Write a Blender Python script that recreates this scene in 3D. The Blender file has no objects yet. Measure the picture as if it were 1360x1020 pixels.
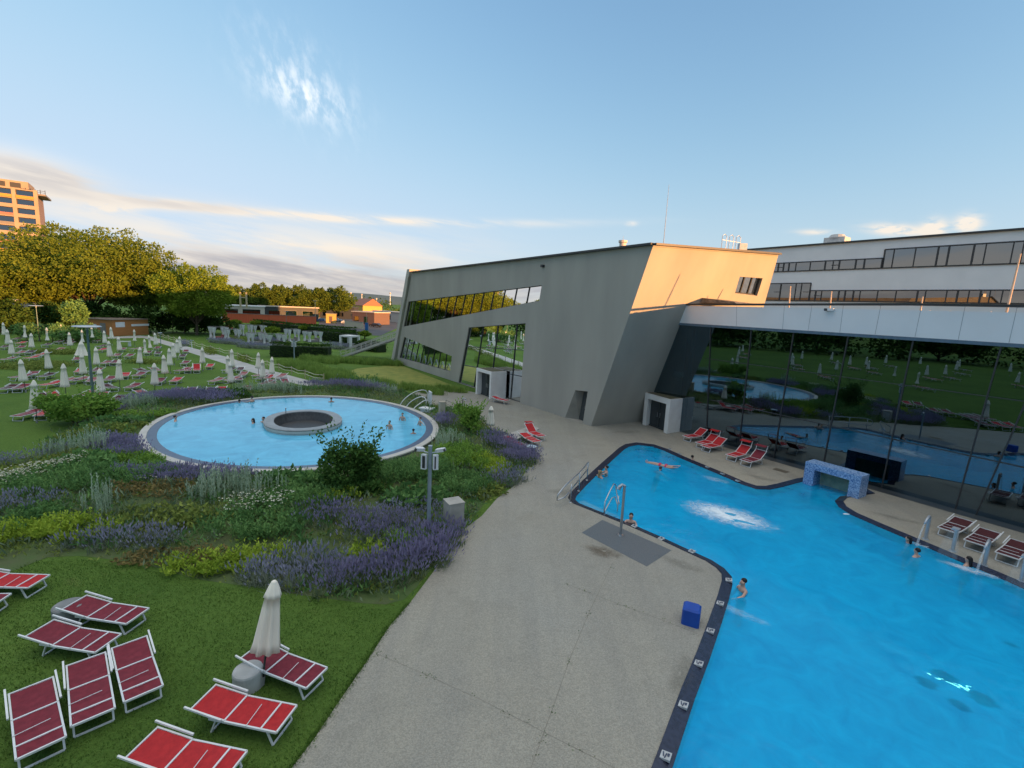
import bpy, math, random
from mathutils import Vector, Matrix, noise
from mathutils.geometry import tessellate_polygon
random.seed(7)
SC = bpy.context.scene
COL = SC.collection
R = math.radians
# ------------------------------------------------------------------ survey: the picture's ground points turned into metres
FPX, PITCH, ROLL, CH = 635.0, R(9.0), R(2.77), 9.0
_f = Vector((0, math.cos(PITCH), -math.sin(PITCH))); _r = Vector((1, 0, 0)); _u = Vector((0, math.sin(PITCH), math.cos(PITCH)))
_i = math.cos(ROLL)*_r + math.sin(ROLL)*_u; _j = -math.sin(ROLL)*_r + math.cos(ROLL)*_u
def ray(x, y): return _f + _i*((x-680)/FPX) - _j*((y-510)/FPX)
def G(x, y, z=0.0):
    d = ray(x, y); s = (z-CH)/d.z
    return Vector((d.x*s, d.y*s, z))
def at_range(x, y, dist):
    """point on the line of sight at horizontal distance dist"""
    d = ray(x, y); s = dist/math.hypot(d.x, d.y)
    return Vector((d.x*s, d.y*s, CH+d.z*s))
def on_plane(x, y, p0, n):
    d = ray(x, y); s = (Vector(p0)-Vector((0, 0, CH))).dot(n)/d.dot(n)
    return Vector((0, 0, CH)) + d*s
def proj(p):
    v = Vector(p)-Vector((0, 0, CH)); w = v.dot(_f)
    return 680+FPX*v.dot(_i)/w, 510-FPX*v.dot(_j)/w
def z_at(y, gx, gy):
    """height over ground point (gx,gy) seen at picture row y"""
    lo, hi = -5.0, 120.0
    for _ in range(50):
        m = (lo+hi)/2
        if proj((gx, gy, m))[1] > y: lo = m
        else: hi = m
    return m
# ------------------------------------------------------------------ materials
MATS = {}
def new_mat(name):
    m = bpy.data.materials.new(name); m.use_nodes = True
    nt = m.node_tree; nt.nodes.clear()
    out = nt.nodes.new('ShaderNodeOutputMaterial')
    MATS[name] = m
    return m, nt, out
def nd(nt, t, **kw):
    n = nt.nodes.new(t)
    for k, v in kw.items():
        if k in n.inputs.keys() if hasattr(n.inputs, 'keys') else False: n.inputs[k].default_value = v
        else: setattr(n, k, v)
    return n
def L(nt, a, b): nt.links.new(a, b)
def c4(c): return (c[0], c[1], c[2], 1)
def mat(name, col, col2=None, rough=0.6, scale=4.0, detail=6.0, spec=0.3, metal=0.0, bump=0.0, bscale=None, coord='Object', contrast=(0.35, 0.65), stretch=None, bdist=0.02):
    """principled surface whose own colour wanders between two tones"""
    m, nt, out = new_mat(name)
    p = nd(nt, 'ShaderNodeBsdfPrincipled')
    p.inputs['Roughness'].default_value = rough; p.inputs['Metallic'].default_value = metal
    p.inputs['Specular IOR Level'].default_value = spec
    L(nt, p.outputs[0], out.inputs[0])
    col2 = col2 or tuple(min(1, c*0.82) for c in col)
    tc = nd(nt, 'ShaderNodeTexCoord'); src = tc.outputs[coord]
    if coord == 'World':
        pass
    if stretch:
        mp = nd(nt, 'ShaderNodeMapping'); mp.inputs['Scale'].default_value = stretch; L(nt, src, mp.inputs[0]); src = mp.outputs[0]
    nz = nd(nt, 'ShaderNodeTexNoise'); nz.inputs['Scale'].default_value = scale; nz.inputs['Detail'].default_value = detail
    L(nt, src, nz.inputs['Vector'])
    mr = nd(nt, 'ShaderNodeMapRange'); mr.inputs[1].default_value, mr.inputs[2].default_value = contrast; L(nt, nz.outputs[0], mr.inputs[0])
    mx = nd(nt, 'ShaderNodeMix', data_type='RGBA'); mx.inputs[6].default_value = c4(col2); mx.inputs[7].default_value = c4(col)
    L(nt, mr.outputs[0], mx.inputs[0]); L(nt, mx.outputs[2], p.inputs['Base Color'])
    if bump:
        b = nd(nt, 'ShaderNodeBump'); b.inputs['Strength'].default_value = bump; b.inputs['Distance'].default_value = bdist
        n2 = nd(nt, 'ShaderNodeTexNoise'); n2.inputs['Scale'].default_value = bscale or scale*6; n2.inputs['Detail'].default_value = 4
        L(nt, src, n2.inputs['Vector']); L(nt, n2.outputs[0], b.inputs['Height']); L(nt, b.outputs[0], p.inputs['Normal'])
    return m
def leaf_mat(name, a, b, rough=0.65, scale=0.6, trans=0.25):
    """foliage: tone differs leaf by leaf (attribute) and clump by clump (noise), a little light comes through"""
    m, nt, out = new_mat(name)
    geo = nd(nt, 'ShaderNodeNewGeometry')
    nz = nd(nt, 'ShaderNodeTexNoise'); nz.inputs['Scale'].default_value = scale; nz.inputs['Detail'].default_value = 3
    L(nt, geo.outputs['Position'], nz.inputs['Vector'])
    at = nd(nt, 'ShaderNodeAttribute'); at.attribute_name = 'tone'
    ad = nd(nt, 'ShaderNodeMath', operation='ADD'); L(nt, nz.outputs[0], ad.inputs[0]); L(nt, at.outputs['Fac'], ad.inputs[1])
    mr = nd(nt, 'ShaderNodeMapRange'); mr.inputs[1].default_value = 0.55; mr.inputs[2].default_value = 1.45; L(nt, ad.outputs[0], mr.inputs[0])
    mx = nd(nt, 'ShaderNodeMix', data_type='RGBA'); mx.inputs[6].default_value = c4(a); mx.inputs[7].default_value = c4(b); L(nt, mr.outputs[0], mx.inputs[0])
    d = nd(nt, 'ShaderNodeBsdfDiffuse'); t = nd(nt, 'ShaderNodeBsdfTranslucent')
    L(nt, mx.outputs[2], d.inputs[0]); L(nt, mx.outputs[2], t.inputs[0])
    ms = nd(nt, 'ShaderNodeMixShader'); ms.inputs[0].default_value = trans
    L(nt, d.outputs[0], ms.inputs[1]); L(nt, t.outputs[0], ms.inputs[2]); L(nt, ms.outputs[0], out.inputs[0])
    return m
def glass_mat(name, tint, gloss=(1, 1, 1), ior=1.6, rough=0.0, extra=0.0, wob=0.0):
    m, nt, out = new_mat(name)
    t = nd(nt, 'ShaderNodeBsdfTransparent'); t.inputs[0].default_value = c4(tint)
    g = nd(nt, 'ShaderNodeBsdfGlossy'); g.inputs[0].default_value = c4(gloss); g.inputs['Roughness'].default_value = rough
    fr = nd(nt, 'ShaderNodeFresnel'); fr.inputs[0].default_value = ior
    ad = nd(nt, 'ShaderNodeMath', operation='ADD', use_clamp=True); ad.inputs[1].default_value = extra; L(nt, fr.outputs[0], ad.inputs[0])
    ms = nd(nt, 'ShaderNodeMixShader'); L(nt, ad.outputs[0], ms.inputs[0]); L(nt, t.outputs[0], ms.inputs[1]); L(nt, g.outputs[0], ms.inputs[2]); L(nt, ms.outputs[0], out.inputs[0])
    if wob:
        geo = nd(nt, 'ShaderNodeNewGeometry'); nz = nd(nt, 'ShaderNodeTexNoise'); nz.inputs['Scale'].default_value = 0.35; nz.inputs['Detail'].default_value = 1
        L(nt, geo.outputs['Position'], nz.inputs['Vector'])
        b = nd(nt, 'ShaderNodeBump'); b.inputs['Strength'].default_value = wob; b.inputs['Distance'].default_value = 0.05
        L(nt, nz.outputs[0], b.inputs['Height']); L(nt, b.outputs[0], g.inputs['Normal'])
    return m
# ------------------------------------------------------------------ mesh builder
class MB:
    def __init__(s): s.v = []; s.f = []; s.m = []; s.t = []
    def add(s, vs, fs, mi=0):
        o = len(s.v); s.v.extend([tuple(v) for v in vs]); s.f.extend([tuple(i+o for i in f) for f in fs]); s.m.extend([mi]*len(fs)); return s
    def box(s, c, size, rz=0.0, mi=0, M=None):
        x, y, z = size[0]/2, size[1]/2, size[2]/2
        vs = [Vector((a*x, b*y, d*z)) for d in (-1, 1) for a, b in ((-1, -1), (1, -1), (1, 1), (-1, 1))]
        if M is None: M = Matrix.Translation(Vector(c)) @ Matrix.Rotation(rz, 4, 'Z')
        else: M = Matrix.Translation(Vector(c)) @ M
        return s.add([M @ v for v in vs], [(3, 2, 1, 0), (4, 5, 6, 7), (0, 1, 5, 4), (1, 2, 6, 5), (2, 3, 7, 6), (3, 0, 4, 7)], mi)
    def prism(s, poly, z0, z1, mi=0, zt=None):
        """poly: list of (x,y), counter-clockwise; convex or not (ends tessellated)"""
        n = len(poly); vs = [(p[0], p[1], z0) for p in poly] + [(p[0], p[1], z1) for p in poly]
        tri = tessellate_polygon([[Vector((p[0], p[1], 0)) for p in poly]])
        fs = [(i, (i+1) % n, n+(i+1) % n, n+i) for i in range(n)]
        for t in tri:
            a, b, c = t
            pa, pb, pc = poly[a], poly[b], poly[c]
            if (pb[0]-pa[0])*(pc[1]-pa[1])-(pb[1]-pa[1])*(pc[0]-pa[0]) < 0: b, c = c, b
            fs.append((n+a, n+b, n+c)); fs.append((c, b, a))
        return s.add(vs, fs, mi)
    def bar(s, a, b, w, h=None, mi=0, up=(0, 0, 1)):
        """rectangular bar from a to b"""
        a, b = Vector(a), Vector(b); d = (b-a).normalized(); h = h or w
        up = Vector(up)
        if abs(d.dot(up)) > .98: up = Vector((1, 0, 0))
        x = d.cross(up).normalized(); y = x.cross(d)
        vs = [p + x*(i*w/2) + y*(j*h/2) for p in (a, b) for i, j in ((-1, -1), (1, -1), (1, 1), (-1, 1))]
        return s.add(vs, [(0, 1, 2, 3), (7, 6, 5, 4), (4, 5, 1, 0), (5, 6, 2, 1), (6, 7, 3, 2), (7, 4, 0, 3)], mi)
    def tube(s, pts, r, n=8, mi=0, cap=True):
        pts = [Vector(p) for p in pts]; m = len(pts)
        rs = r if isinstance(r, (list, tuple)) else [r]*m
        vs = []; x0 = None
        for i, p in enumerate(pts):
            d = ((pts[min(i+1, m-1)]-pts[max(i-1, 0)])).normalized()
            if x0 is None:
                x0 = d.orthogonal().normalized()
            x0 = (x0 - d*x0.dot(d)).normalized(); y0 = d.cross(x0)
            vs += [p + (x0*math.cos(2*math.pi*k/n)+y0*math.sin(2*math.pi*k/n))*rs[i] for k in range(n)]
        fs = [(i*n+k, i*n+(k+1) % n, (i+1)*n+(k+1) % n, (i+1)*n+k) for i in range(m-1) for k in range(n)]
        if cap: fs += [tuple(range(n-1, -1, -1)), tuple((m-1)*n+k for k in range(n))]
        return s.add(vs, fs, mi)
    def lathe(s, prof, n=24, c=(0, 0, 0), mi=0, wob=None):
        vs = []
        for j, (r, z) in enumerate(prof):
            for k in range(n):
                a = 2*math.pi*k/n; q = r*(wob(a, j) if wob else 1)
                vs.append((c[0]+q*math.cos(a), c[1]+q*math.sin(a), c[2]+z))
        fs = [(j*n+k, j*n+(k+1) % n, (j+1)*n+(k+1) % n, (j+1)*n+k) for j in range(len(prof)-1) for k in range(n)]
        return s.add(vs, fs, mi)
    def ball(s, c, r, mi=0, nu=8, nv=12, M=None):
        r = r if isinstance(r, (tuple, list)) else (r, r, r)
        vs = [(0, 0, -1)]
        for i in range(1, nu):
            a = -math.pi/2+math.pi*i/nu
            vs += [(math.cos(a)*math.cos(2*math.pi*k/nv), math.cos(a)*math.sin(2*math.pi*k/nv), math.sin(a)) for k in range(nv)]
        vs.append((0, 0, 1))
        vs = [Vector((v[0]*r[0], v[1]*r[1], v[2]*r[2])) for v in vs]
        if M is not None: vs = [M @ v for v in vs]
        vs = [v+Vector(c) for v in vs]
        fs = [(0, 1+(k+1) % nv, 1+k) for k in range(nv)]
        for i in range(nu-2):
            for k in range(nv): fs.append((1+i*nv+k, 1+i*nv+(k+1) % nv, 1+(i+1)*nv+(k+1) % nv, 1+(i+1)*nv+k))
        o = 1+(nu-2)*nv; fs += [(o+k, o+(k+1) % nv, len(vs)-1) for k in range(nv)]
        return s.add(vs, fs, mi)
    def build(s, name, mats, parent=None, smooth=False, tone=None):
        me = bpy.data.meshes.new(name); me.from_pydata(s.v, [], s.f)
        mats = mats if isinstance(mats, (list, tuple)) else [mats]
        for m in mats: me.materials.append(m)
        if len(mats) > 1: me.polygons.foreach_set('material_index', s.m)
        if smooth: me.polygons.foreach_set('use_smooth', [True]*len(s.f))
        if tone is not None and len(tone) == len(s.v):
            a = me.attributes.new('tone', 'FLOAT', 'POINT'); a.data.foreach_set('value', tone)
        me.update()
        o = bpy.data.objects.new(name, me); COL.objects.link(o)
        if parent: o.parent = parent
        return o
def tag(o, label=None, cat=None, group=None, kind=None):
    if label: o['label'] = label
    if cat: o['category'] = cat
    if group: o['group'] = group
    if kind: o['kind'] = kind
    return o
def empty(name, loc=(0, 0, 0), rz=0.0, label=None, cat=None, group=None):
    o = bpy.data.objects.new(name, None); COL.objects.link(o); o.location = loc; o.rotation_euler = (0, 0, rz); o.empty_display_size = .2
    return tag(o, label, cat, group)
def copy_tree(o, parent=None):
    c = o.copy(); COL.objects.link(c)
    if parent is not None:
        c.parent = parent; c.matrix_parent_inverse = o.matrix_parent_inverse.copy()
    for ch in list(o.children): copy_tree(ch, c)
    return c
def structure(o): o['kind'] = 'structure'; return o
def smoothpoly(pts, it=2, closed=True):
    """corner cutting"""
    for _ in range(it):
        q = []; n = len(pts)
        for i in range(n if closed else n-1):
            a, b = Vector(pts[i]), Vector(pts[(i+1) % n]); q += [a.lerp(b, .25), a.lerp(b, .75)]
        if not closed: q = [Vector(pts[0])] + q + [Vector(pts[-1])]
        pts = q
    return pts
def area2(p): return sum(p[i][0]*p[(i+1) % len(p)][1]-p[(i+1) % len(p)][0]*p[i][1] for i in range(len(p)))/2
def ccw(p): return p if area2(p) > 0 else list(reversed(p))
def offset(poly, d):
    """offset a ccw polygon outward by d"""
    n = len(poly); out = []
    for i in range(n):
        a, b, c = Vector(poly[i-1][:2]), Vector(poly[i][:2]), Vector(poly[(i+1) % n][:2])
        e1 = (b-a).normalized(); e2 = (c-b).normalized()
        n1 = Vector((e1.y, -e1.x)); n2 = Vector((e2.y, -e2.x)); m = (n1+n2)
        m = m.normalized() if m.length > 1e-6 else n1
        out.append(b + m*(d/max(.4, m.dot(n1))))
    return out
def sheet(name, outer, holes, z, m, parent=None, skirt=0.0):
    """flat sheet with holes"""
    loops = [[Vector((p[0], p[1], 0)) for p in lp] for lp in [outer]+list(holes)]
    tri = tessellate_polygon(loops); flat = [p for lp in loops for p in lp]
    fs = []
    for t in tri:
        a, b, c = (flat[i] for i in t)
        fs.append(t if (b.x-a.x)*(c.y-a.y)-(b.y-a.y)*(c.x-a.x) > 0 else (t[0], t[2], t[1]))
    b = MB(); b.add([(p.x, p.y, z) for p in flat], fs)
    if skirt:
        o = 0
        for lp in loops:
            n = len(lp)
            b.add([(p.x, p.y, z) for p in lp]+[(p.x, p.y, z-skirt) for p in lp], [(i, (i+1) % n, n+(i+1) % n, n+i) for i in range(n)])
    return b.build(name, m, parent)
# ------------------------------------------------------------------ camera
cam_d = bpy.data.cameras.new('camera'); cam = bpy.data.objects.new('camera', cam_d); COL.objects.link(cam)
cam_d.sensor_width = 36.0; cam_d.lens = 36.0*FPX/1360; cam_d.clip_end = 8000; cam_d.clip_start = .05
cam.matrix_world = Matrix(((_i.x, _j.x, -_f.x, 0), (_i.y, _j.y, -_f.y, 0), (_i.z, _j.z, -_f.z, CH), (0, 0, 0, 1)))
SC.camera = cam
SC.render.resolution_x = 1024; SC.render.resolution_y = 768
# ------------------------------------------------------------------ daylight: low evening sun behind the camera
SUN_EL = 3.7; SUN_V = Vector((.85, -.527, 0)).normalized()
SUN_V = (SUN_V*math.cos(R(SUN_EL)) + Vector((0, 0, math.sin(R(SUN_EL))))).normalized()
sd = bpy.data.lights.new('sun', 'SUN'); sd.energy = 3.7; sd.angle = R(.5); sd.color = (1.0, .45, .14)
so = bpy.data.objects.new('sun', sd); COL.objects.link(so)
so.rotation_euler = (-SUN_V).to_track_quat('-Z', 'Y').to_euler()
W = bpy.data.worlds.new("World"); SC.world = W; W.use_nodes = True
def build_world():
    nt = W.node_tree; nt.nodes.clear(); out = nd(nt, 'ShaderNodeOutputWorld')
    sky = nd(nt, 'ShaderNodeTexSky', sky_type='NISHITA', sun_disc=False)
    sky.sun_elevation = R(SKY_EL); sky.sun_rotation = math.atan2(SUN_V.x, SUN_V.y); sky.altitude = 150; sky.air_density = 1.35; sky.dust_density = 0.0; sky.ozone_density = 3.4
    bg = nd(nt, 'ShaderNodeBackground'); bg.inputs[1].default_value = SKY_S; sc_ = nd(nt, 'ShaderNodeSeparateColor'); L(nt, sky.outputs[0], sc_.inputs[0]); cc_ = nd(nt, 'ShaderNodeCombineColor')
    for k_, lim in enumerate((2.0, 2.45, 3.05)):   # the camera holds the bright horizon back
        v = sc_.outputs[k_]
        def mt(op, a, b):
            n = nd(nt, 'ShaderNodeMath', operation=op)
            for i_, q in enumerate((a, b)):
                if isinstance(q, (int, float)): n.inputs[i_].default_value = q
                else: L(nt, q, n.inputs[i_])
            return n.outputs[0]
        L(nt, mt('DIVIDE', v, mt('POWER', mt('ADD', mt('POWER', mt('DIVIDE', v, lim), 3.0), 1.0), .3333)), cc_.inputs[k_])
    L(nt, cc_.outputs[0], bg.inputs[0])
    def M(op, a=None, b=None, clamp=False):
        n = nd(nt, 'ShaderNodeMath', operation=op, use_clamp=clamp)
        for i, v in enumerate((a, b)):
            if v is None: continue
            if isinstance(v, (int, float)): n.inputs[i].default_value = v
            else: L(nt, v, n.inputs[i])
        return n.outputs[0]
    def smooth(v, lo, hi):
        n = nd(nt, 'ShaderNodeMapRange', interpolation_type='SMOOTHSTEP'); L(nt, v, n.inputs[0]); n.inputs[1].default_value = lo; n.inputs[2].default_value = hi
        return n.outputs[0]
    tc = nd(nt, 'ShaderNodeTexCoord'); sp = nd(nt, 'ShaderNodeSeparateXYZ'); L(nt, tc.outputs['Generated'], sp.inputs[0])
    deg = 180/math.pi
    az = M('MULTIPLY', M('ARCTAN2', sp.outputs[0], sp.outputs[1]), deg); el = M('MULTIPLY', M('ARCSINE', sp.outputs[2]), deg)
    def noise_at(sa, se, scale, detail=6, rough=.55, off=0.0, tilt=0.0):
        cb = nd(nt, 'ShaderNodeCombineXYZ'); L(nt, M('ADD', M('MULTIPLY', az, sa), off), cb.inputs[0]); L(nt, M('MULTIPLY', M('ADD', el, M('MULTIPLY', az, tilt)), se), cb.inputs[1])
        n = nd(nt, 'ShaderNodeTexNoise'); n.inputs['Scale'].default_value = scale; n.inputs['Detail'].default_value = detail; n.inputs['Roughness'].default_value = rough
        L(nt, cb.outputs[0], n.inputs['Vector']); return n.outputs[0]
    def gauss(a0, e0, wa, we, rot=0.0):
        ca, sa = math.cos(R(rot)), math.sin(R(rot))
        da = M('SUBTRACT', az, a0); de = M('SUBTRACT', el, e0)
        p = M('DIVIDE', M('ADD', M('MULTIPLY', da, ca), M('MULTIPLY', de, sa)), wa); q = M('DIVIDE', M('SUBTRACT', M('MULTIPLY', de, ca), M('MULTIPLY', da, sa)), we)
        return M('EXPONENT', M('MULTIPLY', M('ADD', M('MULTIPLY', p, p), M('MULTIPLY', q, q)), -1))
    def ae(x, y):
        d = ray(x, y); return math.degrees(math.atan2(d.x, d.y)), math.degrees(math.asin(d.z/d.length))
    def streak(x0, y0, x1, y1, thick, over=1.0):
        a0, e0 = ae(x0, y0); a1, e1 = ae(x1, y1)
        return gauss((a0+a1)/2, (e0+e1)/2, abs(a1-a0)/2*over, thick, math.degrees(math.atan2(e1-e0, a1-a0)))
    # layered veil low over the horizon
    n1 = noise_at(.05, .36, 1.0, 8, .6, 3.0, .10); n2 = noise_at(.09, .75, 1.0, 8, .6, 9.0, .12); n3 = noise_at(.55, 1.6, 1.0, 5, .6, 4.0)
    veil = M('MULTIPLY', M('MULTIPLY', smooth(el, 10.5, 4.0), smooth(az, 6.0, -20.0)), smooth(n1, .34, .60))
    low = M('MULTIPLY', smooth(el, 5.0, 1.0), smooth(az, 10.0, -12.0))
    dens = M('ADD', M('MULTIPLY', veil, .80), M('MULTIPLY', low, .85))
    def plus(d, g, w): return M('ADD', d, M('MULTIPLY', g, w))
    rag = smooth(n2, .30, .62); rag3 = smooth(n3, .32, .62)
    dark = M('MULTIPLY', M('ADD', streak(-60, 205, 130, 250, 1.25, 1.0), M('MULTIPLY', streak(130, 262, 330, 280, .5, 1.0), .6)), smooth(n2, .15, .5))
    band2 = M('MULTIPLY', streak(60, 330, 520, 372, 1.6, 1.0), smooth(n1, .3, .6))
    line = M('MULTIPLY', streak(180, 268, 660, 297, .42, 1.15), M('MULTIPLY', rag, 1.0))
    puff = M('MULTIPLY', streak(118, 272, 182, 272, .6, 1.1), rag3)
    line2 = M('MULTIPLY', streak(330, 322, 560, 346, .7, 1.2), rag)
    dens = plus(dens, dark, 1.4); dens = plus(dens, line, 1.3); dens = plus(dens, puff, 1.3); dens = plus(dens, line2, .8)
    # high wisp
    w = noise_at(.22, .16, 1.0, 7, .62, 1.0, .9); w2 = noise_at(.9, .55, 1.0, 6, .6, 8.0, .7)
    a0, e0 = ae(400, 112); a1, e1 = ae(405, 128)
    wisp = M('ADD', M('MULTIPLY', gauss(a0, e0, 5.0, 3.0, -28), M('MULTIPLY', smooth(w2, .42, .78), .8)), M('MULTIPLY', gauss(a1, e1, 3.6, 1.5, -12), M('MULTIPLY', smooth(w2, .36, .62), 1.0)))
    dens = plus(dens, wisp, .58)
    for x0, y0, x1, y1, t, k in ((1155, 303, 1225, 308, .45, 1.5), (1226, 301, 1256, 306, .7, 1.6), (1270, 295, 1302, 299, .65, 1.6), (1060, 308, 1105, 309, .25, .8), (832, 297, 846, 297, .25, .6)):
        dens = plus(dens, M('MULTIPLY', streak(x0, y0, x1, y1, t, 1.0), smooth(n3, .30, .55)), k)
    # bright veil added overhead, out of frame, to lift the ambient light
    fill_veil = M('MULTIPLY', smooth(el, 38.0, 58.0), smooth(noise_at(.03, .05, 1.0, 5, .6, 2.0), .25, .5))
    dens = M('MULTIPLY', M('MINIMUM', M('ADD', dens, fill_veil), .93), smooth(el, -.5, .4), True)
    # cloud tone: cream where the sun catches, lilac grey in the thick bands
    shade = M('MULTIPLY', M('ADD', M('ADD', dark, M('MULTIPLY', band2, .55)), M('MULTIPLY', smooth(el, 6.0, 2.0), 1.0)), smooth(n2, .85, .25), True)
    mx = nd(nt, 'ShaderNodeMix', data_type='RGBA'); mx.inputs[6].default_value = (1.06, .95, .82, 1); mx.inputs[7].default_value = (.52, .50, .53, 1)
    L(nt, shade, mx.inputs[0])
    mw = nd(nt, 'ShaderNodeMix', data_type='RGBA'); L(nt, smooth(el, 8.5, 14.0), mw.inputs[0]); L(nt, mx.outputs[2], mw.inputs[6]); mw.inputs[7].default_value = (1.15, 1.2, 1.25, 1)
    cb = nd(nt, 'ShaderNodeBackground'); cb.inputs[1].default_value = CLOUD_S; mv = nd(nt, 'ShaderNodeMix', data_type='RGBA'); L(nt, smooth(el, 36.0, 50.0), mv.inputs[0]); L(nt, mw.outputs[2], mv.inputs[6]); mv.inputs[7].default_value = (1.75, 1.68, 1.6, 1); L(nt, mv.outputs[2], cb.inputs[0])
    ms = nd(nt, 'ShaderNodeMixShader'); L(nt, dens, ms.inputs[0]); L(nt, bg.outputs[0], ms.inputs[1]); L(nt, cb.outputs[0], ms.inputs[2]); L(nt, ms.outputs[0], out.inputs[0])
SKY_S = .092; CLOUD_S = .27; SKY_EL = 12.5
build_world()
SC.view_settings.view_transform = 'Standard'; SC.view_settings.look = 'None'; SC.view_settings.gamma = 1; SC.view_settings.use_curve_mapping = False
SC.view_settings.exposure = 1.8
SC.cycles.max_bounces = 8; SC.cycles.transparent_max_bounces = 24; SC.cycles.glossy_bounces = 4
SC.cycles.use_denoising = True
SC.cycles.caustics_reflective = False; SC.cycles.caustics_refractive = False
# ------------------------------------------------------------------ frame of the two bath buildings: U runs along the glass front, N points to the garden
U = Vector((math.cos(R(-55.45)), math.sin(R(-55.45)), 0)); N = Vector((U.y, -U.x, 0))
A0 = Vector((13.51, 36.71, 0)); Z = Vector((0, 0, 1))
def fr(s, t=0.0, z=0.0): return A0 + U*s + N*t + Z*z
def hall_px(x, y): p = on_plane(x, y, A0, N); return (p-A0).dot(U), p.z
# materials
m_conc = mat('fair_concrete', (.385, .362, .315), (.315, .298, .26), rough=.75, scale=.45, detail=10, bump=.15, bscale=30, contrast=(.3, .7), stretch=(1, 1, .22))
m_conc_dark = mat('weathered_concrete', (.28, .265, .23), (.21, .20, .175), rough=.8, scale=.8, bump=.2, bscale=30)
m_trim = mat('dark_metal_trim', (.03, .032, .036), rough=.45, spec=.5)
m_white = mat('white_cladding', (.72, .74, .76), (.66, .68, .70), rough=.5, scale=.5, contrast=(.3, .7))
m_plaster = mat('white_plaster', (.80, .79, .76), (.68, .66, .63), rough=.7, scale=1.2, detail=8, contrast=(.25, .7))
m_door = mat('dark_door', (.035, .045, .05), rough=.3, spec=.6)
m_steel = mat('brushed_steel', (.48, .50, .52), (.40, .42, .44), rough=.32, metal=.9, scale=20)
m_galv = mat('galvanised_steel', (.45, .50, .54), (.36, .40, .44), rough=.45, metal=.55, scale=6)
m_interior = mat('dim_interior', (.035, .04, .042), (.02, .023, .025), rough=.9, scale=.4)
m_gallery = mat('pale_green_gallery', (.50, .62, .50), rough=.6)
m_glass_hall = glass_mat('hall_glass', (.16, .27, .32), (.62, .84, 1.0), ior=1.75, extra=.15, wob=.03)
m_glass_dark = glass_mat('wing_glass', (.10, .14, .15), (.92, .97, 1.0), ior=2.2, extra=.22, wob=.05)
m_glass_block = glass_mat('block_glass', (.08, .09, .10), (.9, .92, .95), ior=1.9, extra=.12, wob=.08)
m_green = mat('lawn', (.055, .125, .022), (.030, .080, .014), rough=.85, scale=.5, detail=12, bump=.6, bscale=28, contrast=(.3, .7), spec=.1, coord='Object', bdist=.05)
# mown lawn: fine grain mixed with broad patches
def lawn_material():
    m, nt, out = new_mat('mown_lawn'); p = nd(nt, 'ShaderNodeBsdfPrincipled'); p.inputs['Roughness'].default_value = .9; p.inputs['Specular IOR Level'].default_value = .08; L(nt, p.outputs[0], out.inputs[0])
    geo = nd(nt, 'ShaderNodeNewGeometry')
    def nz(sc, det, r=.6):
        n = nd(nt, 'ShaderNodeTexNoise'); n.inputs['Scale'].default_value = sc; n.inputs['Detail'].default_value = det; n.inputs['Roughness'].default_value = r; L(nt, geo.outputs['Position'], n.inputs['Vector']); return n.outputs[0]
    def mix(f, a, b, lo, hi):
        r = nd(nt, 'ShaderNodeMapRange'); r.inputs[1].default_value = lo; r.inputs[2].default_value = hi; L(nt, f, r.inputs[0])
        x = nd(nt, 'ShaderNodeMix', data_type='RGBA'); L(nt, r.outputs[0], x.inputs[0])
        for k, v in ((6, a), (7, b)):
            if isinstance(v, tuple): x.inputs[k].default_value = c4(v)
            else: L(nt, v, x.inputs[k])
        return x.outputs[2]
    broad = mix(nz(.16, 5), (.080, .155, .030), (.125, .215, .042), .35, .65)
    dry = mix(nz(.5, 8, .7), broad, (.165, .19, .06), .60, .80)
    fine = mix(nz(14, 6, .8), (.060, .105, .020), dry, .30, .56)
    L(nt, fine, p.inputs['Base Color'])
    b = nd(nt, 'ShaderNodeBump'); b.inputs['Strength'].default_value = .8; b.inputs['Distance'].default_value = .06; L(nt, nz(22, 5, .8), b.inputs['Height']); L(nt, b.outputs[0], p.inputs['Normal'])
    return m
m_lawn = lawn_material()
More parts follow.
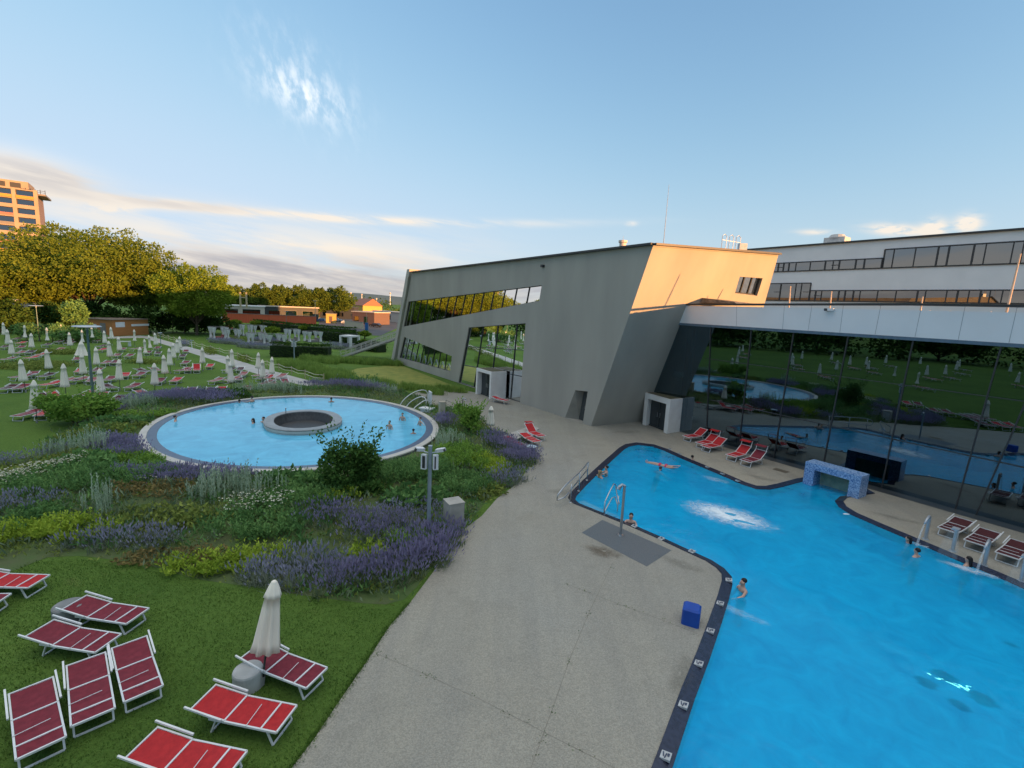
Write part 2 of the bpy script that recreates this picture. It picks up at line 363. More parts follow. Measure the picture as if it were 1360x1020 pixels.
def deck_material():
    """washed concrete: exposed pebbles, damp and worn patches"""
    m, nt, out = new_mat('washed_concrete'); p = nd(nt, 'ShaderNodeBsdfPrincipled'); p.inputs['Specular IOR Level'].default_value = .3; L(nt, p.outputs[0], out.inputs[0])
    geo = nd(nt, 'ShaderNodeNewGeometry')
    def nz(sc, det, r=.6):
        n = nd(nt, 'ShaderNodeTexNoise'); n.inputs['Scale'].default_value = sc; n.inputs['Detail'].default_value = det; n.inputs['Roughness'].default_value = r; L(nt, geo.outputs['Position'], n.inputs['Vector']); return n.outputs[0]
    def rng(f, lo, hi, a=0, b=1):
        r = nd(nt, 'ShaderNodeMapRange'); r.inputs[1].default_value = lo; r.inputs[2].default_value = hi; r.inputs[3].default_value = a; r.inputs[4].default_value = b; L(nt, f, r.inputs[0]); return r.outputs[0]
    def mix(f, a, b, mode='MIX'):
        x = nd(nt, 'ShaderNodeMix', data_type='RGBA', blend_type=mode)
        if isinstance(f, float): x.inputs[0].default_value = f
        else: L(nt, f, x.inputs[0])
        for k, v in ((6, a), (7, b)):
            if isinstance(v, tuple): x.inputs[k].default_value = c4(v)
            else: L(nt, v, x.inputs[k])
        return x.outputs[2]
    base = mix(rng(nz(.11, 6), .35, .65), (.275, .264, .222), (.345, .325, .265))
    base = mix(rng(nz(.055, 4), .45, .62, 0, .8), base, (.265, .27, .25))
    base = mix(rng(nz(.7, 9, .7), .52, .78, 0, .6), base, (.20, .192, .162))
    mp = nd(nt, 'ShaderNodeMapping'); mp.inputs['Scale'].default_value = (1.1, .07, 1); mp.inputs['Rotation'].default_value = (0, 0, R(-6)); L(nt, geo.outputs['Position'], mp.inputs[0]); sn = nd(nt, 'ShaderNodeTexNoise'); sn.inputs['Scale'].default_value = 1.0; sn.inputs['Detail'].default_value = 6; sn.inputs['Roughness'].default_value = .65; L(nt, mp.outputs[0], sn.inputs['Vector'])
    base = mix(rng(sn.outputs[0], .42, .68, 0, .55), base, (.225, .222, .20))
    base = mix(rng(nz(1.7, 8, .75), .60, .74, 0, .5), base, (.37, .355, .31))
    v = nd(nt, 'ShaderNodeTexVoronoi'); v.inputs['Scale'].default_value = 42; L(nt, geo.outputs['Position'], v.inputs['Vector'])
    sep = nd(nt, 'ShaderNodeSeparateColor'); L(nt, v.outputs['Color'], sep.inputs[0])
    peb = mix(rng(sep.outputs[0], 0, 1), (.72, .72, .71), (1.2, 1.2, 1.18))
    col = mix(.75, base, peb, 'MULTIPLY')
    L(nt, col, p.inputs['Base Color']); L(nt, rng(nz(.3, 5), .4, .7, .55, .85), p.inputs['Roughness'])
    b = nd(nt, 'ShaderNodeBump'); b.inputs['Strength'].default_value = .35; b.inputs['Distance'].default_value = .02; L(nt, v.outputs['Distance'], b.inputs['Height']); L(nt, b.outputs[0], p.inputs['Normal'])
    return m
m_deck = deck_material()
m_path = mat('pale_path', (.42, .42, .40), (.35, .35, .33), rough=.85, scale=.6, bump=.1, bscale=40)
m_asphalt = mat('asphalt', (.085, .085, .09), (.06, .06, .065), rough=.9, scale=.3)
# ------------------------------------------------------------------ pool outline (water edge)
pool_px = [(829, 596), (806, 617), (782, 640), (766, 657), (764, 662), (769, 667), (802, 680), (840, 695), (877, 711), (915, 728.5), (945, 742), (962, 753), (972, 764), (973, 775), (968, 796), (957, 831), (943, 873), (923.5, 925), (895, 1012)]
pool = [G(*q).xy for q in pool_px]
d_ = (pool[-1]-pool[-3]).normalized(); pool += [pool[-1]+d_*4.5, Vector((23.5, 1.5))+Vector((6.5, 0))]
right_px = [(1360, 780), (1320, 762.5), (1270, 742), (1220, 720.5), (1170, 699.5), (1130, 682), (1114, 672), (1109, 664), (1116, 658), (1150, 653)]
rp_ = [G(*q).xy for q in right_px]
d2 = (rp_[0]-rp_[2]).normalized(); pool.append(rp_[0]+d2*16); pool += rp_
pool += [G(*q).xy for q in [(1112, 631), (1066, 638.5), (1040, 645.5), (1023, 649), (1005, 648.5), (985, 642), (960, 631), (930, 618.5), (905, 608), (882, 597.5), (866, 592), (848, 590), (836, 592)]]
pool = ccw([Vector(p) for p in pool])
pool_rim = offset(pool, .34)
WZ = -.06
# ------------------------------------------------------------------ ground, deck
BIG = 2600
ground = structure(sheet('lawn_ground', ccw([(-BIG, -400), (BIG, -400), (BIG, BIG), (-BIG, BIG)]), [offset(pool, .2)], -.03, m_lawn))
bank_edge_px = [(690, 640), (660, 662), (640, 685), (612, 706), (600, 722), (575, 760), (545, 800), (517, 832), (486, 880), (450, 932), (418, 980), (386, 1022)]
deck_outer = [G(*q).xy for q in [(500, 545), (556, 520), (603, 516), (630, 521)]]
deck_outer += [fr(-19, .4).xy, fr(-19, -8).xy, fr(115, -8).xy, fr(115, 6).xy, Vector((40, -14)), Vector((-3, -14)), Vector((-2.0, 3.0)), G(340, 1090).xy] + [G(*q).xy for q in reversed(bank_edge_px)] + [G(*q).xy for q in [(705, 615), (660, 590), (600, 570), (540, 560)]]
deck_outer = ccw(deck_outer)
deck = structure(sheet('pool_deck', deck_outer, [offset(pool, .3)], 0.0, m_deck, skirt=.05))
m_rim = mat('dark_blue_tiles', (.012, .016, .034), (.022, .028, .055), rough=.25, scale=7, spec=.6, contrast=(.4, .6))
rb = MB(); n_ = len(pool)
ra, rb_, rc = offset(pool, -.0), offset(pool, .34), offset(pool, .30)
rb.add([(p.x, p.y, .03) for p in rb_]+[(p.x, p.y, -.045) for p in ra]+[(p.x, p.y, -.4) for p in ra], [(i, (i+1) % n_, n_+(i+1) % n_, n_+i) for i in range(n_)]+[(n_+i, n_+(i+1) % n_, 2*n_+(i+1) % n_, 2*n_+i) for i in range(n_)])
rb.add([(p.x, p.y, .03) for p in rb_]+[(p.x, p.y, -.01) for p in offset(pool, .345)], [(i, n_+i, n_+(i+1) % n_, (i+1) % n_) for i in range(n_)])
structure(rb.build('pool_edge', m_rim))
def basin_material(name, c1, c2, line, size):
    m, nt, out = new_mat(name); p = nd(nt, 'ShaderNodeBsdfPrincipled'); p.inputs['Roughness'].default_value = .4; L(nt, p.outputs[0], out.inputs[0])
    geo = nd(nt, 'ShaderNodeNewGeometry'); mp = nd(nt, 'ShaderNodeMapping'); mp.inputs['Rotation'].default_value = (0, 0, R(34)); L(nt, geo.outputs['Position'], mp.inputs[0])
    br = nd(nt, 'ShaderNodeTexBrick'); br.offset = 0; br.inputs['Scale'].default_value = 1; br.inputs['Brick Width'].default_value = size; br.inputs['Row Height'].default_value = size; br.inputs['Mortar Size'].default_value = .018
    br.inputs['Color1'].default_value = c4(c1); br.inputs['Color2'].default_value = c4(c2); br.inputs['Mortar'].default_value = c4(line); br.inputs['Mortar Smooth'].default_value = .4
    L(nt, mp.outputs[0], br.inputs['Vector']); L(nt, br.outputs['Color'], p.inputs['Base Color']); return m
m_basin = basin_material('blue_basin_tiles', (.012, .56, .95), (.014, .60, .98), (.010, .44, .78), .30)
bb = MB(); inn = offset(pool, -.02)
bb.add([(p.x, p.y, -.40) for p in inn]+[(p.x, p.y, -1.30) for p in inn], [(i, (i+1) % n_, n_+(i+1) % n_, n_+i) for i in range(n_)])
tri = tessellate_polygon([[Vector((p.x, p.y, 0)) for p in inn]])
bb.add([(p.x, p.y, -1.30) for p in inn], [t for t in tri])
structure(bb.build('pool_basin', m_basin))
def water_material(name, tint, ripple, scale, ior=1.33, dist=.03, milk=(.010, .50, .96), milky=.52):
    m, nt, out = new_mat(name)
    geo = nd(nt, 'ShaderNodeNewGeometry')
    n1 = nd(nt, 'ShaderNodeTexNoise'); n1.inputs['Scale'].default_value = scale; n1.inputs['Detail'].default_value = 5; n1.inputs['Roughness'].default_value = .55; n1.inputs['Distortion'].default_value = .6; L(nt, geo.outputs['Position'], n1.inputs['Vector'])
    b = nd(nt, 'ShaderNodeBump'); b.inputs['Strength'].default_value = ripple; b.inputs['Distance'].default_value = dist; L(nt, n1.outputs[0], b.inputs['Height'])
    t = nd(nt, 'ShaderNodeBsdfRefraction'); t.inputs['IOR'].default_value = 1.04; t.inputs['Roughness'].default_value = .0; t.inputs[0].default_value = c4(tint); L(nt, b.outputs[0], t.inputs['Normal'])
    tr = nd(nt, 'ShaderNodeBsdfTransparent'); tr.inputs[0].default_value = c4(tint)
    df = nd(nt, 'ShaderNodeBsdfDiffuse'); df.inputs[0].default_value = c4(milk)
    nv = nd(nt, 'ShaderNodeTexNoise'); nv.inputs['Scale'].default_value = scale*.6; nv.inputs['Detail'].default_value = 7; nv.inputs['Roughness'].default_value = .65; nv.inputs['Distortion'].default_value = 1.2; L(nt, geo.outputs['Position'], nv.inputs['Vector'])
    rv = nd(nt, 'ShaderNodeMapRange'); rv.inputs[1].default_value = .3; rv.inputs[2].default_value = .7; L(nt, nv.outputs[0], rv.inputs[0]); xv = nd(nt, 'ShaderNodeMix', data_type='RGBA'); xv.inputs[6].default_value = c4([q*.78 for q in milk]); xv.inputs[7].default_value = c4([min(1, q*1.18) for q in milk]); L(nt, rv.outputs[0], xv.inputs[0]); L(nt, xv.outputs[2], df.inputs[0])  # caustic-like light ripples painted into the diffuse colour
    tl = nd(nt, 'ShaderNodeBsdfTranslucent'); tl.inputs[0].default_value = c4(milk)
    m1 = nd(nt, 'ShaderNodeMixShader'); m1.inputs[0].default_value = .08; L(nt, df.outputs[0], m1.inputs[1]); L(nt, tl.outputs[0], m1.inputs[2])
    m2 = nd(nt, 'ShaderNodeMixShader'); m2.inputs[0].default_value = milky; L(nt, tr.outputs[0], m2.inputs[1]); L(nt, m1.outputs[0], m2.inputs[2])
    g = nd(nt, 'ShaderNodeBsdfGlossy'); g.inputs['Roughness'].default_value = .03; L(nt, b.outputs[0], g.inputs['Normal'])
    f = nd(nt, 'ShaderNodeFresnel'); f.inputs[0].default_value = ior; L(nt, b.outputs[0], f.inputs['Normal'])
    ms = nd(nt, 'ShaderNodeMixShader'); L(nt, f.outputs[0], ms.inputs[0]); L(nt, m2.outputs[0], ms.inputs[1]); L(nt, g.outputs[0], ms.inputs[2]); L(nt, ms.outputs[0], out.inputs[0])
    return m
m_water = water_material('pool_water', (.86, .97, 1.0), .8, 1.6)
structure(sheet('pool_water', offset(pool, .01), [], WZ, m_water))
# ------------------------------------------------------------------ grey concrete wing
Dg, Tg = G(785, 566), None
Ag = G(525, 481)
Ug = (Dg-Ag).normalized(); Ng = Vector((Ug.y, -Ug.x, 0))
def gp(x, y): return on_plane(x, y, Ag, Ng)
def gs(x, y): p = gp(x, y); return ((p-Ag).dot(Ug), p.z)
def gw(s, z, t=0.0): return Ag + Ug*s + Z*z + Ng*t
wing = empty('concrete_wing', tuple(Ag), 0, 'grey concrete wing with slanted walls, ribbon window and leaning corner', 'building')
def rel(b, root):
    o = root.location; b.v = [(v[0]-o.x, v[1]-o.y, v[2]-o.z) for v in b.v]; return b
TL = gs(547, 362); TR_ = gs(868, 325); D2 = gs(785, 566); A2 = gs(525, 481)
holes = {
 'ribbon': [gs(*q) for q in [(542.5, 400.5), (719.5, 378.8), (716, 399.5), (536, 433.8)]],
 'tall': [gs(*q) for q in [(622.5, 435), (698, 429.3), (690.7, 534.5), (608.7, 509)]],
 'low': [gs(*q) for q in [(536.8, 447.5), (600, 473), (598, 493.7), (530.5, 475)]],
 'door': [gs(*q) for q in [(764, 518.2), (780.5, 520), (774.3, 557.5), (750.6, 554.2)]],
}
for k in ('tall', 'door'):   # these reach the floor
    h = holes[k]; holes[k] = [(s, max(z, .02)) for s, z in h]; h = holes[k]
    holes[k][2] = (h[2][0], .02); holes[k][3] = (h[3][0], .02)
b = MB()
outer = [(A2[0], 0), (D2[0], 0), TR_, TL]
loops = [[Vector((s, z, 0)) for s, z in lp] for lp in [outer]+list(holes.values())]
flat = [p for lp in loops for p in lp]
b.add([gw(p.x, p.y) for p in flat], list(tessellate_polygon(loops)))
depth = {'ribbon': .22, 'tall': .22, 'low': .22, 'door': .7}
for k, lp in holes.items():
    n = len(lp); b.add([gw(s, z) for s, z in lp]+[gw(s, z, -depth[k]-.1) for s, z in lp], [(i, (i+1) % n, n+(i+1) % n, n+i) for i in range(n)])
rel(b, wing).build('front_wall', m_conc, wing)
# leaning end wall that catches the sun
Pd, Pt = gw(*D2), gw(*TR_); Pe = G(857, 559)
Nr = (Pe-Pd).cross(Pt-Pd).normalized()
TRr = on_plane(1034, 338, Pd, Nr); q2 = on_plane(1017, 398, Pd, Nr); dd = (q2-TRr).normalized(); BRr = TRr + dd*(TRr.z/-dd.z)
Ur = (Pe-Pd).normalized(); Vr = Nr.cross(Ur)
def r2(p): return ((p-Pd).dot(Ur), (p-Pd).dot(Vr))
def rw(a, c, t=0.0): return Pd + Ur*a + Vr*c + Nr*t
if Nr.y > 0: Nr = -Nr; Vr = -Nr.cross(Ur) if False else Nr.cross(Ur)
if Vr.z < 0: Vr = -Vr
wn = [r2(on_plane(*q, Pd, Nr)) for q in [(982.5, 367.5), (1013, 369.5), (1005.5, 393), (976, 389.5)]]
ro = [r2(p) for p in (Pd, BRr, TRr, Pt)]
loops = [[Vector((p[0], p[1], 0)) for p in lp] for lp in (ro, wn)]; flat = [p for lp in loops for p in lp]
b = MB(); b.add([rw(p.x, p.y) for p in flat], list(tessellate_polygon(loops)))
n = 4; b.add([rw(*p) for p in wn]+[rw(p[0], p[1], -.35) for p in wn], [(i, (i+1) % n, n+(i+1) % n, n+i) for i in range(n)])
rel(b, wing).build('end_wall', m_conc, wing)
back = -Ng*26; vb_ = Vector((TRr.x, TRr.y, 0)).normalized(); vb_ = (vb_*12+Vector((-vb_.y, vb_.x, 0))*1.5)
b = MB(); roof = [gw(*TL), gw(*TR_), TRr, TRr+vb_-Z*.8, gw(*TL)+back]
b.add([p-Vector((0, 0, .12)) for p in roof], [(0, 1, 2, 3, 4)])
b.add([gw(A2[0], 0), gw(*TL), gw(*TL)+back, gw(A2[0], 0)+back, TRr+vb_-Z*.8, BRr+vb_, BRr, TRr], [(0, 1, 2, 3), (3, 2, 4, 5), (5, 4, 7, 6)])
rel(b, wing).build('rear_walls', m_conc_dark, wing)
def coping(pts, w, h, name, parent, up=(0, 0, 1), mt=None):
    b = MB()
    for i in range(len(pts)-1): b.bar(pts[i], pts[i+1], w, h, up=up)
    return rel(b, parent).build(name, mt or m_trim, parent)
coping([gw(TL[0], TL[1]+.05, .06), gw(TR_[0], TR_[1]+.05, .06)], .45, .14, 'roof_edge', wing)
coping([Pt+Vector((0, 0, .05))+Nr*.05, TRr+Vector((0, 0, .05))+Nr*.05], .45, .14, 'roof_edge', wing)
# left end fin
b = MB(); f0, f1 = gw(A2[0]-.05, 0, .30), gw(TL[0]-.05, TL[1]+.45, .30)
e = -Ug*1.0
vs = [f0, f0+e, f1+e, f1]; vs += [v-Ng*7.0 for v in vs]
b.add(vs, [(3, 2, 1, 0), (4, 5, 6, 7), (0, 1, 5, 4), (1, 2, 6, 5), (2, 3, 7, 6), (3, 0, 4, 7)])
rel(b, wing).build('end_fin', mat('pale_concrete', (.46, .43, .38), (.38, .36, .32), rough=.75, scale=.6, stretch=(1, 1, .3)), wing)
b = MB(); p0, p1 = gs(531, 470), gs(549, 372); b.tube([gw(p0[0]-.35, .1, .42), gw(TL[0]-.2, TL[1]-.6, .42)], .06, 8)
rel(b, wing).build('downpipe', m_steel, wing)
def lerp2(a, c, t): return (a[0]+(c[0]-a[0])*t, a[1]+(c[1]-a[1])*t)
def window(lp, cols, rows, d, name, world, root, gm, fm, fw=.07, colt=None):
    """glazed opening: frame part, one pane sheet as its sub-part"""
    b = MB(); tl, tr, br, bl = lp
    for a, c in ((tl, tr), (tr, br), (br, bl), (bl, tl)): b.bar(world(*a, -d+.03), world(*c, -d+.03), fw*1.3, .10, up=tuple(world(0, 0, 1)-world(0, 0, 0)))
    up = tuple(world(0, 0, 1)-world(0, 0, 0))
    for i in range(1, cols):
        t = colt[i-1] if colt else i/cols
        b.bar(world(*lerp2(tl, tr, t), -d+.03), world(*lerp2(bl, br, t), -d+.03), fw, .08, up=up)
    for j in range(1, rows): b.bar(world(*lerp2(tl, bl, j/rows), -d+.035), world(*lerp2(tr, br, j/rows), -d+.035), fw*.8, .08, up=up)
    fo = rel(b, root).build(name, fm, root)
    g = MB(); g.add([world(*p, -d) for p in lp], [(0, 1, 2, 3)]); g.add([world(*p, -d-.6) for p in lp], [(0, 1, 2, 3)], 1)
    rel(g, root).build('glazing', [gm, m_interior], fo); return fo
window(holes['ribbon'], 15, 1, .2, 'ribbon_window', gw, wing, m_glass_dark, m_trim, .07)
window(holes['tall'], 4, 3, .2, 'tall_window', gw, wing, m_glass_dark, m_trim, .08, [.27, .54, .85])
lw = window(holes['low'], 9, 1, .2, 'low_window', gw, wing, m_glass_dark, m_trim, .06)
b = MB(); tl, tr, br, bl = holes['low']
for k in range(9):
    t = (k+.5)/9; pt, pb = lerp2(tl, tr, t), lerp2(bl, br, t); q = lerp2(pb, pt, .45)
    b.bar(gw(*lerp2(bl, br, k/9+.02), -.15), gw(*q, -.15), .04, .04); b.bar(gw(*q, -.15), gw(*lerp2(bl, br, (k+1)/9), -.15), .04, .04)
rel(b, wing).build('grille', m_galv, lw)
window(wn, 3, 1, .3, 'square_window', rw, wing, m_glass_dark, m_trim, .1)
dl = holes['door']; b = MB(); dleft = lerp2(dl[3], dl[2], .47); dlt = lerp2(dl[0], dl[1], .28)
b.add([gw(*p, -.62) for p in (dlt, dl[1], dl[2], dleft)], [(0, 1, 2, 3)]); b.bar(gw(*lerp2(dlt, dl[1], .5), -.6), gw(*lerp2(dleft, dl[2], .5), -.6), .05, .05)
dr = rel(b, wing).build('door', m_door, wing)
b = MB(); c_ = lerp2(lerp2(dlt, dl[1], .45), lerp2(dleft, dl[2], .45), .55); b.bar(gw(c_[0], c_[1]-.12, -.56), gw(c_[0], c_[1]+.12, -.56), .04, .05); rel(b, wing).build('handle', m_steel, dr)
b = MB(); b.add([gw(*p) if i in (0, 3) else gw(*p, -.62) for i, p in enumerate((dl[0], dlt, dleft, dl[3]))], [(0, 1, 2, 3)])
b.add([gw(*lerp2(dl[0], dl[1], 0.0), -.01), gw(*dl[1], -.01), gw(*dl[1], -.64), gw(*dl[0], -.64)], [(0, 1, 2, 3)]); rel(b, wing).build('door_reveal', m_conc_dark, wing)
# small fittings on the wing
b = MB(); p = gs(722, 353.5); b.box(gw(p[0], p[1], .12), (.28, .28, .22), math.atan2(Ug.y, Ug.x)); b.tube([gw(p[0], p[1], .0), gw(p[0], p[1]+.05, .25)], .05); rel(b, wing).build('wall_camera', m_trim, wing)
b = MB(); p = gw(TR_[0]-4.7, TR_[1], -2); b.lathe([(0, .9), (.34, .9), (.34, .75), (.26, .7), (.26, -1)], 12, c=p); rel(b, wing).build('roof_flue', mat('flue_white', (.6, .55, .5)), wing)
for q, hh in ((gw(TR_[0]-.4, TR_[1], -1.5), 4.2), (gw(TR_[0]-4.9, TR_[1], -2.2), 1.3)):
    b = MB(); b.tube([q-Z*.5, q+Z*hh], [.03, .012], 6); rel(b, wing).build('lightning_rod', m_galv, wing)
b = MB()
for t in (.60, .66, .72):
    q = Pt.lerp(TRr, t)-Nr*1.2; b.tube([q+Ur*.0-Z*.3, q+Z*.85, q+Z*1.0+Ur*.25, q+Z*.85+Ur*.5, q+Ur*.5-Z*.3], .025, 6)
q = Pt.lerp(TRr, .78)-Nr*1.2; b.box(q+Z*.15, (.6, .4, .5)); q = Pt.lerp(TRr, .60)-Nr*1.2; b.bar(q+Z*.55, q+Z*.55+Ur*2.2, .03)
rel(b, wing).build('roof_ladder_rails', m_galv, wing)
b = MB(); p = gw(TR_[0]-14, TR_[1]-.08, -3); b.bar(p, gw(TR_[0]-6, TR_[1]+.05, -3), 2.4, .5); rel(b, wing).build('roof_hatch', m_trim, wing)
# porch of the wing and porch of the hall: white concrete boxes with a dark glazed door
def porch(name, a, bq, cq, ztop, label, side_door=False, frame_t=.30, mt=None):
    """a->bq: the face with the doorway on the ground, bq->cq: the blank flank going back to the wall"""
    rt = empty(name, tuple(a)); w = (bq-a); d = (cq-bq); wl, dl_ = w.length, d.length; ux, uy = w.normalized(), d.normalized()
    # the porch is a part of its building: parented below
    def q(x, y, z): return a+ux*x+uy*y+Z*z
    b = MB(); t = frame_t
    def slab(x0, x1, y0, y1, z0, z1):
        vs = [q(x, y, z) for z in (z0, z1) for x, y in ((x0, y0), (x1, y0), (x1, y1), (x0, y1))]
        b.add(vs, [(3, 2, 1, 0), (4, 5, 6, 7), (0, 1, 5, 4), (1, 2, 6, 5), (2, 3, 7, 6), (3, 0, 4, 7)])
    slab(0, t, 0, dl_, 0, ztop-t); slab(wl-t, wl, 0, dl_, 0, ztop-t); slab(0, wl, 0, dl_, ztop-t, ztop)
    bpy.data.objects.remove(rt)
    return b, q, wl, dl_, t
def finish_porch(root, b, q, wl, dl_, t, ztop, mt, top=True):
    po = rel(b, root).build('porch', mt, root)
    g = MB(); y = min(.9, dl_*.3)
    g.add([q(t, y, 0), q(wl-t, y, 0), q(wl-t, y, ztop-t), q(t, y, ztop-t)], [(0, 1, 2, 3)]); g.bar(q(wl/2, y-.03, 0), q(wl/2, y-.03, ztop-t), .09, .06)
    g.bar(q(t, y-.03, .05), q(wl-t, y-.03, .05), .08, .1); g.bar(q(t, y-.03, ztop-t-.05), q(wl-t, y-.03, ztop-t-.05), .08, .1)
    do = rel(g, root).build('porch_door', m_door, po)
    for hx in (-.16, .16): g = MB(); g.bar(q(wl/2+hx, y-.08, .9), q(wl/2+hx, y-.08, 1.3), .04); rel(g, root).build('door_handle', m_steel, po)
    g = MB(); g.add([q(x, yy, ztop+.015) for x, yy in ((.12, .12), (wl-.12, .12), (wl-.12, dl_-.1), (.12, dl_-.1))], [(0, 1, 2, 3)]); rel(g, root).build('porch_roof', mat('mossy_gravel', (.16, .14, .10), (.10, .11, .06), rough=.95, scale=2) if 'mossy_gravel' not in MATS else MATS['mossy_gravel'], po)
    return po
a1, b1 = G(631.5, 523), G(651.2, 530.5); dw = (gw((b1-Ag).dot(Ug), 0)-b1); c1 = b1+dw; zt1 = z_at(488.5, a1.x, a1.y)
pb = porch('porch', a1, b1, c1, zt1, ''); finish_porch(wing, *pb, zt1, m_plaster)
# ------------------------------------------------------------------ glass hall
hall = empty('glass_hall', tuple(A0), 0, 'long dark glass bath hall with white fascia beside the blue pool', 'building')
H0, H1, HZ0, HZ1 = -5.2, 112.0, 8.5, 9.88
b = MB(); b.add([fr(s, t, z) for s, t in ((H0, .12), (H1, .12), (H1, -26), (H0+2, -26)) for z in (HZ0, HZ1)], [(0, 1, 3, 2), (2, 3, 5, 4), (4, 5, 7, 6), (6, 7, 1, 0), (0, 2, 4, 6), (7, 5, 3, 1)])
# left end of the fascia is raked like the wing
lf = [hall_px(882.5, 405.5), hall_px(880.5, 428)]
b = MB(); n0 = lf[0][0]; zl0, zr0 = HZ1-.10, HZ1+.42
def fz(s): return 9.82+.022*(s+3)
fpts = [(lf[0][0], fz(lf[0][0])), (H1, fz(20)), (H1, HZ0-.02), (lf[1][0], HZ0)]
b.add([fr(s, .14, z) for s, z in fpts]+[fr(s, -.25, z) for s, z in fpts], [(3, 2, 1, 0), (4, 5, 6, 7), (0, 1, 5, 4), (2, 3, 7, 6), (3, 0, 4, 7), (1, 2, 6, 5)])
fa = rel(b, hall).build('fascia', m_white, hall)
m_joint = mat('joint_grey', (.35, .37, .4))
for x0, y0, x1, y1 in ((980, 407, 979.5, 433), (1043, 410, 1041, 435), (1079.5, 408, 1075, 437), (1121, 410, 1117, 440), (1170, 412, 1164, 442), (1224, 412, 1217, 445), (1282, 412, 1274, 450), (1351, 412, 1341, 455)):
    p, q = hall_px(x0, y0), hall_px(x1, y1); k = (q[0]-p[0])/(q[1]-p[1])
    p = (p[0]+k*(fz(p[0])-.01-p[1]), fz(p[0])-.01); q = (q[0]+k*(HZ0+.01-q[1]), HZ0+.01)
    b = MB(); b.bar(fr(p[0], .141, p[1]), fr(q[0], .141, q[1]), .022, .008, up=tuple(N)); rel(b, hall).build('panel_joint', m_joint, fa)
b = MB(); b.bar(fr(lf[0][0]-.1, -.05, fz(lf[0][0])+.04), fr(13, -.05, fz(13)+.04), .5, .12); b.bar(fr(13, -.05, fz(13)+.04), fr(H1, -.05, fz(20)+.04), .5, .12); rel(b, hall).build('fascia_cap', m_trim, fa)
b = MB(); b.bar(fr(-2.2, .06, HZ0-.09), fr(H1, .06, HZ0-.11), .2, .17); rel(b, hall).build('soffit_trim', mat('blue_grey_trim', (.10, .16, .22)), fa)
b = MB(); b.add([fr(s, t, HZ0+.35) for s, t in ((-2, -.25), (H1, -.25), (H1, -26), (-2, -26))], [(0, 1, 2, 3)]); b.add([fr(s, t, 9.6) for s, t in ((-2, -.25), (H1, -.25), (H1, -26), (-2, -26))], [(3, 2, 1, 0)]); rel(b, hall).build('roof', m_conc_dark, hall)
b = MB(); b.add([fr(H0, 0, 0), fr(H1, 0, 0), fr(H1, 0, HZ0), fr(-1.9, 0, HZ0)], [(0, 1, 2, 3)]); gl = rel(b, hall).build('glazing', m_glass_hall, hall)
# mullions measured on the facade
b = MB()
mull = [((944.5, 434), (938, 590)), ((998.5, 436), (981, 600)), ((1055, 437), (1027, 615)), ((1127, 445), (1091, 630)), ((1213, 452), (1170, 652)), ((1327, 470), (1268, 680))]
for (x0, y0), (x1, y1) in mull:
    p, q = hall_px(x0, y0), hall_px(x1, y1); k = (q[0]-p[0])/(q[1]-p[1])
    b.bar(fr(p[0]+k*(HZ0-p[1]), .02, HZ0-.1), fr(q[0]-k*q[1], .02, 0), .06, .08, up=tuple(N))
for s in (17.2, 21.8, 26.5, 31, 36, 41, 46, 51, 56): b.bar(fr(s+1.2, .02, HZ0-.1), fr(s, .02, 0), .06, .08, up=tuple(N))
rel(b, hall).build('mullions', m_trim, hall)
b = MB(); b.bar(fr(2.2, .02, 3.0), fr(H1, .02, 1.9), .05, .07, up=tuple(N)); b.bar(fr(1.4, .02, 6.0), fr(H1, .02, 5.2), .035, .05, up=tuple(N)); rel(b, hall).build('transoms', m_trim, hall)
for cs in (-.6, 8.5, 18.5): b = MB(); b.box(fr(cs, -.8, 4.2), (.4, .4, 8.4), math.atan2(U.y, U.x)); rel(b, hall).build('inner_column', m_interior, hall)
b = MB(); b.add([fr(s, t, .02) for s, t in ((-5, -.1), (H1, -.1), (H1, -24), (-5, -24))], [(0, 1, 2, 3)]); b.add([fr(s, -14, z) for s, z in ((-5, 0), (H1, 0), (H1, 9), (-5, 9))], [(0, 1, 2, 3)]); b.add([fr(H1, t, z) for t, z in ((-.1, 0), (-24, 0), (-24, 9), (-.1, 9))], [(0, 1, 2, 3)]); rel(b, hall).build('interior', m_interior, hall)
b = MB(); g0 = [hall_px(872, 492), hall_px(1100, 545)]; b.bar(fr(-4.5, -1.6, 4.35), fr(7.0, -1.6, 3.9), .3, .42, up=(0, 0, 1)); rel(b, hall).build('gallery', m_gallery, hall)
# second porch
a2, b2 = G(853, 563.5), G(886, 576); c2 = b2 + (fr((b2-A0).dot(U), 0)-b2); zt2 = z_at(521.5, a2.x, a2.y)
pb = porch('porch', a2, b2, c2, zt2, '', frame_t=.42); finish_porch(hall, *pb, zt2, m_plaster)
# dark stone strip at the foot of the glass
st = MB(); st.add([fr(s, t, .012) for s, t in ((2.5, .02), (H1, .02), (H1, 1.15), (2.5, .75))], [(3, 2, 1, 0)]); structure(st.build('stone_strip', mat('dark_slate', (.035, .04, .042), (.055, .06, .058), rough=.4, scale=1.5)))
for x, y in ((897, 406.8), (1106, 411.5)):
    s_, z_ = hall_px(x, y); b = MB(); p = fr(s_, .16, z_); b.box(p+N*.10, (.30, .18, .14), math.atan2(U.y, U.x)); b.tube([p+N*.1-U*.1, p+N*.12-U*.34], .08, 10, 1); rel(b, hall).build('facade_camera', [m_white, m_trim], fa)
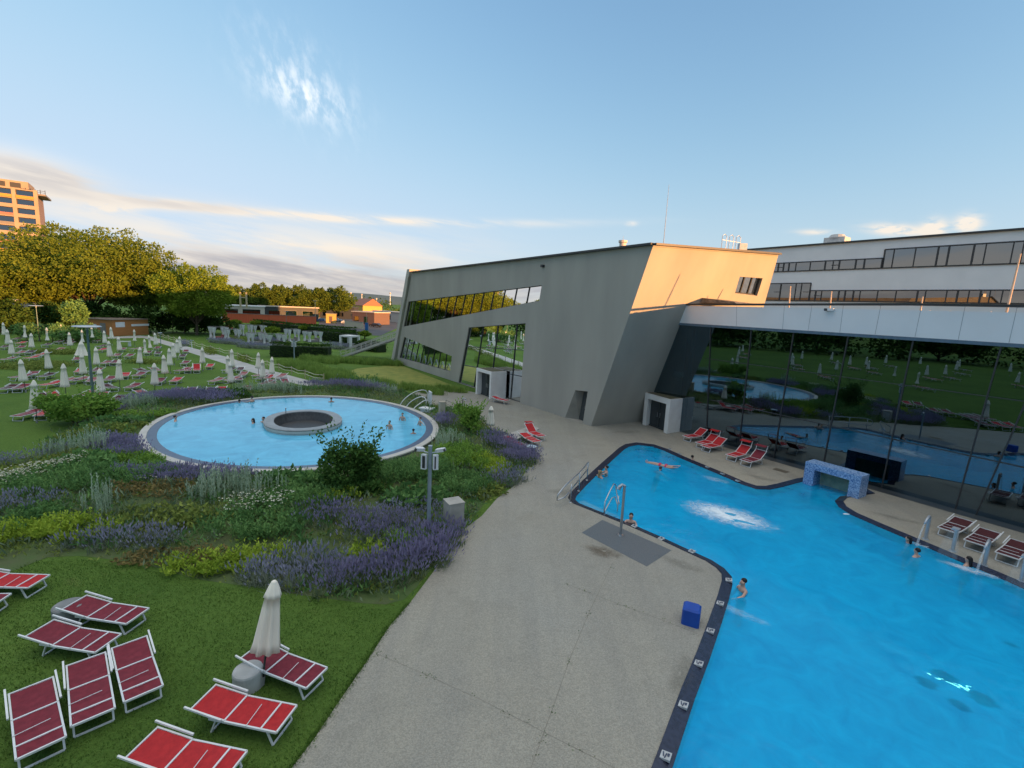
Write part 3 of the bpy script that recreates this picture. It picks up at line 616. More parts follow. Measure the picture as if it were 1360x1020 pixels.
# things on the hall roof
for x, yb, yt, lab in ((1338.5, 404, 337, 'tall thin mast on hall roof, the longest and leaning of them'), (1049, 401.5, 380, 'short pale mast on hall roof beside the wing'), (1103.5, 402, 387, 'short pale mast on hall roof, left of the planted gravel heap'), (1224.5, 402, 394, 'tiny stub mast on hall roof before the gravel heap')):
    p = on_plane(x, yb, fr(0, -5), N); q = on_plane(x+(17 if yt < 350 else 1), yt, fr(0, -5), N); p.z = 9.6
    b = MB(); b.tube([p, q], [.06, .035], 8); b.tube([p, p+Z*.08], .14, 10); tag(b.build('roof_mast', mat('mast_wood', (.55, .45, .36)) if 'mast_wood' not in MATS else MATS['mast_wood']), lab, 'mast', 'masts on the hall roof')
b = MB(); p = on_plane(1230, 402, fr(0, -9), N); q = on_plane(1335, 402, fr(0, -9), N)
vs = []; 
for i in range(15):
    c = p.lerp(q, i/14); h = .42+.16*math.sin(i*1.7)+.05*random.random()
    vs += [(c.x+N.x*.8, c.y+N.y*.8, 9.58), (c.x, c.y, 9.62+h*(.3 if i in (0, 14) else 1)), (c.x-N.x*2, c.y-N.y*2, 9.58)]
b.add(vs, [(3*i+k, 3*i+3+k, 3*i+4+k, 3*i+1+k) for i in range(14) for k in (0, 1)]); tag(b.build('gravel_heap', mat('roof_gravel', (.5, .42, .33), (.36, .3, .24), scale=3)), 'low sunlit gravel heap lying on the hall roof', 'gravel')
b = MB(); p = on_plane(893, 397, fr(0, -2.2), N); vs = []
px = [(893, 391.5), (920, 394), (975, 401), (978, 403), (905, 401.5), (885, 400)]
pp = [on_plane(*q, fr(0, -1.2), N) for q in px]; m_ = len(pp)
b.add(pp+[q-N*2.6 for q in pp], [tuple(range(m_)), tuple(range(2*m_-1, m_-1, -1))]+[(i, m_+i, m_+(i+1) % m_, (i+1) % m_) for i in range(m_)])
tag(b.build('roof_skylight', mat('skylight_frame', (.10, .09, .08), (.22, .19, .16), scale=3)), 'dark wedge shaped skylight on hall roof against the sunlit wall', 'skylight')
# ------------------------------------------------------------------ long white block behind
BO = -40.0
def blk(x, y, t=BO): p = on_plane(x, y, fr(0, t), N); return (p-A0).dot(U), p.z
block = empty('white_block', tuple(fr(0, BO)), 0, 'long white office block with dark window bands behind the hall', 'building')
zr = blk(1360, 305)[1]; s0 = blk(985, 333)[0]-14; s1 = blk(1360, 305)[0]+9
b = MB(); b.add([fr(s, t, z) for s, t in ((s0, BO), (s1, BO), (s1, BO-22), (s0, BO-22)) for z in (0, zr)], [(0, 1, 3, 2), (2, 3, 5, 4), (4, 5, 7, 6), (6, 7, 1, 0), (7, 5, 3, 1)]); rel(b, block).build('walls', m_white, block)
b = MB(); b.bar(fr(s0, BO+.02, zr+.08), fr(s1, BO+.02, zr+.08), .5, .2); rel(b, block).build('roof_edge', m_trim, block)
def band(s_a, s_b, za, zb, bays, seedv):
    rn = random.Random(seedv); lp = [(s_a, zb), (s_b, zb), (s_b, za), (s_a, za)]
    wf = lambda s, z, t=0.0: fr(s, BO+t, z)
    b = MB()
    for a, c in ((lp[0], lp[1]), (lp[1], lp[2]), (lp[2], lp[3]), (lp[3], lp[0])): b.bar(wf(*a, .05), wf(*c, .05), .14, .12, up=tuple(N))
    s = s_a
    while s < s_b-.8:
        s += rn.choice((.75, .95, 1.9, 2.1)); s = min(s, s_b); b.bar(wf(s, za, .06), wf(s, zb, .06), rn.choice((.09, .16)), .1, up=tuple(N))
        if rn.random() < .3: b.bar(wf(s-.9, (za+zb)/2, .06), wf(s, (za+zb)/2, .06), .08, .1, up=tuple(N))
    o = rel(b, block).build('window_band', m_trim, block)
    g = MB(); g.add([wf(*p, .03) for p in lp], [(3, 2, 1, 0)]); g.add([wf(*p, .012) for p in lp], [(3, 2, 1, 0)], 1)
    # pulled blinds
    s = s_a+.3
    while s < s_b-1.2:
        if rn.random() < .55: g.add([wf(x, z, .02) for x, z in ((s, zb-.1), (s+rn.choice((.6, 1.0)), zb-.1), (s+1.0, za+.2), (s, za+.2))], [(3, 2, 1, 0)], 2)
        s += rn.uniform(1.6, 3.4)
    rel(g, block).build('glazing', [m_glass_block, m_interior, MATS.get('window_blind') or mat('window_blind', (.42, .42, .42))], o)
sA = blk(1176, 331)[0]; sB = blk(1020, 350)[0]-6; zt_ = blk(1176, 331.5)[1]; zb_ = blk(1176, 356)[1]; zm_ = blk(1172, 343)[1]
band(sA, s1-6, zb_, zt_, 30, 3); band(sB, sA-.02, zb_, zm_, 30, 4)
z2t = blk(1076, 376)[1]; z2b = blk(1076, 399.5)[1]; z2m = blk(1080, 386)[1]; s2 = blk(1076, 386)[0]
band(sB, s2, z2b, z2t, 12, 5); band(s2+.02, s1-6, z2b, z2m, 30, 6)
b = MB(); pm = blk(1097, 325); p = fr(pm[0], BO-3, zr); b.box(p+Z*.6, (2.6, 1.8, 1.2), math.atan2(U.y, U.x)); b.lathe([(0.0, 1.7), (.8, 1.6), (1.1, 1.2), (1.1, 1.1)], 12, c=p); rel(b, block).build('roof_vent', mat('vent_grey', (.45, .45, .44)), block)

# ------------------------------------------------------------------ unseen block added behind the viewpoint to shade the garden
blocker = empty('sun_blocker', (50, -40, 0), 0, 'tall grey block added unseen behind the viewpoint to block the sun', 'building')
b = MB(); b.box((50, -72, 10), (120, 64, 20)); rel(b, blocker).build('walls', m_conc_dark, blocker); b = MB(); b.box((50, -72, 20.12), (120.6, 64.6, .24)); rel(b, blocker).build('roof', m_trim, blocker)
# ------------------------------------------------------------------ round pool
RC = Vector((-14.45, 32.17)); RZ = .50
def rr(th, k=0.0): return 9.53-.09*math.cos(2*th)-.70*math.sin(2*th)+k
def ring(k, z, n=128, c=RC, f=rr): return [(c.x+f(2*math.pi*i/n, k)*math.cos(2*math.pi*i/n), c.y+f(2*math.pi*i/n, k)*math.sin(2*math.pi*i/n), z) for i in range(n)]
def rings(b, specs, n=128, c=RC, f=rr, mi=0):
    vs = []
    for k, z in specs: vs += ring(k, z, n, c, f)
    b.add(vs, [(j*n+i, j*n+(i+1) % n, (j+1)*n+(i+1) % n, (j+1)*n+i) for j in range(len(specs)-1) for i in range(n)], mi); return b
m_coping = mat('white_coping', (.50, .49, .45), (.42, .41, .37), rough=.6, scale=1.5, contrast=(.3, .7))
def joint_coat(name, col, dark):
    """pale stone facing with upright joints every 30 cm"""
    m, nt, out = new_mat(name); p = nd(nt, 'ShaderNodeBsdfPrincipled'); p.inputs['Roughness'].default_value = .7; L(nt, p.outputs[0], out.inputs[0])
    geo = nd(nt, 'ShaderNodeNewGeometry'); nz = nd(nt, 'ShaderNodeTexNoise'); nz.inputs['Scale'].default_value = 2.5; nz.inputs['Detail'].default_value = 7; L(nt, geo.outputs['Position'], nz.inputs['Vector'])
    mx = nd(nt, 'ShaderNodeMix', data_type='RGBA'); mx.inputs[6].default_value = c4(dark); mx.inputs[7].default_value = c4(col); L(nt, nz.outputs[0], mx.inputs[0]); L(nt, mx.outputs[2], p.inputs['Base Color']); return m
rp = empty('round_pool', (RC.x, RC.y, 0), 0, 'raised round pool with pale blue water, white coping and a ring island', 'pool')
b = MB(); rings(b, [(.06, -.1), (.06, RZ-.10)]); rel(b, rp).build('wall', joint_coat('pool_wall_stone', (.36, .34, .30), (.26, .24, .21)), rp, True)
b = MB()
for i in range(180):
    th = 2*math.pi*i/180; c = Vector((RC.x, RC.y, 0)); e = Vector((math.cos(th), math.sin(th), 0)); r_ = rr(th)+.062
    b.box(c+e*r_+Z*(RZ/2-.08), (.008, .012, RZ-.1), th)
o = rel(b, rp).build('wall_joints', m_conc_dark, rp); o['kind'] = 'stuff'
b = MB(); rings(b, [(.05, RZ-.10), (.09, RZ-.08), (.09, RZ), (-.30, RZ), (-.31, RZ-.05)]); rel(b, rp).build('coping', m_coping, rp)
b = MB(); rings(b, [(.075, RZ-.115), (.094, RZ-.115), (.094, RZ-.085), (.075, RZ-.085)]); rel(b, rp).build('dark_band', m_trim, rp)  # thin dark ring between wall and coping
b = MB(); rings(b, [(-.31, RZ-.03), (-.33, RZ-.035), (-.78, RZ-.035), (-.80, RZ-.06), (-.80, RZ-.3)]); rel(b, rp).build('tile_band', mat('slate_blue_tiles', (.050, .075, .13), (.075, .105, .17), rough=.3, scale=6, spec=.5), rp)
m_basin2 = basin_material('pale_basin_tiles', (.16, .58, .86), (.18, .61, .88), (.14, .52, .80), .35)
b = MB(); rings(b, [(-.80, RZ-.2), (-.80, .02)]); b.add(ring(-.80, .02), [tuple(range(128))]); rel(b, rp).build('basin', m_basin2, rp)
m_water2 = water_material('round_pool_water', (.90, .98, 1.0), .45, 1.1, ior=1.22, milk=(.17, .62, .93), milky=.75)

IC = Vector((-14.23, 32.08))
def ri(th, k=0.0): return 2.80-.196*math.cos(2*th)-.262*math.sin(2*th)+k
b = MB(); rings(b, [(1.25, .03), (1.25, RZ-.16), (1.15, RZ-.13), (0, RZ-.13)], 96, IC, ri); rel(b, rp).build('underwater_ledge', mat('ledge_tiles', (.25, .66, .90)), rp)
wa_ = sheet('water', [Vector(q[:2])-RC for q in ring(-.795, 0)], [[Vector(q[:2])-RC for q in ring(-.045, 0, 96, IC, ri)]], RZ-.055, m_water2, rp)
il = MB(); rings(il, [(-.04, RZ-.3), (-.04, RZ+.02), (0, RZ+.04), (0, RZ+.24), (-.03, RZ+.25)], 96, IC, ri); isl = rel(il, rp).build('island_wall', m_coping, rp, False)
b = MB(); rings(b, [(-.02, RZ+.252), (-.02, RZ+.27), (-.62, RZ+.27), (-.64, RZ+.2)], 96, IC, ri); rel(b, rp).build('island_coping', mat('grey_coping', (.24, .26, .27), (.18, .2, .21), rough=.35, scale=3), isl)
b = MB(); rings(b, [(.012, RZ+.205), (.012, RZ+.232)], 96, IC, ri); rel(b, rp).build('dark_line', m_trim, isl)
b = MB(); rings(b, [(-.64, RZ+.22), (-.72, RZ+.0), (-.9, RZ-.35)], 96, IC, ri); b.add(ring(-.9, RZ-.35, 96, IC, ri), [tuple(range(96))]); rel(b, rp).build('funnel', mat('funnel_steel', (.035, .038, .040), (.06, .064, .066), rough=.5, metal=.0, scale=10, stretch=(1, 1, .1)), isl)
b = MB(); p = Vector((*(IC+Vector((-1.9, 1.4))), RZ+.27)); b.tube([p, p+Z*.35], .03); b.ball(p+Z*.36, .05); rel(b, rp).build('level_sensor', m_steel, isl)
# ------------------------------------------------------------------ planted bank round it
bank_px = [(-60, 800), (0, 742), (110, 737), (190, 748), (260, 768), (330, 778), (420, 792), (505, 803), (535, 797), (560, 772), (600, 716), (625, 690), (650, 661), (690, 638), (712, 612), (708, 598), (680, 583), (648, 560), (612, 548), (588, 541), (560, 529), (530, 520), (500, 513), (450, 513), (400, 517), (330, 522), (270, 525), (210, 523), (150, 537), (100, 560), (60, 590), (20, 620), (-60, 668)]
bank_poly = ccw([G(*q).xy for q in bank_px])
def ray_poly(th):
    d = Vector((math.cos(th), math.sin(th))); best = None
    for i in range(len(bank_poly)):
        a, c = bank_poly[i], bank_poly[(i+1) % len(bank_poly)]; e = c-a; den = d.x*e.y-d.y*e.x
        if abs(den) < 1e-9: continue
        w = a-RC; t = (w.x*e.y-w.y*e.x)/den; s = (w.x*d.y-w.y*d.x)/den
        if t > 0 and -1e-6 <= s <= 1+1e-6: best = t if best is None else max(best, t)
    return best or rr(th, .2)
BT = [max(ray_poly(2*math.pi*i/240), rr(2*math.pi*i/240, .25)) for i in range(240)]
def bank_z(x, y):
    v = Vector((x, y))-RC; th = math.atan2(v.y, v.x) % (2*math.pi); f = th/(2*math.pi)*240; i = int(f) % 240; f -= int(f)
    far = BT[i]*(1-f)+BT[(i+1) % 240]*f; r0 = rr(th, .07); t = (v.length-r0)/max(.05, far-r0)
    if t >= 1: return 0.0
    t = max(0, t); return .34*(1-t)**1.3+.32*math.sin(math.pi*min(1, t*1.15))**2*min(1, (far-r0)/4) - .02
b = MB(); n = 240; nr = 14; vs = []
for j in range(nr+1):
    for i in range(n):
        th = 2*math.pi*i/n; r0 = rr(th, .04); r_ = r0+(BT[i]-r0)*j/nr; x, y = RC.x+r_*math.cos(th), RC.y+r_*math.sin(th)
        vs.append((x, y, bank_z(x, y) if j < nr else -.025))
b.add(vs, [(j*n+i, (j+1)*n+i, (j+1)*n+(i+1) % n, j*n+(i+1) % n) for j in range(nr) for i in range(n)])
structure(b.build('ground_bank', mat('planting_soil', (.085, .105, .045), (.07, .12, .035), rough=.95, scale=1.2, bump=.6, bscale=12), smooth=True))
def in_poly(x, y, poly):
    r = False; j = len(poly)-1
    for i in range(len(poly)):
        if (poly[i][1] > y) != (poly[j][1] > y) and x < (poly[j][0]-poly[i][0])*(y-poly[i][1])/(poly[j][1]-poly[i][1])+poly[i][0]: r = not r
        j = i
    return r
# ------------------------------------------------------------------ plants
class Plant(MB):
    def __init__(s, seed=0): super().__init__(); s.tone = []; s.rn = random.Random(seed)
    def leaf(s, p, d, w, l, mi=0, tone=.5, nrm=None):
        """pointed leaf from p along d"""
        d = d.normalized(); x = d.cross(nrm if nrm is not None else Vector((s.rn.gauss(0, 1), s.rn.gauss(0, 1), s.rn.gauss(0, 1))))
        if x.length < 1e-4: x = d.orthogonal()
        x.normalize()
        s.add([p, p+d*l*.5+x*w/2, p+d*l, p+d*l*.5-x*w/2], [(0, 1, 2, 3)], mi); s.tone += [tone]*4
    def blade(s, p, d, l, w, droop, mi=0, tone=.5):
        a = d.cross(Z); a = a.normalized() if a.length > 1e-3 else Vector((s.rn.gauss(0, 1), s.rn.gauss(0, 1), 0)).normalized(); m = p+d*l*.55; t = p+d*l-Z*droop*l
        s.add([p-a*w/2, p+a*w/2, m+a*w*.4, m-a*w*.4, t], [(0, 1, 2, 3), (3, 2, 4)], mi); s.tone += [tone]*5; return t
    def blob(s, c, r, n, size, mi=0, shell=.55, tone0=None, up=.25):
        rn = s.rn; t0 = rn.uniform(.25, .75) if tone0 is None else tone0
        for _ in range(n):
            v = Vector((rn.gauss(0, 1), rn.gauss(0, 1), rn.gauss(0, 1))); v.normalize(); q = shell+(1-shell)*rn.random()**.6
            p = Vector(c)+Vector((v.x*r[0], v.y*r[1], v.z*r[2]))*q
            d = (v*.5+Vector((rn.gauss(0, 1), rn.gauss(0, 1), rn.gauss(0, .7)+up)))
            s.leaf(p, d, size*rn.uniform(.5, .9), size*rn.uniform(.8, 1.4), mi, min(1, max(0, t0+rn.gauss(0, .22))))
    def out(s, name, mats, parent=None): return s.build(name, mats, parent, False, s.tone)
LF = {
 'lavender_leaf': leaf_mat('lavender_leaf', (0.101, 0.155, 0.081), (0.209, 0.263, 0.155)), 'lavender_flower': leaf_mat('lavender_flower', (0.223, 0.209, 0.317), (0.365, 0.331, 0.486)),
 'catmint_leaf': leaf_mat('catmint_leaf', (0.115, 0.155, 0.115), (0.257, 0.297, 0.236)), 'catmint_flower': leaf_mat('catmint_flower', (0.230, 0.243, 0.317), (0.392, 0.392, 0.486)),
 'fresh': leaf_mat('fresh_leaf', (0.101, 0.209, 0.038), (0.250, 0.405, 0.074)), 'mid': leaf_mat('mid_leaf', (0.074, 0.169, 0.054), (0.176, 0.317, 0.101)), 'dark': leaf_mat('dark_leaf', (0.041, 0.095, 0.024), (0.101, 0.196, 0.046)),
 'yellow': leaf_mat('yellow_leaf', (0.176, 0.270, 0.030), (0.378, 0.486, 0.065)), 'silver': leaf_mat('silver_leaf', (0.230, 0.311, 0.203), (0.446, 0.540, 0.392)), 'rust': leaf_mat('rust_leaf', (0.155, 0.128, 0.054), (0.270, 0.209, 0.081)),
 'cream': leaf_mat('cream_flower', (0.540, 0.527, 0.392), (0.810, 0.783, 0.648)), 'reed': leaf_mat('reed_grass', (0.128, 0.223, 0.047), (0.297, 0.419, 0.101)), 'olive': leaf_mat('olive_leaf', (0.142, 0.189, 0.046), (0.263, 0.317, 0.078)),
}
def spots(cx, cy, rx, ry, rot, step, rn):
    out = []; k = 0; ca, sa = math.cos(rot), math.sin(rot); nn = max(3, int(math.pi*rx*ry/step**2*1.15))
    while len(out) < nn and k < nn*12:
        k += 1; a, q = rn.random()*2*math.pi, math.sqrt(rn.random()); u, v = rx*q*math.cos(a), ry*q*math.sin(a); x, y = cx+u*ca-v*sa, cy+u*sa+v*ca
        if (Vector((x, y))-RC).length < rr(math.atan2(y-RC.y, x-RC.x), .25): continue
        if all((x-p[0])**2+(y-p[1])**2 > (step*.62)**2 for p in out): out.append((x, y))
    return out
def planting(name, label, kind, px, rx, ry, rot=0.0, h=.6, dens=1.0, group=None, cat=None, z0=None):
    """one drift of a single kind of plant: parts foliage and, where it flowers, flowers"""
    c = G(*px); seed = int(px[0]*7+px[1]*13); rn = random.Random(seed); zf = (lambda x, y: z0) if z0 is not None else bank_z
    F = Plant(seed); B = Plant(seed+1)
    step = {'lavender': .42, 'catmint': .45, 'feather': .5, 'spire': .5, 'leafy': .5, 'yarrow': .42, 'rust': .45, 'reed': .45, 'fern': .55}[kind]
    for x, y in spots(c.x, c.y, rx, ry, R(rot), step, rn):
        p = Vector((x, y, zf(x, y)-.02)); hh = h*rn.uniform(.75, 1.2); t0 = rn.uniform(.2, .8)
        if kind in ('lavender', 'catmint'):
            for _ in range(int(46*dens)):
                v = Vector((rn.gauss(0, .55), rn.gauss(0, .55), rn.uniform(.55, 1.1))).normalized()
                F.blade(p+Vector((rn.gauss(0, .12), rn.gauss(0, .12), 0)), v, hh*rn.uniform(.55, .85), .022, .08, 0, t0+rn.gauss(0, .2))
            for _ in range(int((38 if kind == 'lavender' else 26)*dens)):
                v = Vector((rn.gauss(0, .42), rn.gauss(0, .42), rn.uniform(.6, 1.1))).normalized(); q = p+Vector((rn.gauss(0, .14), rn.gauss(0, .14), 0))+v*hh*rn.uniform(.75, 1.05)
                v = (v+Z*.5).normalized(); B.leaf(q, v, .05, hh*.26, 1, t0+rn.gauss(0, .22)); B.leaf(q, v, .05, hh*.26, 1, t0+rn.gauss(0, .22))
        elif kind == 'feather':
            for _ in range(int(30*dens)):
                v = Vector((rn.gauss(0, .4), rn.gauss(0, .4), 1)).normalized(); q = p+Vector((rn.gauss(0, .15), rn.gauss(0, .15), 0)); l = hh*rn.uniform(.6, 1.1)
                for k in range(7):
                    a = rn.random()*6.28; F.leaf(q+v*l*(.3+.1*k), v*.7+Vector((math.cos(a), math.sin(a), .1))*.8, .05, .17*(1.1-.07*k), 0, t0+rn.gauss(0, .15)+.02*k)
        elif kind == 'spire':
            for _ in range(int(9*dens)):
                v = Vector((rn.gauss(0, .10), rn.gauss(0, .10), 1)).normalized(); q = p+Vector((rn.gauss(0, .2), rn.gauss(0, .2), 0)); l = hh*rn.uniform(.7, 1.25)
                for k in range(10):
                    a = rn.random()*6.28; F.leaf(q+v*l*(.12+.085*k), v+Vector((math.cos(a), math.sin(a), 0))*.45, .05, .14, 0, t0+rn.gauss(0, .2))
                F.blade(q, v, l, .05, 0, 0, .7)
        elif kind in ('leafy', 'rust', 'fern'):
            s_ = {'leafy': .16, 'rust': .12, 'fern': .24}[kind]
            F.blob(p+Z*hh*.45, (.38, .38, hh*.55), int(60*dens), s_, 0, .5, t0, .4)
        elif kind == 'yarrow':
            F.blob(p+Z*hh*.4, (.34, .34, hh*.45), int(40*dens), .13, 0, .4, t0, .5)
            for _ in range(int(12*dens)):
                q = p+Vector((rn.gauss(0, .2), rn.gauss(0, .2), hh*rn.uniform(.8, 1.05)))
                for k in range(2): B.leaf(q, Vector((rn.gauss(0, 1), rn.gauss(0, 1), .15)), .055, .065, 1, rn.random())
        elif kind == 'reed':
            for _ in range(int(38*dens)):
                v = Vector((rn.gauss(0, .22), rn.gauss(0, .22), 1)).normalized(); F.blade(p+Vector((rn.gauss(0, .18), rn.gauss(0, .18), 0)), v, hh*rn.uniform(.7, 1.15), .03, rn.uniform(.03, .22), 0, t0+rn.gauss(0, .2))
    leafm = {'lavender': 'lavender_leaf', 'catmint': 'catmint_leaf', 'spire': 'silver', 'rust': 'rust', 'reed': 'reed', 'yarrow': 'mid'}.get(kind)
    o = empty(name, (c.x, c.y, zf(c.x, c.y)), 0, label, cat or 'plants', group)
    return o, F, B, leafm
def plant_out(r, tone=None):
    o, F, B, lm = r; rel(F, o); F.out('foliage', LF[tone or lm], o)
    if B.v: rel(B, o); fl = {'lavender_leaf': 'lavender_flower', 'catmint_leaf': 'catmint_flower', 'mid': 'cream'}[lm]; B.m = [0]*len(B.m); B.out('flowers', LF[fl], o)
    return o
def PL(name, label, kind, px, rx, ry, rot=0, h=.6, dens=1.0, tone=None, group=None, z0=None): return plant_out(planting(name, label, kind, px, rx, ry, rot, h, dens, group, None, z0), tone)
GL = 'lavender drifts on the planted bank'
PL('lavender', 'purple lavender drift under the left rim of the round pool', 'lavender', (165, 607), 2.3, 1.0, -35, .55, group=GL)
PL('lavender', 'long purple lavender drift along the near rim of the round pool', 'lavender', (250, 648), 3.0, .9, 5, .55, group=GL)
PL('lavender', 'bright purple lavender mound on the lawn side beyond the round pool', 'lavender', (242, 538), 4.0, 1.6, 10, .7, .8, group=GL)
PL('lavender', 'small lavender tuft beside the big round bush on the lawn side', 'lavender', (150, 551), .8, .7, 0, .5, group=GL)
PL('lavender', 'dense lavender border that meets the lawn and the deck corner', 'lavender', (512, 765), 2.2, .75, 32, .65, 1.25, group=GL)
PL('lavender', 'lavender border on the deck edge beneath the camera pole', 'lavender', (578, 725), 1.6, .8, 62, .65, 1.25, group=GL)
PL('lavender', 'dusky lavender patch left of the camera pole among shrubs', 'lavender', (505, 714), 1.3, .8, 20, .6, group=GL)
PL('lavender', 'grey violet lavender clump left of that patch, above the yellow shrubs', 'lavender', (440, 703), 1.1, .6, 10, .55, .9, group=GL)
PL('lavender', 'lavender at the deck tip by the blue side table', 'lavender', (688, 612), 1.1, 1.2, 60, .7, 1.2, group=GL)
PL('lavender', 'violet lavender between pool rim and stone pillar', 'lavender', (588, 572), .8, .9, 40, .7, group=GL)
PL('lavender', 'lavender behind the low deck slab with red beds', 'lavender', (664, 598), 1.0, .9, 60, .7, group=GL)
PL('lavender', 'lavender tuft at the rim left of the tall bush', 'lavender', (415, 622), 1.0, .35, 5, .5, group=GL)
PL('lavender', 'long dull lavender hedge behind the far rim, before the path end', 'lavender', (455, 521), 5.0, .8, -20, .8, .7, group=GL)
GC = 'grey blue catmint drifts on the planted bank'
PL('catmint', 'grey blue catmint cushion nearest the lawn with the closed parasol', 'catmint', (392, 765), 1.7, .8, 8, .65, 1.2, group=GC)
PL('catmint', 'grey catmint cushion at the lawn edge left of the rust ground cover', 'catmint', (170, 725), 1.9, .55, 10, .6, 1.1, group=GC)
PL('catmint', 'dark catmint drift on the slope at far left by the lawn', 'catmint', (28, 612), 2.3, .6, 45, .5, .8, group=GC)
PL('catmint', 'grey catmint patch at the left border of the picture over yellow shrubs', 'catmint', (8, 680), 1.8, .7, 10, .55, .9, group=GC)
PL('catmint', 'greyish catmint mat between the white yarrow and the concrete block', 'catmint', (540, 690), 1.6, .7, 30, .45, 1, group=GC)
PL('catmint', 'grey green catmint at the deck edge right of the concrete block', 'catmint', (672, 640), 1.1, .9, 55, .6, 1, group=GC)
GF = 'feathery green shrubs on the planted bank'
PL('feathery_shrub', 'soft green feathery shrub mass in the middle of the left slope', 'feather', (110, 655), 2.6, 1.1, 10, .75, tone='mid', group=GF)
PL('feathery_shrub', 'pale feathery shrub under the near rim of the round pool', 'feather', (215, 620), 3.0, .7, 0, .5, tone='fresh', group=GF)
PL('feathery_shrub', 'feathery shrub strip between lavender and grey spires', 'feather', (180, 642), 2.0, .7, 10, .6, tone='mid', group=GF)
PL('feathery_shrub', 'blue green feathery shrub beneath the white yarrow', 'feather', (345, 712), 1.5, .7, 10, .7, tone='mid', group=GF)
PL('feathery_shrub', 'broad feathery shrub right of the tall bush below the rim', 'feather', (545, 640), 2.2, 1.3, 30, .8, tone='mid', group=GF)
PL('feathery_shrub', 'fresh green feathery shrub behind the camera pole', 'feather', (610, 620), 1.6, 1.6, 40, .7, tone='fresh', group=GF)
PL('feathery_shrub', 'feathery shrub just above the concrete block', 'feather', (620, 650), 1.2, 1.1, 40, .7, tone='mid', group=GF)
PL('feathery_shrub', 'low feathery shrub between the yarrow and the tall bush', 'feather', (400, 680), 1.8, .9, 10, .6, tone='mid', group=GF)
PL('feathery_shrub', 'dark feathery shrub beside the lavender under the camera pole', 'feather', (535, 725), .9, .55, 30, .6, tone='fresh', group=GF)
PL('feathery_shrub', 'feathery shrub at the bare dark gap on the left slope', 'feather', (60, 690), 1.3, .5, 10, .5, tone='mid', group=GF)
GY = 'yellow green shrubs along the lawn edge'
PL('yellow_shrub', 'bright yellow green shrub left at the lawn edge above the red bed', 'feather', (75, 712), 2.2, .6, 5, .6, tone='yellow', group=GY)
PL('yellow_shrub', 'yellow green shrub at the left border beside the lawn', 'feather', (15, 718), 1.4, .5, 5, .5, tone='yellow', group=GY)
PL('yellow_shrub', 'upright yellow green shrub left of the blue catmint cushion', 'feather', (335, 748), 1.0, .4, 15, .6, tone='yellow', group=GY)
PL('yellow_shrub', 'two yellow green tufts behind the corner lavender border', 'feather', (492, 742), .8, .35, 20, .6, tone='yellow', group=GY)
PL('yellow_shrub', 'yellow shrub under the tall bush on the slope', 'feather', (445, 676), .8, .5, 20, .5, tone='yellow', group=GY)
PL('yellow_shrub', 'yellow green strip beside the left pool rim', 'feather', (190, 560), 2.2, .5, 35, .4, tone='fresh', group=GY)
PL('yellow_shrub', 'yellow green groundcover at the lawn edge under the yarrow', 'feather', (290, 752), 1.7, .5, 10, .35, tone='yellow', group=GY)
PL('yellow_shrub', 'yellow green shrub on the slope left of the deck tip', 'feather', (650, 626), 1.0, 1.0, 40, .6, tone='yellow', group=GY)
GS = 'silvery spire plants on the planted bank'
PL('silver_spires', 'pale spires standing left of the rim lavender', 'spire', (100, 610), 1.5, .7, 0, 1.1, group=GS)
PL('silver_spires', 'pale spires in the middle of the left slope', 'spire', (125, 690), .6, .5, 0, 1.1, group=GS)
PL('silver_spires', 'tall silver spires in front of the rim between lavender and white yarrow', 'spire', (320, 668), 1.4, .7, 0, 1.1, group=GS)
PL('silver_spires', 'silver spires left of those, behind the rust groundcover', 'spire', (275, 675), .9, .4, 0, .9, group=GS)
PL('silver_spires', 'silver tuft right behind the camera pole', 'spire', (596, 600), .8, .8, 0, 1.0, group=GS)
PL('silver_spires', 'light spires on the lawn side beside the lavender mound', 'spire', (180, 548), 1.6, .6, 30, .9, group=GS)
PL('silver_spires', 'light spires behind the far rim near the red beds', 'spire', (352, 524), 3.4, .7, -10, .9, group=GS)
PL('silver_spires', 'light spires behind the far rim near the handrails', 'spire', (505, 525), 2.4, .7, -30, .9, group=GS)
GW = 'white yarrow patches on the planted bank'
PL('yarrow', 'white flowering yarrow on the near slope above the feathery shrub', 'yarrow', (345, 695), 1.2, .6, 8, .75, group=GW)
PL('yarrow', 'white flowering yarrow at the far left of the slope', 'yarrow', (25, 642), 2.4, 1.0, 25, .6, group=GW)
PL('yarrow', 'white flower specks beside the left rim tuft', 'yarrow', (200, 655), .7, .3, 0, .5, .6, group=GW)
GR = 'rust brown ground cover on the planted bank'
PL('rust_ground_cover', 'rust brown ground cover below the long rim lavender', 'rust', (215, 668), 1.9, .7, 5, .4, group=GR)
PL('rust_ground_cover', 'olive brown cover beneath the rust patch', 'leafy', (215, 700), 2.0, .7, 5, .45, tone='olive', group=GR)
PL('rust_ground_cover', 'rust brown strip at the lawn edge beside the catmint cushion', 'rust', (235, 742), 1.7, .4, 8, .25, group=GR)
PL('rust_ground_cover', 'brown cover on the slope above the left rim lavender', 'leafy', (70, 625), 2.0, 1.0, 20, .4, tone='olive', group=GR)
PL('rust_ground_cover', 'olive cover near the left rim and the round bush', 'leafy', (140, 580), 2.4, .9, 30, .35, tone='olive', group=GR)
PL('rust_ground_cover', 'olive brown cover by the deck at the concrete block', 'leafy', (648, 655), 1.0, .6, 50, .4, tone='olive', group=GR)
PL('broad_leaf_plant', 'broad leaved dark green plant on the left slope', 'fern', (120, 628), 1.3, .6, 0, .55, tone='mid')
PL('broad_leaf_plant', 'broad leaved plant below the near rim beside the tall bush', 'fern', (390, 655), 1.6, .8, 0, .6, tone='mid')
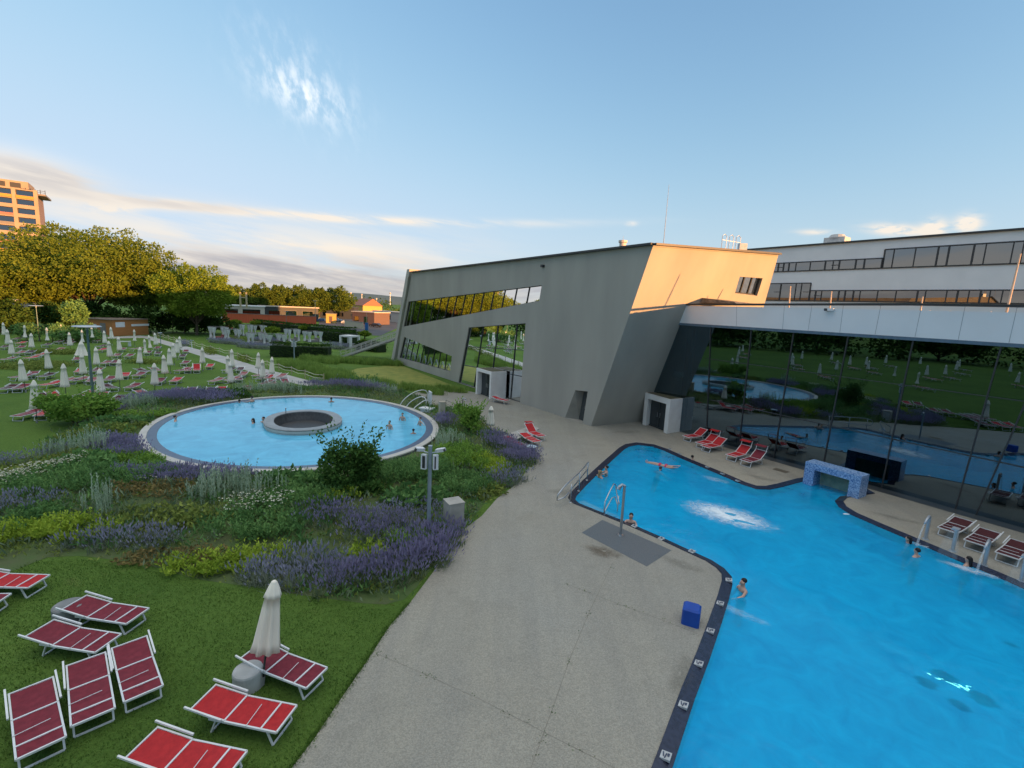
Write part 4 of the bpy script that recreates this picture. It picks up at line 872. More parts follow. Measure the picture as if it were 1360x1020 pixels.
PL('broad_leaf_plant', 'dark leafy cover beyond the far rim next to the lavender mound', 'fern', (300, 532), 2.4, .7, -10, .55, tone='dark')
PL('broad_leaf_plant', 'leafy plant beside the pale rim of the round bush', 'fern', (165, 570), 1.8, .6, 35, .4, tone='mid')
PL('broad_leaf_plant', 'dark leafy cover at the foot of the tall bush', 'fern', (470, 664), 1.6, .8, 15, .5, tone='dark')
PL('broad_leaf_plant', 'leafy cover at the foot of the camera pole', 'fern', (555, 672), 1.4, .8, 15, .5, tone='mid')
# a loose undergrowth that nobody could count fills the rest of the bank
xs = [p.x for p in bank_poly]; ys = [p.y for p in bank_poly]
for tone_, seed_, cnt, hh_ in (('olive', 5, 2600, .32), ('mid', 6, 1500, .55), ('lavender_leaf', 8, 1100, .6)):
    rn = random.Random(seed_); F = Plant(seed_); k = 0
    while k < cnt:
        x, y = rn.uniform(min(xs), max(xs)), rn.uniform(min(ys), max(ys))
        if not in_poly(x, y, bank_poly) or (Vector((x, y))-RC).length < rr(math.atan2(y-RC.y, x-RC.x), .5): continue
        if seed_ > 5 and noise.noise(Vector((x*.3, y*.3, seed_))) < -.05: continue
        k += 1; p = Vector((x, y, bank_z(x, y))); t0 = noise.noise(Vector((x*.35, y*.35, 0)))*.6+.5; hk = hh_*rn.uniform(.5, 1.2)
        for _ in range(9): F.leaf(p+Vector((rn.gauss(0, .16), rn.gauss(0, .16), rn.random()*hk*.5)), Vector((rn.gauss(0, .6), rn.gauss(0, .6), rn.uniform(.4, 1.2))), .06, hk*rn.uniform(.35, .7), 0, t0+rn.gauss(0, .2))
    tag(F.out('undergrowth', LF[tone_]), {'olive': 'low olive green undergrowth between the shrubs of the bank', 'mid': 'loose mid green weeds scattered through the shrubs of the bank', 'lavender_leaf': 'loose grey green stalks scattered through the shrubs of the bank'}[tone_], 'undergrowth', kind='stuff')
def bush(name, label, px, r, h, n, size, tone, z=None, stems=5, lobes=9, group=None):
    c = G(*px); z = bank_z(c.x, c.y) if z is None else z; o = empty(name, (c.x, c.y, z), 0, label, 'bush', group); F = Plant(int(px[0])); rn = F.rn
    for _ in range(lobes):
        a = rn.random()*6.28; q = rn.uniform(.2, .68)*r; hh = rn.uniform(.32, .80)*h
        F.blob(Vector((q*math.cos(a), q*math.sin(a), hh)), (r*.38, r*.38, h*.22)  if _ % 3 else (r*.26, r*.26, h*.2), n//lobes, size, 0, .3)
    for _ in range(lobes*3):   # loose shoots break the outline
        a = rn.random()*6.28; p = Vector((math.cos(a)*r*.6, math.sin(a)*r*.6, h*rn.uniform(.5, .85))); v = Vector((math.cos(a)*.6, math.sin(a)*.6, rn.uniform(.5, 1.4))).normalized()
        for t in range(7): F.leaf(p+v*h*.068*t, v+Vector((rn.gauss(0, .8), rn.gauss(0, .8), rn.gauss(0, .5))), size*.6, size*1.1, 0, .5+rn.gauss(0, .2))
    F.out('foliage', LF[tone], o); S = MB()
    for k in range(stems):
        a = 6.28*k/stems; S.tube([(0, 0, -.1), (math.cos(a)*r*.2, math.sin(a)*r*.2, h*.35), (math.cos(a)*r*.45, math.sin(a)*r*.45, h*.7)], [.05, .035, .012], 6)
    S.build('stems', m_bark, o); return o
m_bark = mat('bark', (.10, .075, .05), (.06, .045, .03), rough=.9, scale=5, stretch=(1, 1, .3))
bush('round_bush', 'large round leafy bush between the lawn beds and the round pool', (102, 563), 2.4, 2.0, 4600, .20, 'fresh', lobes=14)
bush('tall_bush', 'tall dark loose bush growing before the near pool rim', (466, 662), 1.55, 2.7, 3400, .16, 'dark', lobes=13)
bush('glossy_bush', 'glossy green bush at the deck edge beside the stone pillar', (622, 583), 1.15, 1.9, 2600, .17, 'fresh', lobes=11)
bush('low_bush', 'low green bush at the lawn side of the path end', (485, 515), 2.0, 1.1, 1500, .2, 'mid', z=0)
# ------------------------------------------------------------------ parasols
m_canvas = mat('cream_canvas', (.86, .81, .70), (.78, .73, .63), rough=.85, scale=3, stretch=(1, 1, .25), contrast=(.3, .7))
m_pole = mat('parasol_pole', (.06, .075, .07), rough=.5, metal=.3)
m_base = mat('parasol_base', (.30, .31, .30), rough=.8)
def parasol(h=2.62, form='plain', seed=1):
    rn = random.Random(seed); root = empty('closed_parasol', (0, 0, 0)); ph = rn.random()*6
    prof = {'plain': [(.05, 1), (.10, .965), (.155, .90), (.185, .865), (.150, .86), (.165, .76), (.205, .60), (.245, .44), (.285, .355), (.23, .35)],
            'tied': [(.05, 1), (.09, .965), (.14, .90), (.165, .865), (.13, .86), (.12, .72), (.095, .60), (.13, .52), (.20, .40), (.25, .36), (.20, .355)],
            'loose': [(.05, 1), (.12, .95), (.22, .87), (.26, .85), (.24, .84), (.34, .68), (.47, .50), (.56, .41), (.60, .385), (.5, .38)]}[form]
    b = MB(); wob = lambda a, j: 1+(.16 if j > 4 else .07)*math.sin(8*a+ph)+(.10 if j > 4 else .03)*math.sin(3*a+ph*2+j*.15)
    b.lathe([(r, z*h) for r, z in prof], 40, wob=wob); c = b.build('canopy', m_canvas, root, True)
    b = MB(); b.lathe([(.0, h+.03), (.035, h+.02), (.07, h-.015), (.07, h-.05)], 12); b.build('vent_cap', m_canvas, c, True)
    b = MB(); b.tube([(0, 0, 0), (0, 0, h*.5)], .024, 8); b.build('pole', m_pole, root)
    b = MB(); b.lathe([(.0, .05), (.03, .05), (.04, .22), (.055, .22), (.055, -.02)], 10); b.build('ground_sleeve', m_base, root)
    return root
PROTO = {}
def put_parasol(p, label, form='plain', h=1.0, tilt=(0, 0), rz=0.0, group='closed cream parasols on the lawn'):
    if form not in PROTO: PROTO[form] = parasol(2.62, form, {'plain': 3, 'tied': 5, 'loose': 7}[form]); o = PROTO[form]
    else: o = copy_tree(PROTO[form])
    o.location = (p.x, p.y, p.z); o.rotation_euler = (tilt[0], tilt[1], rz); o.scale = (1, 1, h); return tag(o, label, 'parasol', group)
UM = [(175, 338, 188, 490), (118, 228, 131, 345), (252, 174, 262, 277), (335, 252, 347, 378), (527, 278, 538, 402), (627, 228, 633, 338), (810, 248, 820, 362), (870, 205, 876, 303), (733, 163, 740, 247), (508, 165, 515, 255), (435, 195, 442, 307), (432, 130, 433, 212), (580, 130, 583, 213), (633, 108, 637, 180), (772, 122, 775, 195), (897, 170, 904, 260), (917, 142, 925, 220), (935, 123, 940, 195), (952, 107, 955, 167), (1070, 165, 1075, 247), (1230, 175, 1236, 270), (1213, 208, 1217, 302), (1222, 240, 1228, 352), (800, 100, 800, 168), (828, 88, 830, 150), (713, 70, 714, 130), (590, 57, 594, 122), (553, 77, 556, 142), (488, 55, 491, 112), (433, 72, 437, 138), (370, 85, 372, 155), (325, 45, 328, 110), (250, 60, 252, 130), (167, 90, 168, 165), (128, 47, 132, 113), (57, 125, 62, 197), (35, 65, 40, 150), (22, 33, 22, 100)]
UM = [(x0/4, 420+y0/4, x1/4, 420+y1/4) for x0, y0, x1, y1 in UM] + [(343, 468, 343, 488.7), (348, 477.5, 348.5, 500.7), (360, 474, 361, 495.7)]
FORM = {11: 'loose', 25: 'tied', 14: 'tied', 28: 'tied', 29: 'tied', 32: 'tied', 34: 'tied', 23: 'tied'}
ORD = ['first', 'second', 'third', 'fourth', 'fifth', 'sixth', 'seventh', 'eighth', 'ninth', 'tenth', 'eleventh', 'twelfth', 'thirteenth', 'fourteenth', 'fifteenth', 'sixteenth', 'seventeenth', 'eighteenth', 'nineteenth', 'twentieth']
up = []
for i, (x0, y0, x1, y1) in enumerate(UM):
    p = G(x1, y1, .95); p = Vector((p.x, p.y, -.03)); hh = z_at(y0, p.x, p.y); up.append((i, p, x0, min(1.14, max(.9, hh/2.62))))
# rows for the labels: by distance from the round pool side
rows = sorted(up, key=lambda r: r[1].length); names = []
cuts = [('in front row by the round pool', 7), ('in second row behind the front row', 8), ('in middle row of the lawn', 9), ('in the row before the kiosk', 8), ('in last row under the trees', 99)]
lab = {}; k = 0
for txt, n in cuts:
    grp = sorted(rows[k:k+n], key=lambda r: r[2]); k += n
    for j, r in enumerate(grp): lab[r[0]] = ('leftmost' if j == 0 else ORD[j]+' from left')+' cream parasol '+txt
for i, p, x0, h in up:
    rn = random.Random(i); f = FORM.get(i, 'plain'); t = lab[i]
    if f == 'loose': t = 'half open flared cream parasol beside the tall green lamp post'
    elif f == 'tied': t = t.replace('cream', 'tight tied cream')
    put_parasol(p, t, f, h, (rn.gauss(0, .02), rn.gauss(0, .02)), rn.random()*6)
pf = G(348, 908); pf.z = -.03; tp = Vector((.085, 0, 0))
put_parasol(pf, 'closed cream parasol leaning by the stone drum on near lawn', 'plain', .99, (.02, .125), .6)
b = MB(); b.lathe([(0, .42), (.27, .42), (.31, .40), (.325, .36), (.325, -.05)], 28); o = b.build('stone_drum', mat('drum_stone', (.44, .45, .44), (.34, .35, .34), rough=.8, scale=3), smooth=False); o.location = G(330, 909); tag(o, 'round pale stone drum at the foot of leaning parasol', 'drum table')
b = MB(); b.lathe([(0, .40), (.33, .40), (.36, .37), (.36, -.05)], 24); o = b.build('stone_drum', mat('drum_stone_dark', (.24, .25, .25), (.18, .19, .19), rough=.85, scale=3)); o.location = G(93, 820); tag(o, 'grey stone drum on lawn behind the two crossed red beds', 'drum table')
# ------------------------------------------------------------------ sun beds
m_frame = mat('white_aluminium', (.70, .72, .72), (.62, .64, .64), rough=.35, metal=.1, spec=.5)
def cloth(name, a, b_): return mat(name, a, b_, rough=.8, scale=9, detail=4, bump=.15, bscale=120)
RED = {'wine': cloth('wine_red_mesh', (.20, .026, .040), (.155, .020, .032)), 'red': cloth('red_mesh', (.46, .025, .028), (.38, .020, .024)), 'faded': cloth('faded_red_mesh', (.30, .10, .095), (.24, .075, .075)), 'dark': cloth('dark_red_mesh', (.075, .018, .022), (.055, .013, .016))}
def sunbed(tone, back=.13, shade='flat'):
    """folding pool bed, foot end at local -Y, head at +Y"""
    Lh, w, z = .97, .34, .36; m = RED[tone]; root = empty('sun_bed', (0, 0, 0)); hy = .22   # hinge
    b = MB()
    for s in (-1, 1): b.bar((s*w, -Lh, z), (s*w, hy+.35, z), .034, .042)
    b.bar((-w, -Lh, z), (w, -Lh, z), .034, .042); b.bar((-w, -.62, z+.012), (w, -.62, z+.012), .035, .03); b.bar((-w, hy, z+.012), (w, hy, z+.012), .035, .03)
    b.build('frame', m_frame, root)
    for y, d in ((-.72, -.14), (.42, .14)):
        b = MB()
        for s in (-1, 1): b.bar((s*(w-.03), y, z), (s*(w-.03), y+d, .02), .035, .03)
        b.bar((-w+.03, y+d, .02), (w-.03, y+d, .02), .035, .03); b.build('leg', m_frame, root)
    def panel(y0, y1, z0, z1, n=7, sag=.05):
        b = MB(); vs = []
        for i in range(n+1):
            t = i/n; vs += [(-w+.02+(2*w-.04)*u, y0+(y1-y0)*t, z0+(z1-z0)*t-sag*math.sin(math.pi*t)**.6*math.sin(math.pi*u)+.006*math.sin(9*u+7*t*(y0+2))) for u in (0, .25, .5, .75, 1)]
        b.add(vs, [(5*i+k, 5*i+k+1, 5*i+k+6, 5*i+k+5) for i in range(n) for k in range(4)]); return b
    panel(-Lh+.02, -.63, z+.012, z+.012).build('foot_panel', m, root); panel(-.61, hy-.01, z+.012, z+.012).build('seat_panel', m, root)
    ca, sa = math.cos(back), math.sin(back); q = .78
    bp = panel(hy+.01, hy+q*ca, z+.02, z+.02+q*sa).build('backrest', m, root)
    b = MB()
    for s in (-1, 1): b.bar((s*w, hy, z+.02), (s*w, hy+q*ca+.02, z+.02+(q+.02)*sa), .032, .034)
    b.bar((-w, hy+q*ca, z+.02+q*sa), (w, hy+q*ca, z+.02+q*sa), .032, .034); b.build('backrest_frame', m_frame, bp)
    if shade == 'flat':      # folded canopy arms lying along the sides
        for s in (-1, 1): b = MB(); b.bar((s*(w+.05), hy+.02, z+.07), (s*(w+.05), hy+q*ca+.10, z+.10+q*sa), .035, .04); b.build('canopy_arm', m_frame, root)
        b = MB(); b.bar((-w-.02, -.30, z+.03), (w*.55, -.25, z+.03), .012, .012); b.build('cord', m_frame, root)
    elif shade == 'up':
        hx = hy+q*ca; hz = z+.02+q*sa
        for s in (-1, 1): b = MB(); b.bar((s*w, hx-.1, hz-.1), (s*w, hx+.06, hz+.34), .03, .03); b.build('canopy_arm', m_frame, root)
        b = MB(); b.add([(-w, hx+.05, hz+.34), (w, hx+.05, hz+.34), (w, hx-.27, hz+.30), (-w, hx-.27, hz+.30)], [(0, 1, 2, 3)]); b.bar((-w, hx-.27, hz+.29), (w, hx-.27, hz+.29), .025); b.build('sun_canopy', m, root)
    return root
BP = {}
def put_bed(p, rz, label, tone='wine', back=.13, shade='flat', group='red sun beds on the lawn', z=-.03):
    k = (tone, back, shade)
    if k not in BP: BP[k] = sunbed(*k); o = BP[k]
    else: o = copy_tree(BP[k])
    o.location = (p.x, p.y, z); o.rotation_euler = (0, 0, rz); return tag(o, label, 'sun bed', group)
def bed_px(foot, head, label, zf=.36, zh=.45, **kw):
    a, c = G(*foot, zf), G(*head, zh); d = (c-a); d.z = 0; d.normalize(); p = Vector((a.x, a.y, 0))+d*.97
    return put_bed(p, math.atan2(-d.x, d.y), label, **kw)
for f, h, t, lb in [((55, 992), (43, 918), 'wine', 'wine red sun bed at left end of the row of three on near lawn'), ((124, 951), (116, 886), 'wine', 'wine red sun bed in middle of the row of three on near lawn'), ((191, 920), (176, 866), 'wine', 'wine red sun bed at right end of the row of three on near lawn'),
        ((381, 953), (297, 931), 'red', 'bright red sun bed in front of the stone drum on near lawn'), ((421, 899), (361, 872), 'wine', 'wine red sun bed behind the leaning parasol'), ((311, 1018), (216, 992), 'red', 'bright red sun bed cut by the lower picture edge'),
        ((144, 853), (69, 837), 'wine', 'wine red sun bed just above the row of three'), ((183, 817), (116, 803), 'wine', 'wine red sun bed by the grey stone drum'), ((52, 771), (-25, 765), 'red', 'bright red sun bed at the left edge by yellow shrubs'), ((0, 797), (-75, 795), 'wine', 'sun bed of which only a white leg corner shows')]:
    bed_px(f, h, lb, tone=t)
# the field of beds on the lawn: foot-end positions
FB = [(95, 555, 1), (215, 552, 0), (15, 408, 0), (92, 405, 0), (228, 385, 1), (230, 457, 0), (305, 446, 2), (405, 445, 1), (523, 450, 0), (598, 472, 0), (68, 343, 1), (165, 330, 0), (222, 338, 0), (297, 367, 1), (385, 360, 1), (480, 364, 0), (568, 357, 0), (608, 400, 2), (683, 398, 1), (660, 335, 0), (723, 332, 0), (415, 312, 0), (490, 308, 0),
      (545, 265, 0), (600, 263, 0), (675, 226, 0), (610, 224, 0), (403, 246, 0), (795, 434, 2), (872, 430, 1), (1008, 422, 0), (1112, 422, 0), (1172, 417, 0), (1310, 410, 0), (1345, 404, 0),
      (920, 363, 0), (838, 367, 0), (790, 308, 2), (852, 303, 2), (940, 305, 1), (997, 303, 0), (1046, 302, 0), (1108, 283, 0), (975, 265, 0), (965, 228, 0), (985, 200, 0), (1193, 302, 1), (1272, 302, 0), (1285, 328, 0), (1123, 363, 1), (1200, 356, 1), (1272, 354, 0),
      (150, 208, 0), (85, 210, 0), (100, 180, 0), (95, 155, 0), (78, 132, 0), (205, 218, 0), (8, 245, 0), (8, 178, 0), (140, 237, 1), (300, 148, 0), (235, 165, 0), (305, 190, 0), (505, 142, 0), (530, 192, 0), (520, 172, 0), (640, 190, 0), (780, 208, 0), (835, 212, 0), (828, 182, 0), (365, 140, 0), (125, 115, 0), (350, 155, 0), (465, 305, 1), (700, 185, 1)]
FB = [(x/4, 420+y/4, k) for x, y, k in FB] + [(280+x/4, 350+y/4, k) for x, y, k in [(270, 657, 1), (330, 655, 0), (362, 652, 0), (402, 650, 0), (232, 612, 1), (255, 628, 1), (300, 625, 0), (362, 618, 1)]]
keep = []
for x, y, k in FB:
    p = G(x, y)
    if all((p-q[0]).length > .8 for q in keep): keep.append((p, x, y, k))
keep.sort(key=lambda r: r[0].length)
rowcut = [('in row nearest the round pool', 13), ('in second row of beds', 13), ('in third row of beds', 14), ('in fourth row of beds', 14), ('in row before the kiosk', 14), ('in last row under trees', 99)]
k0 = 0
for txt, n in rowcut:
    grp = sorted(keep[k0:k0+n], key=lambda r: r[1]); k0 += n
    for j, (p, x, y, kk) in enumerate(grp):
        rn = random.Random(int(x*31+y*17)); tone = rn.choice(['wine', 'faded', 'wine', 'red', 'dark'])
        d = {0: Vector((-.42, .9, 0)), 1: Vector((.05, 1, 0)), 2: Vector((-.95, .5, 0))}[kk]; a = math.atan2(-d.x, d.y)+rn.gauss(0, .12)
        word = {'wine': 'wine red', 'faded': 'faded pink red', 'red': 'red', 'dark': 'dark red'}[tone]
        bright = abs(x-261.5) < 1 and abs(y-495.5) < 2
        pos = 'leftmost' if j == 0 else ('rightmost' if j == len(grp)-1 else ORD[j]+' from left')
        q = p+Vector((math.sin(-a), math.cos(a), 0))*.84
        if bright: put_bed(q, a, 'bright red sun bed with raised back, alone upright on the lawn', 'red', .75, 'flat')
        else: put_bed(q, a, f'{word} sun bed, {pos} {txt}', tone, .13, 'flat' if y > 470 else 'none')
GD = 'red sun beds on the concrete deck'
for f, h, t, bk, sh, lb in [((911, 581), (931, 577.5), 'red', .6, 'none', 'bright red bed with raised back nearest the hall porch'), ((929, 590), (952, 584), 'red', .55, 'up', 'red bed with sun canopy, second from the hall porch'), ((936, 594.5), (956, 590), 'red', .6, 'none', 'bright red bed with raised back in front of the canopied one'),
        ((970, 606.5), (991, 600), 'red', .6, 'up', 'red bed with canopy, left of the pair before the glass'), ((989, 613.5), (1012, 606.5), 'wine', .6, 'up', 'dark red bed with canopy, right of the pair before the glass'),
        ((1258, 706), (1283, 691), 'dark', .13, 'flat', 'dark red bed behind the first swan neck spouts'), ((1294, 723), (1320, 704), 'dark', .13, 'flat', 'dark red bed between second and third swan neck spouts'), ((1337, 740), (1362, 719), 'dark', .13, 'flat', 'dark red bed at the right picture edge by the spouts'),
        ((693, 593), (676, 584), 'red', .13, 'flat', 'red bed lying flat next to the blue side table'), ((714, 588), (697, 578.5), 'red', .13, 'flat', 'red flat bed, second in the group by the low slab'), ((720, 580.5), (703, 572), 'red', .7, 'none', 'red bed with raised back by the low slab'),
        ((674, 533), (657, 528.5), 'red', .13, 'flat', 'red bed folded flat beside the wing porch')]:
    bed_px(f, h, lb, .30, .36, tone=t, back=bk, shade=sh, group=GD, z=0.0)
# ------------------------------------------------------------------ lamp posts
m_lamp = mat('lamp_green_grey', (.13, .20, .20), (.10, .16, .16), rough=.5, metal=.2)
def lamp(px, ytop, label, head='plate', hw=.6, mt=None, r=.075):
    p = G(*px); h = z_at(ytop, p.x, p.y); o = empty('lamp_post', (p.x, p.y, -.03), 0, label, 'lamp post', None); mt = mt or m_lamp
    b = MB(); b.tube([(0, 0, 0), (0, 0, h)], [r, r*.8], 10); b.build('post', mt, o); b = MB(); b.lathe([(.0, .1), (.16, .1), (.18, 0)], 12); b.build('base_plate', mt, o)
    if head == 'plate':
        b = MB(); b.lathe([(0, h+.10), (hw*.9, h+.08), (hw, h+.02), (hw*.9, h-.02), (.12, h-.06), (.09, h-.25)], 20); b.build('lamp_head', m_galv, o)
    else:
        b = MB(); b.box((0, 0, h+.03), (hw*2, .28, .10)); b.build('lamp_head', m_galv, o)
    return o
lamp((25, 441), 398, 'thin green lamp post at the far left under the trees', 'plate', .6)
lamp((52.5, 452), 406, 'green lamp post with flat head, second from the left trees', 'plate', .95)
lamp((124, 531), 433.5, 'tall green lamp post with disc head among the front parasols', 'plate', .95, r=.10)
lamp((380.5, 438), 413.5, 'lamp post with square head before the red fence', 'bar', .6)
m_warm = mat('ochre_paint', (.42, .36, .22), rough=.6)
lamp((419, 430.5), 399.5, 'ochre street lamp at the right end of red fence', 'bar', .8, m_warm, .12)
lamp((255, 463), 452, 'small white path lamp at the rope fence', 'bar', .3, m_white, .05)
lamp((214, 462), 442, 'slim lamp where the path leaves the kiosk', 'plate', .28, None, .05)
for px, yt, lb in (((525.5, 527), 513.5, 'short grey bollard lamp at the far rim of round pool'), ((448.5, 504), 496.5, 'short grey bollard lamp in the tall grass by the path')):
    p = G(*px); h = z_at(yt, p.x, p.y); o = empty('bollard_lamp', tuple(p), 0, lb, 'bollard'); b = MB(); b.lathe([(0, h), (.09, h-.02), (.09, 0)], 12); b.build('post', m_galv, o); b = MB(); b.lathe([(.095, h-.10), (.095, h-.28)], 12); b.build('lens', m_white, o)
def camera_pole(px, ytop, label, k=1.0):
    p = G(*px); z0 = bank_z(p.x, p.y) if k == 1 else 0; h = z_at(ytop, p.x, p.y)-z0; o = empty('camera_pole', (p.x, p.y, z0), 0, label, 'pole')
    b = MB(); b.tube([(0, 0, -.1), (0, 0, h)], .075, 14); b.build('post', mat('pale_blue_steel', (.30, .37, .42), (.25, .31, .36), rough=.45, metal=.4) if 'pale_blue_steel' not in MATS else MATS['pale_blue_steel'], o); b = MB(); b.lathe([(.0, h+.015), (.08, h+.01), (.08, h-.02)], 14); b.build('cap', m_galv, o)
    for s, ty in ((-1, .02), (1, .02)):
        b = MB(); c = Vector((s*.22, -.05, h-.62)); b.box(c, (.20, .16, .58), s*.3); sp = b.build('loudspeaker', m_white, o); b = MB(); b.box(c+Vector((0, -.085 if s > 0 else -.075, 0)), (.12 if s < 0 else .05, .03, .48), s*.3); b.build('speaker_grille', m_trim, sp)
        b = MB(); b.tube([(0, 0, h-.30), (s*.26, -.03, h-.22)], .025); b.build('bracket', m_galv, o)
        b = MB(); q = Vector((s*.30, -.04, h-.14)); M_ = Matrix.Rotation(-s*.35, 4, 'Y') @ Matrix.Rotation(-.5 if s > 0 else .9, 4, 'Z'); b.box(q+Vector((s*.10, 0, -.0)), (.40, .15, .13), M=M_); cm = b.build('camera', m_white, o); b = MB(); b.box(q+Vector((s*.13, -.02, -.02)) + M_ @ Vector((s*.2, 0, 0)) - Vector((s*.03, 0, 0)), (.02, .11, .10), M=M_); b.build('lens', m_trim, cm)
    return o
camera_pole((569, 711), 592, 'pale steel pole with cameras and white loudspeakers on planted bank')
camera_pole((391, 480), 452, 'slim pole with loudspeakers in tall grass by the hedge', 0)
# ------------------------------------------------------------------ big pool fittings
def seat_block(name, px, size, h, label, m, bev=.05, rz=0):
    p = G(*px); b = MB(); x, y = size[0]/2, size[1]/2; c = bev
    poly = [(-x+c, -y), (x-c, -y), (x, -y+c), (x, y-c), (x-c, y), (-x+c, y), (-x, y-c), (-x, -y+c)]; n = 8
    ins = [(u*(1-c/x), v*(1-c/y)) for u, v in poly]
    b.add([(u, v, 0) for u, v in poly]+[(u, v, h-c) for u, v in poly]+[(u, v, h) for u, v in ins], [(i, (i+1) % n, n+(i+1) % n, n+i) for i in range(n)]+[(n+i, n+(i+1) % n, 2*n+(i+1) % n, 2*n+i) for i in range(n)]+[tuple(2*n+i for i in range(n))])
    o = b.build(name, m); o.location = p; o.rotation_euler = (0, 0, rz); return o
tag(seat_block('cube_stool', (917, 826), (.50, .50), .52, '', mat('blue_plastic', (.012, .075, .38), (.010, .06, .32), rough=.45, scale=3), .05, R(-25)), 'bright blue cube stool standing alone on the deck by pool edge', 'stool')
o = empty('concrete_bin', tuple(G(602, 697)), R(30), 'square concrete litter bin block at the deck edge of the bank', 'litter bin'); o.location.z = .0
b = MB(); b.box((0, 0, .52), (.66, .66, 1.04)); b.build('body', mat('bin_concrete', (.40, .39, .35), (.30, .29, .26), rough=.85, scale=2, detail=9), o); b = MB(); b.box((.0, 0, 1.055), (.70, .70, .03)); b.build('lid', MATS['bin_concrete'], o); b = MB(); b.box((.335, -.02, .55), (.02, .5, .86)); b.build('steel_door', m_galv, o)
o = empty('pool_shower', tuple(G(824, 711)), 0, 'steel pool shower post on the tiled pad by the steps', 'shower'); hs = z_at(645, o.location.x, o.location.y)
b = MB(); b.tube([(0, 0, 0), (0, 0, hs)], .055, 12); b.build('post', m_steel, o); b = MB(); b.lathe([(0, .03), (.11, .03), (.12, 0)], 14); b.build('base_plate', m_steel, o)
b = MB(); b.tube([(0, 0, hs-.02), (-.10, .0, hs+.03), (-.2, 0, hs-.06), (-.24, 0, hs-.16)], [.055, .06, .075, .09], 12); b.build('shower_head', m_steel, o)
pd = [G(*q) for q in [(772.5, 707.5), (800, 690.5), (892, 731), (859, 752.5)]]
b = MB(); b.add([(p.x, p.y, .004) for p in reversed(pd)], [(0, 1, 2, 3)]); structure(b.build('shower_pad', mat('blue_grey_pebbles', (.085, .105, .12), (.13, .15, .16), rough=.5, scale=60, detail=2, contrast=(.4, .6))))
p = G(800, 748); 
# white entry steps under water
st0, st1 = G(768, 663), G(812, 683)
b = MB(); e = (st1-st0); e.z = 0; ln = e.length; e.normalize(); nin = Vector((-e.y, e.x, 0))
if (G(830, 650)-st0).dot(nin) < 0: nin = -nin
for k in range(4): b.box(st0+e*ln/2+nin*(.22+.36*k)+Z*(-.16-.2*k-.5), (ln, .36, 1.0), math.atan2(e.y, e.x))
tag(b.build('entry_steps', mat('white_steps', (.62, .68, .72), (.55, .62, .68), rough=.5)), 'white underwater entry steps in the pool corner', 'steps')
def rail(name, label, polys, r=.028, posts=()):
    o = empty(name, tuple(polys[0][0]), 0, label, 'handrail')
    for i, pl in enumerate(polys): b = MB(); b.tube(pl, r, 10); rel(b, o).build('rail', m_steel, o, True)
    for pl in posts: b = MB(); b.tube(pl, r*.9, 10); b.lathe([(0, .02), (.06, .02), (.07, 0)], 10, c=pl[0]); rel(b, o).build('post', m_steel, o, True)
    return o
f1, f2, f3 = G(779.5, 637.5), G(757.5, 667), G(768.5, 652); d_ = (f2-f1).normalized(); sd_ = Vector((-.25, -.12, 0))
rail('deck_handrail', 'curved steel double handrail on the deck at the pool corner', [smoothpoly([f1+Z*1.02, f1.lerp(f2, .5)+Z*1.0, f2+Z*.92+sd_*1.2, f2+d_*.45+Z*.6+sd_*2.2, f2+d_*.25+Z*.28+sd_*2.4], 2, False), [f2+d_*.25+Z*.28+sd_*2.4, f2+Z*.30+sd_*1.2, f1+Z*.62]], .03, [(f1, f1+Z*1.03), (f3, f3+Z*1.0), (f2, f2+Z*.9)])
g1, g2 = G(802, 684), G(820, 677); g2.z = -.6; g3 = G(814.5, 672)
rail('steps_handrail', 'steel handrail rising from the water at the entry steps', [smoothpoly([g1+Z*.62, g1.lerp(g3, .45)+Z*.95, g3+Z*1.22, g3.lerp(g2, .6)+Z*1.0, Vector((g2.x, g2.y, .55))+(g2-g3)*.35], 1, False), smoothpoly([g1+Z*.12, g3+Z*.62, Vector((g2.x, g2.y, .18))], 1, False)], .028, [(g1, g1+Z*.64), (Vector((g2.x, g2.y, -.9)), Vector((g2.x, g2.y, .68)))])
